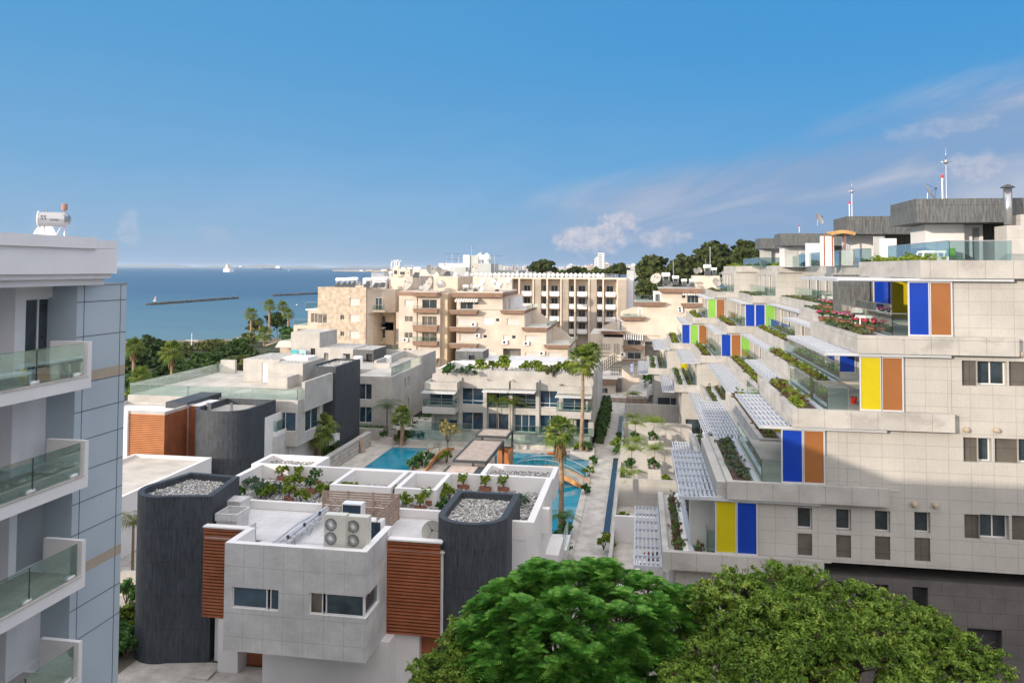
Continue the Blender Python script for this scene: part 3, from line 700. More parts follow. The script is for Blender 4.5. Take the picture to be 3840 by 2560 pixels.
# room walls at the back of the covered terraces, with their own panels
for l, c, lst in ((2, 'f', ((1285, 1398, 'pblue'), (1412, 1518, 'pyellow'))), (3, 'h', ((557, 682, 'pblue'),)), (4, 'h', ((2, 66, 'pyellow'),))):
    y = DY[l] - .02; z0, z1 = LV[l][0] - .1, LV[l - 1][0] - LH
    for u0, u1, key in lst:
        r0, r1 = at(c, u0, 1000 if l == 2 else 400 if l == 3 else 950, y=y).x, at(c, u1, 1000 if l == 2 else 400 if l == 3 else 950, y=y).x
        panel(r0, r1, z0 + .05, z1 - .15, y, key)
m = MB(); m.box(at('f', 1000, 1000, y=53).x, 14.6, 53, 53.3, 16.0, 18.7); m.build('dark_wall', M['slatel'], RB)
# side panels seen under the louvres
def sidepanel(l, s, y0, y1, key, dx=0):
    x = xl(l, s) + WI - dx; f = MB(); f.box(x - .06, x - .005, y0, y1, LV[l][0] - .05, LV[l - 1][0] - LH - .1); o = f.build('colour_panel', M[key], RB)
    o['label'] = {'pblue': 'blue', 'pyellow': 'yellow', 'pbrown': 'brown', 'pgreen': 'green'}[key] + ' sliding screen panel'
sidepanel(4, 1, 50, 51.2, 'pbrown'); sidepanel(3, 1, 50.5, 51.7, 'pblue'); sidepanel(4, 2, 64, 65.2, 'pbrown'); sidepanel(2, 1, 49, 50, 'pblue'); sidepanel(3, 2, 66, 67.3, 'pgreen'); sidepanel(5, 2, 66, 67.2, 'pblue')
# far modules: panels on their facing walls
for k, cols in ((3, {3: (2.0, 'pblue', 'pblue', 'pgreen'), 4: (2.25, 'pblue', 'pbrown', 'pgreen', 'pblue')}), (4, {3: (1.95, 'pgreen', 'pbrown'), 4: (1.5, 'pblue', 'pgreen', 'pbrown'), 5: (4.1, 'pyellow')})):
    ya, yb, s = SEG[k]
    for l, cs in cols.items():
        x = xl(l, s) + cs[0]
        for i, key in enumerate(cs[1:]):
            panel(x, x + .92, LV[l][0] + .0, LV[l - 1][0] - LH - .2, ya + .28, key); x += 1.06
# --- penthouse floor
for k, (ya, yb, s, xa, top) in enumerate(((44.5, 48.8, 0, 14.65, 22.85), (58.5, 62.5, 1, 14.65, 22.85), (84.5, 88, 1, 14.5, 22.8), (97, 101, 1, 14.3, 22.8))):
    m = MB(); m.prism([(xa, ya), (34, ya), (34, ya + 9), (xa + 2.3, ya + 9), (xa + 2.3, yb), (xa, yb)], top - 1.28, top); m.build('roof_fascia', M['slatel'], RB)
    blk(RB, 'penthouse_wall', 'white', xa + (1.0 if k == 0 else .6), xa + 3.0, ya + 1.6, ya + 4, 19.3, top - 1.3)
    m = MB(); m.box(xa + 3.0, 34, ya + 2.6, ya + 8, 19.3, top - 1.29); m.build('penthouse_wall', M['slatel'], RB)
ya = 44.5
blk(RB, 'penthouse_wall', 'white', *[at('f', 1850, 600, y=46.6).x, at('f', 2060, 600, y=46.6).x], 46.6, 47.08, 19.3, 21.55, S_=[rs('f', 1985, 565, 2040, 795, 46.6)[:2] + (19.4, 21.4, 'sd')])
m = MB(); m.box(at('f', 2230, 600, y=43).x, 34, 43, 44.4, 19.3, at('f', 2260, 560, y=43).z); m.box(at('f', 2330, 600, y=43.2).x, 34, 43.2, 44.3, 21.0, at('f', 2330, 480, y=43).z); m.build('penthouse_wall', M['conc'], RB)
for u0, u1, y, zt in ((905, 1000, 60, 21.5), (1330, 1445, 57, 21.2), (800, 930, 70, 21.3)):
    m = MB(); m.box(at('f', u0, 640, y=y).x, at('f', u1, 640, y=y).x, y, y + .25, 19.3, zt); m.build('penthouse_wall', M['white'], RB)
for u0, u1, y in ((930, 990, 60.4), (1285, 1350, 58.2), (475, 550, 98), (650, 735, 86), (765, 805, 86)):
    r = rs('f', u0, 640, u1, 740, y); panel(r[0], r[1], 19.35, 21.3, y, 'panelg')
# top terrace rail
g1 = at('f', 1405, 795, z=19.35); yr = 41.0
xa_, xb_ = at('f', 1820, 700, y=yr).x, at('f', 2262, 700, y=yr).x
rail(RB, [(xa_ , 50.5), (xa_, yr), (xb_, yr)], 19.3, 1.15, mt='glassb', post=1.5)
rail(RB, [(xl(1, 1) - .4, 74), (xl(1, 1) - .4, 54), (xa_, 54)], 19.3, 1.1, mt='glassb', post=1.5)
rail(RB, [(xl(1, 0) + 2, 110), (xl(1, 0) + 2, 95), (xl(1, 0) + 6, 95)], 19.3, 1.1, mt='glassb', post=1.5)
rail(RB, [(xl(1, 0) + 4, 94), (xl(1, 0) + 4, 80), (xl(1, 0) + 8, 80)], 19.3, 1.1, mt='glassb', post=1.5)
# canopy on penthouse
m = MB()
for i in range(9):
    x = at('f', 990 + i * 19, 640, y=58).x; m.tube([(x, 58, 21.6 + .12 * math.sin(i * .4)), (x + .4, 61, 21.75)], .14, 6)
o = m.build('straw_canopy', mat('straw', (.55, .33, .14), stripes=(.05, .4)), RB)
m = MB(); [m.tube([(at('f', u, 640, y=58.4).x, 58.4, 19.3), (at('f', u, 640, y=58.4).x, 58.4, 21.6)], .05, 5) for u in (932, 990, 1080)]; m.build('canopy_post', M['red'] if False else M['wood'], RB)
# wall lamps / vents on the front
for c, u, v in (('n', 1228, 762), ('n', 1384, 769), ('n', 1608, 213), ('n', 1830, 217), ('h', 2066, 285)):
    p = at(c, u, v, y=WY); m = MB(); m.lathe([(.12, 0), (.12, -.12), (.09, -.2), (.0, -.22)], (p.x, WY - .0, p.z), 12, 'y'); m.build('wall_vent', M['tan'], RB)

# masts, chimney
def mast(c, u, v0, v1, y, kind, label, cat):
    a = at(c, u, v1, y=y); b = at(c, u, v0, y=y); t = thing('lightning_mast' if kind == 'ball' else ('warning_lamp' if kind == 'lamp' else 'flue_pipe'), label, cat, a)
    m = MB()
    if kind == 'ball':
        m.tube([a, (a.x, a.y, b.z)], .036, 8, .02); m.build('pole', M['steel'], t)
        m = MB(); m.lathe([(.01, -.16), (.10, -.08), (.13, 0), (.10, .08), (.01, .14)], (a.x, a.y, b.z), 12); m.tube([(a.x, a.y, b.z), (a.x, a.y, b.z + .8)], .02, 5); m.tube([(a.x - .28, a.y, b.z), (a.x + .28, a.y, b.z)], .02, 5); m.build('finial', M['steel'], t, smooth=True)
    elif kind == 'lamp':
        m.tube([a, (a.x, a.y, b.z - .3)], .03, 6); m.build('pole', M['steel'], t); m = MB(); m.lathe([(.06, -.12), (.06, 0)], (a.x, a.y, b.z - .15), 10); m.build('collar', M['alu'], t)
        m = MB(); m.lathe([(.07, 0), (.075, .13), (.04, .19)], (a.x, a.y, b.z - .15), 10); m.build('lamp_head', M['red'], t)
    else:
        m.tube([a, (a.x, a.y, b.z)], .2, 14); m.build('pipe', M['steel'], t, smooth=True); m = MB(); m.lathe([(.34, 0), (.3, .06), (.02, .2)], (a.x, a.y, b.z + .05), 14); m.build('cowl', M['darkmetal'], t)
mast('f', 1800, 108, 376, 46.5, 'ball', 'tall steel lightning mast with a ball tip on the nearest grey penthouse roof', 'mast')
mast('f', 1773, 205, 376, 46.5, 'lamp', 'thin pole with red warning lamp beside the tallest ball tipped mast', 'warning lamp')
mast('f', 1129, 318, 497, 60, 'ball', 'ball tipped lightning mast on the second grey penthouse roof', 'mast')
mast('f', 1111, 393, 497, 60, 'lamp', 'short pole with red lamp on the second grey penthouse roof', 'warning lamp')
mast('f', 2240, 300, 556, 43.5, 'flue', 'shiny round steel flue pipe with dark cowl at the right penthouse wall', 'flue')
mast('f', 754, 560, 610, 85, 'lamp', 'tiny pole with red lamp on the third grey penthouse roof', 'warning lamp')
# ================================================================ THE BLOCK THE PICTURE IS TAKEN FROM (behind the viewpoint, throws the long shadow)
HB = thing('residential_block', 'white residential block with balconies standing behind the viewpoint', 'apartment building', (-20, -12, 0))
blk(HB, 'wall', 'white', -62, 34, -20, -2.2, 0, 22.0, top='roof')
for i in range(7):
    m = MB(); m.box(-61, 33, -2.2, -.9, i * 3.1 + .1, i * 3.1 + .35); m.build('balcony_slab', M['white'], HB)

# ================================================================ LEFT APARTMENT BUILDING
LB = thing('white_apartment_block', 'white and blue-grey clad apartment building with glass balconies at the left edge', 'apartment building', (-22, 15, 0))
XF, XC, XW = -17.0, -18.0, -18.9      # balcony fronts, cladding plane, window wall
yc0 = at('b', 400, 560, x=XC).y; yc1 = at('p', 461, 1700, x=XC).y; zt = at('a', 700, 640, x=XC).z
m = MB(); m.box(-28, XC, yc0, yc1, 0, zt); m.build('clad_tower', M['clad'], LB)
# joints of the cladding (dark sunk lines laid as thin strips)
m = MB()
yj0 = at('b', 440, 560, x=XC).y; yj1 = at('b', 640, 700, x=XC).y
zs = []
for c, u, v in (('a', 560, 753), ('a', 600, 973), ('a', 545, 1280), ('a', 540, 1468), ('b', 560, 190), ('b', 560, 355), ('b', 560, 518), ('b', 560, 680), ('b', 560, 1072), ('b', 560, 1240)):
    zs.append(at(c, u, v, x=XC).z)
for z in zs: m.box(XC, XC + .006, yc0, yc1, z - .012, z + .012)
m.box(XC, XC + .007, yj0 - .012, yj0 + .012, 0, zt); m.box(XC, XC + .007, yj1 - .012, yj1 + .012, 0, zt)
m.build('cladding_joints', M['claddark'], LB)
for (c, u, v0, v1) in (('a', 700, 1180, 1245), ('b', 560, 850, 905)):
    m = MB(); m.box(XC, XC + .005, yc0, yc1, at(c, u, v1, x=XC).z, at(c, u, v0, x=XC).z); m.build('tan_band', M['tan'], LB)
m = MB(); m.box(XC - .6, XC + .03, yc0 - .03, yc1 + .03, zt, zt + .05); m.build('cap_flashing', M['steel'], LB)
# window wall with doors per storey, and the front parapet
SH = 3.06
fz = [15.62 - SH * i for i in range(6)]   # balcony floor heights
y_end = yc0
holes = []
kinds = ['w2', 'sw', 'sd', 'sw', 'sd', 'sw']
dr = [re('a', 165, 765, 370, 1185, XW), re('b', 110, 35, 305, 420, XW), re('b', 92, 560, 283, 1000, XW), re('b', 62, 1140, 262, 1540, XW)]
for i, f in enumerate(fz):
    a = dr[min(i, 3)]; w0, w1 = a[0], a[1]
    if i == 0: w0, w1 = a[0], a[1]
    holes.append((w0, w1, f + .05, f + 2.35, kinds[i], .16))
y_in = at('a', 100, 800, x=XW).y
topz = at('a', 700, 600, x=-17.2).z
blk(LB, 'window_wall', 'plaster', -28, XW, y_in, yc0 + .01, 0, topz - .02, E_=holes)
m = MB(); m.box(-28, XW - 1.3, 2.0, y_in + .001, 0, topz - .02); m.build('recessed_wall', M['hoteldark'] if False else M['plaster'], LB)
# parapet band
py1 = at('a', 765, 500, x=-17.2).y; pyj = at('a', 620, 500, x=-17.2).y; pz1 = at('a', 700, 352, x=-17.2).z; pzm = at('a', 700, 402, x=-17.2).z
m = MB(); m.box(-28, -17.2, 2.0, py1, topz + .16, pzm - .03); m.box(-28, -17.32, 2.0, py1 - .12, topz, topz + .16); m.build('roof_parapet', M['plaster'], LB)
m = MB(); m.box(-28, -17.12, 2.0, pyj, pzm - .03, pz1 + .07); m.box(-28, -17.2, pyj, py1 + .02, pzm - .02, pz1); m.build('parapet_coping', M['plaster'], LB)
m = MB(); m.box(-27, -17.5, 2.2, py1 - .2, zt + .02, topz + .01); m.build('recessed_wall', M['plaster'], LB)
# balconies
fe = at('b', 492, 300, x=XF).y
for i, f in enumerate(fz):
    yE = (at('a', 600, 1100, x=XF).y if i == 0 else at('b', (0, 491, 475, 456)[min(i, 3)], (0, 300, 850, 1400)[min(i, 3)], x=XF).y)
    m = MB(); m.box(XW - .3, XF, 2.2, yE, f - .42, f - .06); m.build('balcony_slab', M['white'], LB)
    m = MB(); m.box(XF - .16, XF + .02, 2.2, yE - .16, f - .06, f - .02); m.build('slab_edging', M['sand'] if False else M['rooft'], LB)
    m = MB(); m.box(XW + .01, XF - .16, 2.3, yE - .16, f - .06, f - .03); m.build('balcony_floor', M['roof'], LB)
    m = MB(); m.box(XW + .55, XF, yE - .16, yE, f - .06, f + 1.02); m.build('end_fin', M['white'], LB)
    g = MB(); c = MB(); y = yE - .3; n = 0
    while y > 3:
        y2 = max(3, y - 1.9); g.box(XF - .05, XF - .035, y2 + .02, y - .02, f + .02, f + 1.0); c.box(XF - .055, XF - .03, y2 - .014, y2 + .014, f, f + .98); y = y2; n += 1
    gg = g.build('glass_panel', M['rail'], LB)
    q = c.build('glass_clamp', M['darkmetal']); q.parent = gg
    for yy in (yE - .55, yE - 2.25): m = MB(); m.lathe([(.001, -.16), (.075, -.16), (.085, 0), (.075, .16), (.001, .16)], (XF - .1, yy, f + .05), 10, 'y'); m.build('balcony_lamp', M['white'], LB, smooth=True)

# solar water heater on that roof
def text_mesh(body, size, name, mt, parent, mw, extrude=.002):
    cu = bpy.data.curves.new(name, 'FONT'); cu.body = body; cu.size = size; cu.align_x = 'CENTER'; cu.align_y = 'CENTER'; cu.extrude = extrude; cu.resolution_u = 3
    o = bpy.data.objects.new('tmp', cu); me = bpy.data.meshes.new_from_object(o); bpy.data.objects.remove(o)
    me.name = name; me.transform(mw); me.materials.clear(); me.materials.append(mt)
    ob = bpy.data.objects.new(name, me); COL.objects.link(ob)
    if parent is not None: attach(ob, parent)
    return ob
ty = 21.8
a = at('a', 270, 208, y=ty); b = at('a', 430, 215, y=ty)
base = Vector(((a.x + b.x) / 2, ty, pz1 + .0))
SHT = thing('solar_water_heater', 'silver horizontal boiler with round lettered end on the white parapet roof', 'water heater', base)
R_ = .235; ang = math.radians(-28)
d1 = Vector((math.cos(ang), -math.sin(ang), 0)); L = .74; cz = a.z - .02
c0 = Vector((a.x + .02, ty - .1, cz)); c1 = c0 + d1 * L
def cyl_between(m, p, q, r, seg=20):
    m.tube([p, q], r, seg); return m
m = MB(); cyl_between(m, c0, c1, R_, 24); m.tube([c1, c1 + d1 * .08, c1 + d1 * .13], R_, 24, R_ * .4); m.build('tank', M['steel'], SHT, smooth=False)
m = MB(); cyl_between(m, c0 - d1 * .03, c0, R_ + .02, 28); cyl_between(m, c0 - d1 * .045, c0 - d1 * .03, R_ * .8, 28); m.build('end_cap', M['tank'], SHT)
nrm = -d1; xa = Vector((0, 0, 1)).cross(nrm).normalized(); mw = Matrix((( xa.x, 0, nrm.x, 0), (xa.y, 0, nrm.y, 0), (0, 1, 0, 0), (0, 0, 0, 1))); mw.translation = c0 + nrm * .05
text_mesh('SS', .22, 'end_lettering', M['black'], SHT, mw)
sd = Vector((0, 0, 1)).cross(d1).normalized(); sd = -sd if sd.y > 0 else sd
xb = d1; mw2 = Matrix(((xb.x, 0, sd.x, 0), (xb.y, 0, sd.y, 0), (0, 1, 0, 0), (0, 0, 0, 1))); mw2.translation = c0 + d1 * .16 + sd * (R_ + .004) + Vector((0, 0, .03))
text_mesh('SS', .19, 'side_lettering', M['black'], SHT, mw2)
mw3 = mw2.copy(); mw3.translation = c0 + d1 * .47 + sd * (R_ + .004) - Vector((0, 0, .04)); text_mesh('STAR', .10, 'side_lettering', M['black'], SHT, mw3)
m = MB(); mid = (c0 + c1) / 2
for s_ in (-.3, .28): m.beam(mid + d1 * s_ + Vector((0, .1, -R_ + .02)), mid + d1 * s_ + Vector((0, .1, -.9)), .03, .03); m.beam(mid + d1 * s_ + Vector((0, -.05, -R_ + .02)), mid + d1 * s_ + Vector((-.45, .1, -.75)), .03, .03)
m.build('stand', M['alu'], SHT)
m = MB(); m.lathe([(.085, 0), (.09, .01), (.09, .19), (.08, .21)], (b.x - .06, ty, at('a', 404, 155, y=ty).z), 14); m.build('expansion_pot', mat('potpink', (.36, .20, .17)), SHT)
m = MB(); m.tube([(b.x - .06, ty, cz + R_ - .03), (b.x - .06, ty, cz + R_ + .2)], .02, 6); m.tube([(a.x + .18, ty, cz + R_ - .03), (a.x + .18, ty, cz + R_ + .1)], .02, 6); m.build('pipe', M['steel'], SHT)
# dish behind the tank, leaning on the parapet
dc = at('a', 345, 330, y=ty + .9)
SD = thing('satellite_dish', 'large pale satellite dish standing under the silver lettered boiler', 'satellite dish', (dc.x, dc.y, pz1))
def dish_mesh(mb, r, depth=.22, seg=24):
    n0 = len(mb.v); rings = 5
    for i in range(rings + 1):
        q = i / rings
        for k in range(seg):
            w = 2 * math.pi * k / seg; mb.v.append((r * q * math.cos(w), r * q * math.sin(w), r * depth * q * q))
    for i in range(rings):
        for k in range(seg):
            w = (k + 1) % seg; mb.f.append((n0 + i * seg + k, n0 + i * seg + w, n0 + (i + 1) * seg + w, n0 + (i + 1) * seg + k)); mb.m.append(mb.k)
def xform(mb, mat4, start=0):
    for i in range(start, len(mb.v)): mb.v[i] = tuple(mat4 @ Vector(mb.v[i]))
m = MB(); dish_mesh(m, .43, .2, 36); xform(m, Matrix.Translation((dc.x, dc.y - .3, at('a', 345, 252, y=dc.y).z - .43)) @ Matrix.Rotation(math.radians(84), 4, 'X')); m.build('reflector', M['white'], SD, smooth=True)
m = MB(); m.tube([(dc.x, dc.y + .1, pz1 - .6), (dc.x, dc.y + .12, dc.z)], .04, 8); m.build('mast', M['alu'], SD)

# ================================================================ VILLA 1 (front, white stone)
V1 = thing('white_villa', 'modern white stone villa with two dark curved stone towers and cedar slat walls in front', 'villa', (-14, 39, 0))
PZ = 7.0
GY0, GY1 = 38.9, 44.8    # gravel roof strip
# main body behind and the roof terrace
XR, XLV = -4.95, -23.0
blk(V1, 'wall', 'white', XLV + .3, XR - .36, 38.7, 44.7, 0, 6.15, top='gravel', E_=[re('l', 1150, 325, 1178, 415, XR)[:0]] if False else [])
b = MB(); b.box(-20.45, -8.7, 34.52, 38.7, 2.4, 6.12); b.build('wall', [M['white']], V1)
b = MB(); b.box(-20.45, -8.7, 34.4, 38.7, 6.12, 6.2); b.build('terrace_floor', M['roofw'], V1)
b = MB(); b.box(-20.3, -8.9, 35.2, 38.7, 0, 2.4); b.build('wall', M['white'], V1)
# parapets of the gravel roof
b = MB(); b.box(XLV, XR, 44.45, 44.75, 6.0, PZ); b.box(XLV, XLV + .3, 38.7, 44.45, 6.0, PZ); b.box(XR - .35, XR, 36.7, 44.45, 0, PZ)
b.build('parapet', M['white'], V1)
b = MB(); b.box(XLV + .3, -9.0, 38.72, 38.95, 6.2, 6.62); b.build('kerb_wall', M['white'], V1)
b = MB(); b.box(-8.7, XR - .352, 36.7, 38.7, 0, 6.15); b.build('wall', M['plaster'], V1)
b = MB(); b.box(-6.0, XR - .352, 36.68, 36.95, 6.15, PZ - .003); b.build('parapet', M['white'], V1)
b = MB(); b.box(-6.0, XR - .36, 36.95, 38.7, 6.15, 6.2); b.build('gravel_roof', M['gravel'], V1)
pebbles(V1, [(XLV + .35, 38.95), (XR - .4, 38.95), (XR - .4, 44.4), (XLV + .35, 44.4)], 6.15, 80, .08); pebbles(V1, [(-6.0, 36.95), (XR - .4, 36.95), (XR - .4, 38.95), (-6.0, 38.95)], 6.18, 80, .08)
# notched bays over the north windows
def tray(x0, x1, y0, y1, z, t=.3, fillm='gravel', dpt=.35, nm='white', z0=5.6):
    b = MB(); parapet(b, x0, x1, y0, y1, z0, z, t); b.build('parapet', M[nm], V1)
    b = MB(); b.box(x0 + t - .01, x1 - t + .01, y0 + t - .01, y1 - t + .01, z0, z - dpt); b.build('roof_bed', M[fillm], V1)
    if fillm == 'gravel': pebbles(V1, [(x0 + t, y0 + t), (x1 - t, y0 + t), (x1 - t, y1 - t), (x0 + t, y1 - t)], z - dpt)
tray(-23.6, -19.6, 45.0 - .2, 47.4, 6.9); tray(-9.3, -5.0 + .1, 44.8, 47.6, 6.9)
# open-topped light wells in the middle
p0 = at('k', 985, 215, z=PZ); p1 = at('k', 1500, 275, z=PZ)
for x0, x1 in ((at('i', 1235, 1390, z=PZ).x, at('i', 1770, 1400, z=PZ).x), (at('j', 105, 1350, z=PZ).x, at('j', 300, 1440, z=PZ).x)):
    pass
xa0 = at('i', 1210, 1375, z=PZ).x; xb0 = at('i', 1760, 1380, z=PZ).x; xc0 = at('i', 1780, 1380, z=PZ).x; xd0 = at('j', 300, 1435, z=PZ).x
tray(xa0, xb0 - .1, 41.0, 44.45, PZ + .004, .26, 'white', .9); tray(xc0, xd0, 41.0, 44.45, PZ + .004, .26, 'white', .9)
# white stone box
bx0, bx1, by0, by1, bz0, bz1 = -17.88, -11.40, 31.7, 34.5, 2.38, 6.98
wl = rs('k', 313, 913, 627, 1075, by0); wr_ = rs('k', 838, 965, 1232, 1145, by0)
z_w0, z_w1 = 4.22, 5.12
b = MB()
b.wall((0, by0, 0), (1, 0, 0), bx0, bx1, bz0, bz1, [(bx0 + .35, wl[1], z_w0, z_w1), (wr_[0], bx1, z_w0, z_w1)], .0)
b.wall((bx1, 0, 0), (0, 1, 0), by0, by1, bz0, bz1, [(by0, by0 + 1.75, z_w0, z_w1)], .0)
b.wall((bx0, 0, 0), (0, -1, 0), -by1, -by0, bz0, bz1)
b.quad((bx0, by0, bz0), (bx0, by1, bz0), (bx1, by1, bz0), (bx1, by0, bz0))
b.build('stone_box', M['concw'], V1)
def rv(q): b = MB(); [b.box(*t) for t in q]; b.build('window_reveal', M['white'], V1)
Y_ = (by0 + .01, by0 + .3)
rv([(bx0 + .35, wl[1], *Y_, z_w0 - .06, z_w0 - .003), (bx0 + .35, wl[1], *Y_, z_w1 + .003, z_w1 + .06), (wl[1] + .003, wl[1] + .06, *Y_, z_w0 - .06, z_w1 + .06), (bx0 + .29, bx0 + .347, *Y_, z_w0 - .06, z_w1 + .06)])
rv([(wr_[0], bx1, *Y_, z_w0 - .06, z_w0 - .003), (wr_[0], bx1, *Y_, z_w1 + .003, z_w1 + .06), (wr_[0] - .06, wr_[0] - .003, *Y_, z_w0 - .06, z_w1 + .06), (bx1 - .3, bx1 - .01, by0 + .3, by0 + 1.8, z_w0 - .06, z_w0 - .003), (bx1 - .3, bx1 - .01, by0 + .3, by0 + 1.8, z_w1 + .003, z_w1 + .06), (bx1 - .3, bx1 - .01, by0 + 1.753, by0 + 1.81, z_w0, z_w1)])

wx = rs('k', 545, 930, 565, 1070, by0); wx2 = rs('k', 925, 970, 945, 1105, by0)
for a0, a1 in ((bx0 + .36, wx[0] - .0), (wx[1], wl[1])):
    opening(V1, (0, by0, 0), (1, 0, 0), (a0, a1, z_w0, z_w1, 'w1g'), .12)
for a0, a1, kd in ((wr_[0], wx2[0], 'w1c'), (wx2[1], bx1 - .13, 'w1g')): opening(V1, (0, by0, 0), (1, 0, 0), (a0, a1, z_w0, z_w1, kd), .12)
opening(V1, (bx1, 0, 0), (0, 1, 0), (by0 + .13, by0 + 1.75, z_w0, z_w1, 'w1g'), .12)
# box top: terrace inside parapets
b = MB(); t = .33; b.box(bx0 + t, bx1 - t, by0 + .01, by0 + t, 6.1, bz1); b.box(bx0 + .01, bx0 + t, by0 + .01, by1 - .7, 6.1, bz1); b.box(bx1 - t, bx1 - .01, by0 + .01, by1 + .6, 6.1, bz1)
b.box(bx0, bx1, by0 + .0, by0 + .012, bz1 - .01, bz1 + .005) if False else None
b.build('parapet', M['white'], V1)
b = MB(); b.box(bx0 + t, bx1 - t, by0 + t, by1, 6.0, 6.18); b.build('terrace_floor', M['roofw'], V1)
# cedar slat walls
def slatwall(x0, x1, z0, z1, y, parent=V1, wm='wood', pitch=.15, axis='S'):
    b = MB(); z = z0; 
    while z + .06 < z1:
        if axis == 'S': b.box(x0, x1, y - .075, y - .02, z, z + .085)
        else: b.box(y + .02, y + .075, x0, x1, z, z + .085)
        z += pitch
    b.build('slat_cladding', M[wm], parent)
    b = MB()
    if axis == 'S': b.box(x0, x1, y - .02, y + .02, z0, z1)
    else: b.box(y - .02, y + .02, x0, x1, z0, z1)
    b.build('backing', M['wooddark'], parent)
slatwall(-20.5, bx0 - .0, 2.44, 6.62, 34.45); slatwall(bx1, -8.9, 2.4, 6.58, 34.45)
b = MB(); b.box(-20.5, bx0 - .03, 34.3, 34.7, 6.63, 6.7); b.box(bx1 + .03, -8.8, 34.3, 34.7, 6.59, 6.66); b.build('coping', M['white'], V1)
# ground floor under the box: white walls, doors
b = MB(); b.box(-19.6, -18.6, 34.3, 35.2, 0, 2.4); b.box(-17.0, -11.0, 33.6, 35.2, 0, 2.38); b.box(-11.0, -9.9, 34.6, 35.2, 0, 2.4); b.build('ground_wall', M['white'], V1)
for q in ((-18.55, -17.1, 35.1, 35.19, .0, 2.1), (-10.0, -8.9, 34.95, 35.19, 0, 2.25)): b = MB(); b.box(*q); b.build('door', M['wood'], V1)
b = MB(); b.box(-20.4, -19.6, 33.4, 34.2, 0, .12); b.build('step', M['paving'], V1)
# curved dark towers: horseshoe plan, flat side to the north
def horseshoe(x0, x1, ys, yn, n=18, e=0.0):
    """round nose towards the camera, straight sides to yn"""
    r = (x1 - x0) / 2; cx = (x0 + x1) / 2; d = ys + r * (1 - e)
    pts = [(x1, yn), (x0, yn)]
    for i in range(n + 1):
        w = math.pi + math.pi * i / n; pts.append((cx + r * math.cos(w), d + r * (1 - e) * math.sin(w)))
    return pts
def inset(pts, t):
    cx = sum(p[0] for p in pts) / len(pts); out = []
    n = len(pts)
    for i in range(n):
        p0, p1, p2 = Vector((*pts[i - 1], 0)), Vector((*pts[i], 0)), Vector((*pts[(i + 1) % n], 0))
        a = (p1 - p0).normalized() if (p1 - p0).length > 1e-6 else Vector((1, 0, 0)); b_ = (p2 - p1).normalized() if (p2 - p1).length > 1e-6 else a
        n1 = Vector((-a.y, a.x, 0)); n2 = Vector((-b_.y, b_.x, 0)); nn = (n1 + n2); nn = nn / max(.5, nn.length_squared / 2) if nn.length > 1e-6 else n1
        out.append((p1.x + nn.x * t, p1.y + nn.y * t))
    return out
def tower(parent, pts, z0, z1, m='slate', rim=.3, drop=.35, bed='gravel'):
    b = MB(); ins = inset(pts, rim)
    k = len(pts); b.ring(pts, ins, z0, z1, z1 - drop); b.build('curved_tower', M[m], parent)
    b = MB(); b.poly([(p[0], p[1], z1 - drop + .01) for p in ins]); b.build('roof_bed', M[bed], parent)
    if bed == 'gravel': pebbles(parent, ins, z1 - drop)
tower(V1, horseshoe(-9.25, -6.0, 34.1, 39.2, e=.15), 0, 7.6)
# left tower: round nose at the west corner
pl = [at('p', *q, z=7.9) for q in ((878, 1785), (700, 1772), (650, 1790))]
TL = [(-21.0, 38.6), (-24.0, 38.9)]
cxx, cyy = -23.2, 36.0
for i in range(15):
    w = math.radians(150 + i * (300 - 150) / 14); TL.append((cxx + 1.55 * math.cos(w), cyy + 1.65 * math.sin(w)))
TL.append((-20.45, 35.0))
tower(V1, TL, 0, 7.9)
# roof trim, plinth
b = MB(); b.box(-20.9, -20.0, 36.9, 37.9, 6.2, 7.1); parapet(b, -20.35, -19.2, 35.1, 36.4, 6.7, 7.05, .08); b.box(-20.3, -19.25, 35.15, 36.35, 6.2, 6.72); b.build('chimney_box', M['concw'], V1)
# balcony boxes on the right wall
b = MB(); b.box(XR, XR + .7, 41.2, 44.2, 3.0, 3.9); b.build('balcony_box', M['white'], V1)
b = MB(); b.box(XR, XR + .35, 39.8, 40.2, 5.5, 6.7); b.build('downpipe_box', M['white'], V1)
rail(V1, [(XR + .65, 44.1), (XR + .65, 47.2)], 2.9, 1.0)
b = MB(); b.box(XR - .3, XR + .8, 44.76, 47.4, 2.4, 2.9); b.build('balcony_slab', M['white'], V1)

# ================================================================ LOW ROOF + VILLA 2 (left, orange cedar)
LO = thing('low_annex', 'low white annex with beige flat roof between the apartment building and the dark tower', 'building', (-33, 50, 0))
b = MB(); b.box(-40, -33.3, 40.0, 56.8, 0, 3.75); b.build('wall', M['white'], LO)
b = MB(); b.box(-39.7, -33.6, 40.3, 56.6, 3.75, 3.8); b.build('roof', M['rooft'], LO)
b = MB(); parapet(b, -40, -33.3, 40, 56.85, 3.752, 4.0, .28); b.build('parapet', M['white'], LO)
V2 = thing('cedar_villa', 'villa with orange cedar slat walls and dark curved stone tower behind the low annex', 'villa', (-36, 60, 0))
w0 = at('p', 475, 1545, y=57.3); w1 = at('p', 618, 1548, y=57.3)
b = MB(); b.box(w0.x - 3, w1.x - .06, 57.36, 61.5, 0, 7.0); b.build('wall', M['white'], V2)
slatwall(w0.x + .25, w1.x, 2.2, 7.05, 57.35, V2, 'woodl', .145); slatwall(57.35, 60.5, 2.2, 7.05, w1.x - .06, V2, 'wood', .145, 'E')  # front in lighter wood than the side: sunlight put into the colour
b = MB(); parapet(b, w0.x - 3, w1.x, 57.3, 61.5, 7.06, 7.3, .22); b.build('parapet', M['conc'], V2)
b = MB(); b.box(w0.x - .3, w0.x + .22, 57.1, 57.34, 2, 7.3); b.build('edge_wall', M['white'], V2)
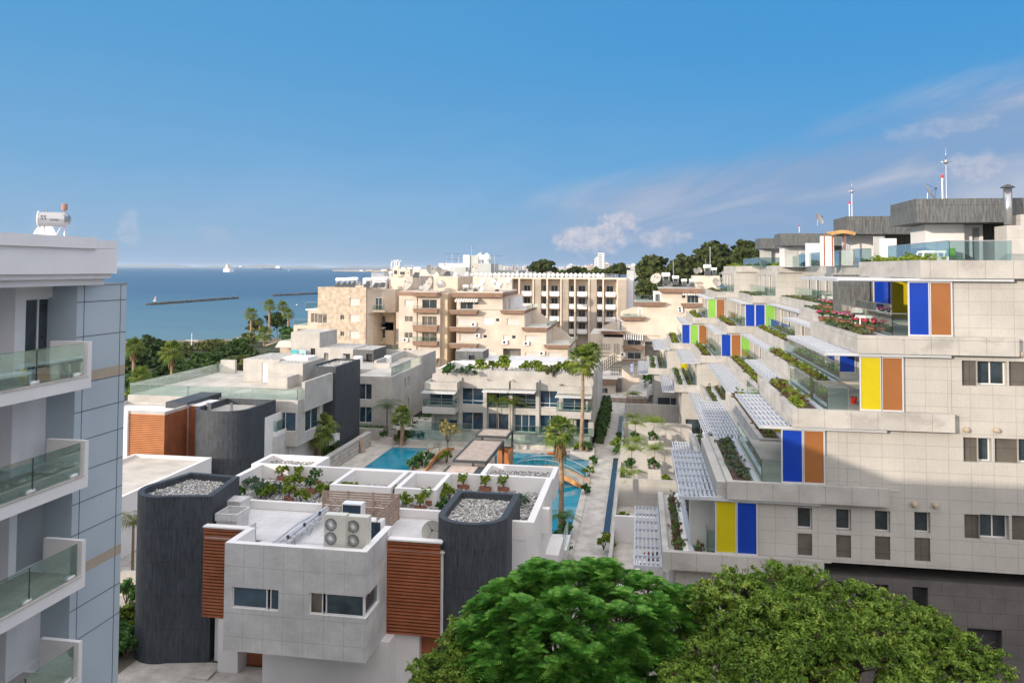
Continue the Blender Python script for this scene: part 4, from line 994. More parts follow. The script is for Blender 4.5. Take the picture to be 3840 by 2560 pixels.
xs0 = at('p', 620, 1550, y=60.5).x; xs1 = at('p', 700, 1550, y=60.5).x; xs2 = at('p', 755, 1550, y=60.5).x
b = MB(); b.box(xs0, xs1, 60.5, 66, 0, 7.5); b.build('dark_wall', M['slate'], V2)
slatwall(xs1 + .02, xs2, 1.5, 7.2, 60.8, V2, 'wood', .145)
b = MB(); b.box(xs1 + .02, xs2 + .2, 60.83, 64, 0, 7.2); b.build('wall', M['white'], V2)
tx0 = at('p', 752, 1650, y=60.5).x; tx1 = at('p', 949, 1650, y=60.5).x
tower(V2, horseshoe(tx0, tx1, 58.2, 64.5, e=.2), 0, 7.3, 'slate', .3, .5, 'roof')
for q, r_ in ((at('i', 375, 745, z=7.0), .12), (at('i', 185, 715, z=7.3), .2)): b = MB(); b.tube([(q.x, q.y, 6.8), (q.x, q.y, 7.5)], r_, 10); b.build('roof_vent', M['steel'], V2)
# lower white part beside it with a small terrace
ya = 62.0
c0_ = at('i', 560, 800, y=ya); c1_ = at('i', 670, 770, y=ya + 3)
b = MB(); b.box(tx1 + .02, at('i', 655, 900, y=62.5).x - .01, 62.5, 66, 2.6, 6.1); b.build('wall', M['white'], V2)
xq0 = at('i', 655, 950, y=64).x; xq1 = at('i', 762, 950, y=64).x
blk(V2, 'wing_wall', 'concw', xq0, xq1, 64, 71.5, 0, 4.2, E_=[(66.5, 69.5, .2, 2.2, 'o', .5)], top='rooft')
b = MB(); b.box(xq1 - .2, xq1 + .001, 64, 75.5, 4.2, 4.55); b.box(xq0, xq1 - .2, 64, 64.2, 4.2, 4.55); b.build('parapet', M['white'], V2)
rail(V2, [(xq0, 64.1), (xq1 - .1, 64.1), (xq1 - .1, 71.5)], 4.55, .9)
b = MB(); b.box(xq1 - .1, xq1 + 1.9, 71.0, 73.6, 1.9, 2.6); b.build('balcony_box', M['white'], V2)

# ================================================================ VILLA 3 (terrace with glass rails, dark square tower)
V3 = thing('terrace_villa', 'pale concrete villa with wide glass-railed roof terrace and square dark stone tower', 'villa', (-35, 70, 0))
blk(V3, 'wall', 'conc', -41.2, -30.2, 65.6, 71, 3.0, 6.95, S_=[rs('i', 735, 762, 915, 815, 65.6)[:2] + (4.3, 6.0, 'w2b')], E_=[(67.2, 70.4, 3.9, 6.1, 'w2b')], top='rooft')
blk(V3, 'wall', 'conc', -47.5, -41.2, 66.3, 84, 0, 6.94, top='rooft')
blk(V3, 'wall', 'conc', -41.2, -31.0, 71, 80, 0, 6.93, E_=[(72, 75, .5, 2.8, 'w2b')], top='rooft')
blk(V3, 'wall', 'white', -40.5, -31.2, 66.4, 71, 0, 3.0)
b = MB(); b.box(-41.2, -30.2, 65.58, 65.8, 6.951, 7.1); b.box(-30.4, -30.18, 65.8, 71, 6.951, 7.1); b.build('parapet', M['conc'], V3)
rail(V3, [(-47.4, 84), (-47.4, 66.4), (-41.3, 66.4)], 6.95, 1.0); rail(V3, [(-41.1, 65.7), (-30.3, 65.7), (-30.3, 70.5)], 7.1, .95)
kx0 = at('i', 475, 400, y=76).x; kx1 = at('i', 780, 400, y=76).x
ks = rs('i', 632, 420, 680, 565, 76)
blk(V3, 'rooftop_room', 'conc', kx0, kx1, 76, 82, 6.95, 9.35, S_=[(ks[0], ks[1], 6.97, 9.0, 'sw', .1)], top='gravel')
blk(V3, 'rooftop_room', 'conc', kx1, at('i', 975, 450, y=74.5).x, 74.5, 80, 6.95, 9.2, top='gravel')
b = MB(); b.box(at('i', 283, 460, y=82).x, at('i', 405, 460, y=82).x, 82, 82.4, 6.95, 8.4); b.build('screen_wall', M['conc'], V3)
b = MB(); b.box(at('i', 810, 360, y=77).x, at('i', 1015, 360, y=77).x, 77, 79.5, 9.2, 9.5); b.build('roof_hatch', M['white'], V3)
kxa = at('i', 675, 570, y=72).x; kxb = at('i', 845, 570, y=72).x
b = MB(); b.box(kxa, kxb, 72, 72.25, 6.95, 8.15); b.box(at('i', 790, 570, y=72.3).x, kxb, 72.25, 75, 6.95, 8.15); b.build('screen_wall', M['conc'], V3)
sx0 = at('i', 955, 570, y=68.5).x; sx1 = at('i', 1095, 570, y=68.5).x
b = MB(); b.box(sx1 - .6, sx1 - .3, 66.5, 73.0, 5.9, 8.6); b.build('fin_wall', M['conc'], V3)
dx0 = at('i', 972, 500, y=74.0).x; dx1 = at('i', 1190, 500, y=73.0).x; 
tower(V3, [(-29.75, 80), (-32.6, 80), (-32.6, 74.2), (-31.9, 73.2), (-29.75, 73.2)], 0, 9.15, 'slate', .22, .25)
for i, (u, v) in enumerate(((838, 512), (888, 498))):
    p = at('i', u, v, y=75.5); T = thing('water_tank', 'white cylindrical plastic water tank on the glass-railed terrace, ' + ('left one with wide lid' if i == 0 else 'right one beside the dark tower'), 'water tank', (p.x, 75.5, 6.95), 'white tanks on the villa terrace')
    m = MB(); m.lathe([(.62, 0), (.62, 1.75), (.55, 1.9)], (p.x, 75.5, 6.95), 18); m.build('body', M['tank'], T, smooth=False); m = MB(); m.lathe([(.28, 0), (.28, .14)], (p.x, 75.5, 8.85), 12); m.build('lid', M['tank'], T)

# ================================================================ VILLA 4 (under construction)
V4 = thing('unfinished_villa', 'unfinished pale concrete villa with open shell rooms behind the dark square tower', 'villa', (-28, 92, 0))
fy = 84.0
w1_ = rs('i', 1447, 535, 1553, 668, fy); w2_ = rs('i', 1447, 728, 1553, 860, fy)
fx0 = at('i', 1425, 600, y=fy).x; fx1 = at('i', 1722, 600, y=fy).x
ee = [re('i', 1830, 485, 1843, 570, fx1) + ('w1', .2), re('i', 1857, 475, 1873, 555, fx1) + ('w1', .2), re('i', 1856, 650, 1869, 765, fx1) + ('w1', .2)]
blk(V4, 'wall', 'conc', fx0, fx1, fy, 103, .8, 6.75, S_=[w1_ + ('w2',), w2_ + ('w2b',)], E_=ee, top='rooft')
z2 = at('i', 1965, 305, x=fx1).z
b = MB(); b.box(fx1 - .25, fx1 - .002, 96, 103, 6.76, z2); b.box(fx0 - 4.0, fx1 - .25, 102.7, 103, 6.76, z2); b.box(fx0 - .4, fx0 - .1, 91, 103, 6.76, z2 - .1); b.box(fx0 - .1, fx0 + 1.6, 91, 91.25, 6.76, z2 - .4); b.build('parapet', M['conc'], V4)
rail(V4, [(fx1 - .15, fy + .3), (fx1 - .15, 96)], 6.76, 1.0)
b = MB(); b.box(fx0 - 5.5, fx0 - .02, 90, 97, 6.0, 6.7); b.box(fx0 - 5.5, fx0 - .02, 88, 96, 3.4, 3.75); b.box(fx0 - 5.5, fx0 - .02, 86, 96, .6, .85); b.build('floor_slab', M['conc'], V4)
b = MB(); b.box(fx0 - 5.5, fx0 - .02, 95.9, 96.1, .6, 6.2); b.box(fx0 - 4.7, fx0 - 4.5, 90, 95.8, 3.75, 6.0); b.build('shell_wall', M['roomc'], V4)
V5y = 98
a0 = at('i', 875, 250, y=V5y).x; a1 = at('i', 1115, 250, y=V5y).x; a2 = at('i', 1408, 300, y=V5y).x; a3 = at('i', 1578, 300, y=V5y).x
blk(V4, 'rooftop_wall', 'conc', a0, a1, V5y, 104, 5.5, 10.3, S_=[rs('i', 1040, 237, 1080, 292, V5y) + ('o', .2)], top='rooft')
blk(V4, 'rooftop_wall', 'conc', a1, a2, V5y - .3, 104, 5.5, at('i', 1200, 232, y=V5y).z, S_=[rs('i', 1152, 275, 1190, 350, V5y - .3) + ('oc', .2), rs('i', 1312, 282, 1372, 392, V5y - .3) + ('o', .2)], top='gravel')
blk(V4, 'dark_room', 'slatel', a2, a3, V5y - .5, 103, 5.5, at('i', 1500, 245, y=V5y).z, S_=[rs('i', 1508, 283, 1560, 392, V5y - .5) + ('o', .2)], top='gravel')
b = MB(); b.box(a0 - 3, a3, 91, 103, 5.4, 6.6); b.build('floor_slab', M['conc'], V4)
for i, (u, v, sz, cl) in enumerate(((1440, 380, .6, 'tank'), (1305, 385, .5, 'conc'), (1690, 385, .45, 'whitecl'))):
    p = at('i', u, v, y=95); m = MB(); m.lathe([(sz * .9, 0), (sz, .1), (sz, 1.0), (sz * .8, 1.1)], (0, 0, 0), 12)
    tag(m.build(('water_barrel', 'mortar_tub', 'paint_bucket')[i], M[cl]), ('pale barrel standing on the unfinished roof by the dark doorway', 'grey tub on the unfinished roof left of the barrel', 'white bucket on the far roof of the unfinished villa')[i], 'barrel').location = (p.x, 95, 6.6 if i < 2 else 6.75)
for i, (u, v) in enumerate(((908, 310), (975, 312))):
    p0_ = rs('i', u - 28, v - 22, u + 30, v + 20, 97.6); m = MB(); m.box(p0_[0], p0_[1], 97.4, 97.47, 6.6, 8.0)
    tag(m.build('stacked_panel', mat('teal%d' % i, ((.05, .42, .45), (.30, .55, .56))[i], rough=.4)), ('turquoise board leaning on the rooftop wall, darker left one', 'pale turquoise board leaning on the rooftop wall, right one')[i], 'board')
for i, (u, v) in enumerate(((1350, 830), (1385, 800), (1400, 700))):
    p = at('i', u, v, y=87.5 if i < 2 else 89); m = MB(); m.box(-.8, .7, -.4, .4, 0, .8); m.box(-.6, .8, -.35, .35, .8, 1.15 if i == 0 else 1.5); m.box(-.3, .5, -.3, .3, 1.5, 1.75)
    o = tag(m.build('block_stack', M['rooft'], origin=None), ('low heap of pale blocks inside the ground floor of the unfinished villa', 'taller stack of pale blocks beside the low heap in the unfinished villa', 'bundle of wrapped material on the middle slab of the unfinished villa')[i], 'blocks'); o.location = (p.x, p.y, .85 if i < 2 else 3.75); o.scale = (.8, 1, .9)

# ================================================================ CENTRAL GLASS VILLA
V6 = thing('glass_villa', 'long pale concrete villa with blue glass fronts and planted gravel roof behind the pool', 'villa', (-14, 90, 0))
cy = 83.6
def gx(u, y=cy): return at('j', u, 700, y=y).x
GZ0, GZ1 = 1.2, 3.55          # ground glass
FZ0, FZ1 = 4.15, 5.85         # upper
RZ = 7.05
LX, RX = gx(270), gx(1625)
def zz(u, v, y=cy): return at('j', u, v, y=y).z
gh = []
for u0, u1, v0, v1, kd in ((335, 480, 835, 915, 'w2b'), (517, 697, 775, 925, 'w2b'), (735, 912, 785, 940, 'w2b'), (960, 1140, 795, 950, 'w3b'), (1172, 1345, 800, 950, 'w2b'), (1480, 1585, 830, 950, 'w2b')):
    gh.append((gx(u0), gx(u1), GZ0 + .05, zz((u0 + u1) / 2, v0), kd, .35))
for u0, u1, v0, v1, kd in ((517, 697, 572, 712, 'w2bt'), (730, 912, 600, 735, 'w2bt'), (950, 1140, 612, 740, 'w2bt'), (1172, 1338, 595, 735, 'w2bt')):
    gh.append((gx(u0), gx(u1), zz((u0 + u1) / 2, v1), zz((u0 + u1) / 2, v0), kd, .35 if v0 < 599 else 1.3))
rz = zz(900, 470)
blk(V6, 'front_wall', 'conc', LX, RX, cy, 91.6, GZ0 - .1, rz, S_=gh, top='gravel')
pebbles(V6, [(gx(300) + .3, cy + .3), (RX - .3, cy + .3), (RX - .3, 91.2), (gx(300) + .3, 91.2)], rz - .03, 32, .10)
# roof parapets
b = MB(); parapet(b, gx(300), RX, cy + .0, 91.55, rz + .002, rz + .55, .3); b.build('parapet', M['white'], V6)
b = MB(); b.box(gx(300), RX, cy - .02, cy + .3, rz - .3, rz + .56); b.build('parapet', M['conc'], V6)
# projecting boxes over the bays
def bay(u0, u1, vt, vb, dep=1.6, tray=True):
    x0, x1 = at('j', u0, vt, y=cy - dep).x, at('j', u1, vt, y=cy - dep).x
    zt_, zb_ = at('j', (u0 + u1) / 2, vt, y=cy - dep).z, at('j', (u0 + u1) / 2, vb, y=cy - dep).z
    b = MB(); parapet(b, x0, x1, cy - dep, cy + (2.2 if tray else .3), zb_, zt_, .22); b.box(x0 + .22, x1 - .22, cy - dep + .22, cy - .02, zb_, zt_ - .25); b.build('roof_box', M['conc'], V6)
    b = MB(); b.box(x0 + .2, x1 - .2, cy - dep + .2, cy + 2.2, zt_ - .25, zt_ - .2); b.build('roof_bed', M['gravel' if tray else 'conc'], V6)
    return x0, x1, zb_, zt_
B1 = bay(207, 480, 523, 585, 2.0); B2 = bay(712, 915, 515, 575, 1.3, False); B3 = bay(930, 1143, 525, 580, 1.3, False); B4 = bay(1320, 1615, 560, 620, 2.0)
# awnings of pale glass under them
for (x0, x1, zb_, zt_), dp in ((B1, 2.0), (B2, 1.3), (B3, 1.3), (B4, 2.0)):
    fr = MB(); yy0, yy1 = cy - dp - .75, cy - dp + .25; z = zb_ - .12; w = x1 - x0
    for i in range(6): fr.beam((x0 + w * i / 5 - .1, yy0, z - .12), (x0 + w * i / 5, yy1, z + .05), .06, .07)
    fr.beam((x0 - .15, yy0, z - .12), (x1 - .05, yy0, z - .12), .06, .16); fr.beam((x0 - .05, yy1, z + .05), (x1, yy1, z + .05), .06, .07)
    f_ = fr.build('awning', M['alu'], V6)
    g = MB(); g.quad((x0, yy0, z - .10), (x1, yy0, z - .10), (x1, yy1, z + .06), (x0, yy1, z + .06)); o = g.build('awning_glass', M['panelg']); o.parent = f_
# end bays: projecting glazed room with balcony
for (x0, x1, zb_, zt_), sgn, uw in ((B1, -1, (247, 445)), (B4, 1, (1368, 1565))):
    xa_, xb2 = at('j', uw[0], 680, y=cy - .9).x, at('j', uw[1], 680, y=cy - .9).x
    blk(V6, 'bay_wall', 'conc', xa_ - .15, xb2 + (.15 if sgn > 0 else .5), cy - .9, cy - .001, GZ1 + .4, zb_, S_=[(xa_, xb2, GZ1 + .45, zb_ - .12, 'w2bt', .08)])
    b = MB(); b.box(x0 - .1, x1 - .1, cy - 2.5, cy - .001, GZ1 - .15, GZ1 + .35); b.box(x0 - .1, x1 - .1, cy - 2.5, cy - 2.3, GZ1 + .35, GZ1 + .55); b.build('balcony_slab', M['conc'], V6)
    rail(V6, [(x0 - .02, cy - .3), (x0 - .02, cy - 2.4), (x1 - .18, cy - 2.4), (x1 - .18, cy - .3)], GZ1 + .55, .85)
for u0, u1 in ((735, 912), (955, 1140)): rail(V6, [(gx(u0), cy - .0 + .1), (gx(u1), cy + .1)], FZ0 - .3, .9)
for u in (283, 505, 715, 930, 1155, 1355): b = MB(); b.box(gx(u) - .18, gx(u) + .22, cy - .22, cy - .002, GZ0 - .05, rz - .31 if 500 < u < 1300 else GZ1 - .16); b.build('pillar', M['conc'], V6)
# back roof: dark lift house, white back parapet
q0, q1 = at('j', 465, 320, y=98).x, at('j', 695, 320, y=98).x
hz1 = at('j', 580, 262, y=98).z
blk(V6, 'roof_tower', 'slatel', q0, q1, 98, 102, 3, hz1, S_=[rs('j', 577, 295, 627, 400, 98) + ('o', .25)], top='gravel')
b = MB(); b.box(q1 + .02, at('j', 885, 350, y=101).x, 99, 99.25, 6, at('j', 800, 350, y=99).z); b.box(at('j', 860, 350, y=103).x, at('j', 1265, 350, y=103).x, 103, 103.3, 6, at('j', 1000, 322, y=103).z); b.box(at('j', 1250, 350, y=99).x, at('j', 1425, 350, y=99).x, 99, 99.25, 6, at('j', 1350, 362, y=99).z); b.build('back_parapet', M['white'], V6)
b = MB(); b.box(LX, RX, 91.62, 104, 1, rz - .1); b.build('back_wall', M['roofw'], V6)
b = MB(); b.box(at('j', 475, 380, y=96).x, at('j', 527, 380, y=96).x, 95.5, 96.2, 6, at('j', 500, 370, y=96).z); b.build('chimney', M['mottle'], V6)
# terrace walls, rails
rail(V6, [(gx(30, 82), 81.0), (gx(30, 82) + 9, 81.0)], .55, 1.0); rail(V6, [(gx(900, 82), 81.0), (RX, 81.0)], .55, 1.0)
rail(V6, [(LX - 2, 82.8), (gx(600, 82.8), 82.8)], 1.2, .9); rail(V6, [(gx(930, 82.8), 82.8), (RX, 82.8)], 1.2, .9)
# ================================================================ ROOFTOP EQUIPMENT PROTOTYPES
def proto_boiler():
    t = thing('roof_boiler', 'white horizontal water boiler', 'water heater')
    m = MB(); m.lathe([(.02, -.75), (.3, -.72), (.38, -.6), (.38, .6), (.3, .72), (.02, .75)], (0, 0, 1.75), 14, 'x'); m.build('tank', M['tank'], t, smooth=True)
    m = MB(); m.lathe([(.02, -.5), (.25, -.45), (.25, .45), (.02, .5)], (.1, 0, .85), 12, 'x'); m.build('lower_tank', M['tank'], t, smooth=True)
    m = MB()
    for x in (-.5, .5): m.beam((x, .2, 0), (x, .2, 1.5), .05, .05); m.beam((x, -.2, 1.4), (x, -1.0, .1), .05, .05)
    m.build('stand', M['alu'], t)
    m = MB(); m.quad((-.6, -.25, 1.1), (-.6, -1.3, .15), (.6, -1.3, .15), (.6, -.25, 1.1)); m.quad((-.6, -.27, 1.05), (.6, -.27, 1.05), (.6, -1.32, .1), (-.6, -1.32, .1)); m.build('solar_panel', M['darkmetal'], t)
    return t
def proto_ball():
    t = thing('round_tank', 'white round water tank', 'water tank')
    m = MB(); m.lathe([(.35, 0), (.6, .25), (.66, .55), (.5, .95), (.2, 1.12), (.18, 1.22), (.02, 1.25)], (0, 0, .3), 16); m.build('body', M['tank'], t, smooth=True)
    m = MB(); m.box(-.35, .35, -.35, .35, 0, .31); m.build('base', M['alu'], t)
    return t
def proto_dish(r=1.0, tilt=62, mt='dish', name='satellite_dish'):
    t = thing(name, 'grey satellite dish', 'satellite dish')
    m = MB(); dish_mesh(m, r, .2, 28); xform(m, Matrix.Translation((0, 0, r * 1.05)) @ Matrix.Rotation(math.radians(tilt), 4, 'X')); m.build('reflector', M[mt], t, smooth=True)
    A = Matrix.Translation((0, 0, r * 1.05)) @ Matrix.Rotation(math.radians(tilt), 4, 'X')
    m = MB(); f = A @ Vector((0, 0, r * .75))
    for w in (0, 2.1, 4.2): m.tube([A @ Vector((r * .95 * math.cos(w), r * .95 * math.sin(w), r * .2)), f], .018, 4)
    m.lathe([(.06, -.1), (.09, .1)], f, 8); m.build('feed_arm', M['darkmetal'], t)
    m = MB(); m.tube([(0, .15, 0), (0, .1, r * 1.0)], .05, 6); m.build('mast', M['alu'], t)
    return t
def proto_antenna(h=3.0):
    t = thing('tv_antenna', 'thin television antenna', 'antenna')
    m = MB(); m.tube([(0, 0, 0), (0, 0, h)], .03, 5); m.build('mast', M['alu'], t)
    m = MB()
    for z, L in ((h - .1, 1.1), (h - .9, .8)):
        m.tube([(-L, 0, z), (L, 0, z)], .018, 4)
        for i in range(8): x = -L + 2 * L * i / 7; m.tube([(x, -.25, z), (x, .25, z)], .012, 4)
    m.build('dipoles', M['darkmetal'], t)
    return t
def proto_ac():
    t = thing('air_conditioner', 'white outdoor air conditioner', 'air conditioner')
    m = MB(); m.box(-.42, .42, -.3, 0, 0, .62); m.build('casing', M['tank'], t)
    m = MB(); m.lathe([(.22, -.302), (.22, -.31), (.02, -.31)], (-.08, 0, .31), 14, 'y'); m.build('fan_grille', M['darkmetal'], t)
    return t
FIRST = {}
def place(kind, fn, loc, label, rz=0, sc=1, group=None):
    if kind not in FIRST:
        t = fn(); FIRST[kind] = t; t.location = loc; t.rotation_euler = (0, 0, rz); t.scale = (sc,) * 3 if isinstance(sc, (int, float)) else sc; t['label'] = label
        if group: t['group'] = group
        return t
    return dup(FIRST[kind], loc, rz, label, sc, group)

# ================================================================ CREAM BUILDINGS
def W2(c, u0, v0, u1, v1, y, k, d=None): r = rs(c, u0, v0, u1, v1, y); return r + ((k, d) if d else (k,))
def cx_(u, y, c='d', v=600): return at(c, u, v, y=y).x
def cz_(v, y, c='d', u=1200): return at(c, u, v, y=y).z
# --- mottled block
A1 = thing('mottled_block', 'weathered mottled beige apartment block with stepped sea terraces on its left', 'apartment building', (-52, 145, -1))
ay = 140
x0, x1 = cx_(240, ay), cx_(712, ay); zt = cz_(480, ay, u=500)
sh = []
for v in ((570, 643), (728, 802), (890, 965)): sh.append(W2('d', 552, v[0], 650, v[1], ay, 's')); 
for v in ((733, 780), (895, 941)): sh.append(W2('d', 460, v[0], 495, v[1], ay, 'w2', .12))
for v in ((722, 815), (881, 972)): sh.append(W2('d', 243, v[0], 330, v[1], ay, 'w2c', .1))
sh = [(max(h[0], x0 + .02),) + h[1:] for h in sh]
blk(A1, 'wall', 'mottle', x0, x1, ay, 156, -1.5, zt, S_=sh, top='rooft')
b = MB(); parapet(b, x0 - .05, x1, ay - .03, 156, zt, zt + .35, .3); b.build('parapet', M['mottle'], A1)
# angled wing to the right of it
x2 = cx_(975, ay + 3)
hh = [W2('d', 785, 552, 928, 688, ay + 3, 'w2', 1.0)]
b = MB(); b.prism([(x1 + .002, ay + .6), (x2 - 1.5, ay + 3), (x2, ay + 4.5), (x2, 156), (x1 + .002, 156)], cz_(722, ay, u=850), zt - .1); b.prism([(x1 + .002, ay + .6), (cx_(785, ay + 2), ay + 2.2), (cx_(785, ay + 2), ay + 8), (x1 + .002, ay + 8)], -1.5, cz_(722, ay, u=850)); b.build('wall', M['cream'], A1)
wxa, wxb = cx_(788, ay + 1.6), cx_(925, ay + 2.6)
r = rs('d', 785, 560, 928, 688, ay + 1.5)
b = MB(); b.box(wxa, wxb, ay + .9, ay + 1.2, r[2] - .1, r[2] + .02); b.box(wxa, wxb, ay + 1.0, ay + 3.1, r[2] - .3, r[2] - .1); b.build('balcony_slab', M['mottle'], A1)
opening(A1, (0, ay + 1.75, 0), (1, 0, 0), (wxa + .2, wxb - .8, r[2], r[3] - .1, 'w2'), .0)
rail(A1, [(wxa, ay + 1.1), (wxb, ay + 1.1)], r[2], 1.0)
for v0, v1 in ((735, 845), (865, 985)):
    r = rs('d', 785, v0, 975, v1, ay + 6)
    b = MB(); b.box(r[0], r[1], ay + 6.5, ay + 8, r[2] - .8, r[3] + 1.2); b.build('recess_wall', M['creamshade'], A1)
    opening(A1, (0, ay + 6.4, 0), (1, 0, 0), (r[0] + 2.2, r[1] - 2.2, r[2] + .5, r[3] - .2, 'w2'), .0)
    b = MB(); b.box(r[0] + 2, r[1] - 1.6, ay + 4.6, ay + 6.4, r[2] - .4, r[2] - .15); b.build('balcony_slab', M['cream'], A1)
    rail(A1, [(r[0] + 2, ay + 4.7), (r[1] - 1.6, ay + 4.7)], r[2] - .15, 1.0)
# stepped sea terraces on its left
sx = [(145, 690, 180, 830), (20, 840, -110, 1010)]
zA = cz_(680, ay + 2, u=180)
st = [(cx_(145, ay + 1), zA), (at('c', 1832, 830, y=ay + 1).x, at('c', 1900, 833, y=ay + 1).z), (at('c', 1700, 985, y=ay + 1).x, at('c', 1800, 988, y=ay + 1).z), (at('c', 1530, 1100, y=ay).x, at('c', 1600, 1140, y=ay).z)]
hw = [[W2('d', 172, 715, 240, 808, ay + 1, 'w2c', .1)], [W2('d', 37, 868, 140, 956, ay + 1, 'w2c', .1), W2('d', 168, 872, 240, 962, ay + 1, 'w2c', .1)], [], []]
zprev = st[0][1]
for i, (xs, z) in enumerate(st):
    zb_ = st[i + 1][1] if i < 3 else -1.5
    blk(A1, 'wing_wall', 'cream', xs, x0, ay + 1, 155, zb_, z, S_=hw[i], top='rooft')
    if i: rail(A1, [(xs, ay + 1.1), (st[i - 1][0], ay + 1.1)], z, 1.05)
xr0 = cx_(122, ay + 1); rail(A1, [(xr0, ay + 1), (x0, ay + 1)], cz_(676, ay + 1, u=180), 1.3)
b = MB(); b.box(xr0, x0, ay + .9, 155, cz_(676, ay + 1, u=180) - .25, cz_(676, ay + 1, u=180)); b.build('terrace_slab', M['white'], A1)
# awnings
b = MB(); q = [at('c', *p, y=yy) for p, yy in (((1690, 990), 141), ((2060, 1000), 141), ((2060, 1060), 138.5), ((1650, 1050), 138.5))]; b.quad(*q); b.quad(*[v - Vector((0, 0, .08)) for v in reversed(q)]); b.build('awning', M['cream'], A1)
b = MB(); q = [at('c', *p, y=yy) for p, yy in (((1680, 993), 141), ((1560, 1040), 139), ((1550, 1025), 139), ((1660, 995), 141))]; b.quad(*q); b.build('awning', M['straw'] if 'straw' in M else M['sand'], A1)
# white roof room on the block
r = rs('d', 680, 372, 900, 470, 146); blk(A1, 'roof_room', 'white', r[0], r[1], 146, 152, zt, r[3], S_=[(r[0] + .6, r[0] + 2.0, r[2] + .6, r[3] - .5, 'w2')])
r = rs('d', 940, 372, 1110, 500, 147); b = MB(); b.box(r[0], r[1], 147, 156, zt - 1, r[3]); b.build('lift_house', M['cream'], A1)
# --- balcony block (A2)
A2 = thing('balcony_block', 'tall narrow cream apartment block with brown-banded balconies and dishes on its roof', 'apartment building', (-40, 145, -1))
xa, xb_, xc = cx_(1035, 140), cx_(1190, 140), cx_(1410, 139.0)
hz = cz_(505, 140)
hs = [W2('d', 1092, 585, 1178, 646, 140, 's'), W2('d', 1092, 745, 1172, 800, 140, 'w2c', .1), W2('d', 1088, 903, 1170, 960, 140, 'w2c', .1), W2('d', 1080, 1062, 1113, 1092, 140, 'w1', .1), W2('d', 1126, 1062, 1160, 1092, 140, 'w1', .1)]
blk(A2, 'wall', 'cream', xa, xb_ + .4, 140, 158, -1.5, hz, S_=hs)
h2 = []
for i, (v0, v1, k) in enumerate(((583, 668, 'w2'), (748, 832, 'w3c'), (908, 992, 'w2c'))): h2.append(W2('d', 1262, v0, 1405, v1, 140.2, k, .3))
h2 += [W2('d', 1254, 1065, 1386, 1155, 140.2, 's', .1), W2('d', 1252, 1225, 1395, 1310, 140.2, 's', .1)]
xd = cx_(1440, 140.2)
blk(A2, 'wall', 'cream', xb_ + .4, xd, 140.2, 158, -1.5, hz - .001, S_=h2)
blk(A2, 'side_wall', 'creamshade', xd, xd + 1.2, 141.0, 158, -1.5, hz - .3, S_=[])
xe = cx_(1585, 146)
blk(A2, 'back_wall', 'creamshade', xd + 1.2, xe, 148, 160, -1.5, cz_(372, 148, u=1500))
b = MB(); b.box(cx_(1395, 150), xe - .002, 148.2, 162, 10, cz_(372, 148, u=1500) + .3); b.build('lift_house', M['cream'], A2)
# brown roof band & balconies (flared)
def band(parent, x0, x1, y, zb, zt, fl=.35, back=1.5, side=True, mt='brown', ydir=1.2):
    b = MB(); T = [(x0 - fl * side, y - fl), (x1 + fl * side, y - fl), (x1 + fl * side, y + back), (x0 - fl * side, y + back)]; B = [(x0, y), (x1, y), (x1, y + back), (x0, y + back)]
    n = len(b.v); b.v += [(p[0], p[1], zb) for p in B] + [(p[0], p[1], zt) for p in T]
    for i in range(4): j = (i + 1) % 4; b.f.append((n + i, n + j, n + 4 + j, n + 4 + i)); b.m.append(0)
    b.f.append((n + 3, n + 2, n + 1, n)); b.m.append(0); b.k = 1; b.poly([(p[0], p[1], zt) for p in T])
    b.build('brown_band' if mt == 'brown' else 'band', [M[mt], M['rooft']], parent)
band(A2, xa - .3, xb_, 140, cz_(548, 140), cz_(507, 140), .05, 17); band(A2, xb_, xc - .2, 139.2, cz_(553, 140), cz_(510, 140), .3, 18)
b = MB(); b.prism([(xc - .3, 139), (xc + .3, 139.4), (cx_(1497, 145), 146), (cx_(1497, 145), 158), (xc - .3, 158)], cz_(553, 140), cz_(508, 140)); b.build('roof_band', M['brown'], A2)
for v0, v1 in ((673, 715), (838, 900), (995, 1037), (1160, 1200), (1330, 1370)):
    zt_, zb_ = cz_(v0, 138.8, u=1300), cz_(v1, 139, u=1300); band(A2, xb_ + .1, xc - .1, 139.1, zb_, zt_, .2, 1.08)
    if v0 < 1000:
        b = MB()
        for z in (.25, .5, .75, 1.0): b.tube([(xb_, 138.95, zt_ + z * .55), (xc, 138.95, zt_ + z * .55)], .02, 4)
        if v0 != 995: b.build('balcony_rail', M['darkmetal'], A2)
    if v0 == 995: rail(A2, [(xb_, 138.95), (xc, 138.95)], zt_, .9)
b = MB(); q = rs('d', 1252, 1202, 1395, 1228, 139.2); b.quad((q[0], 139, q[2]), (q[1], 139, q[2]), (q[1], 140.1, q[3]), (q[0], 140.1, q[3])); b.build('awning', M['hotel'], A2)
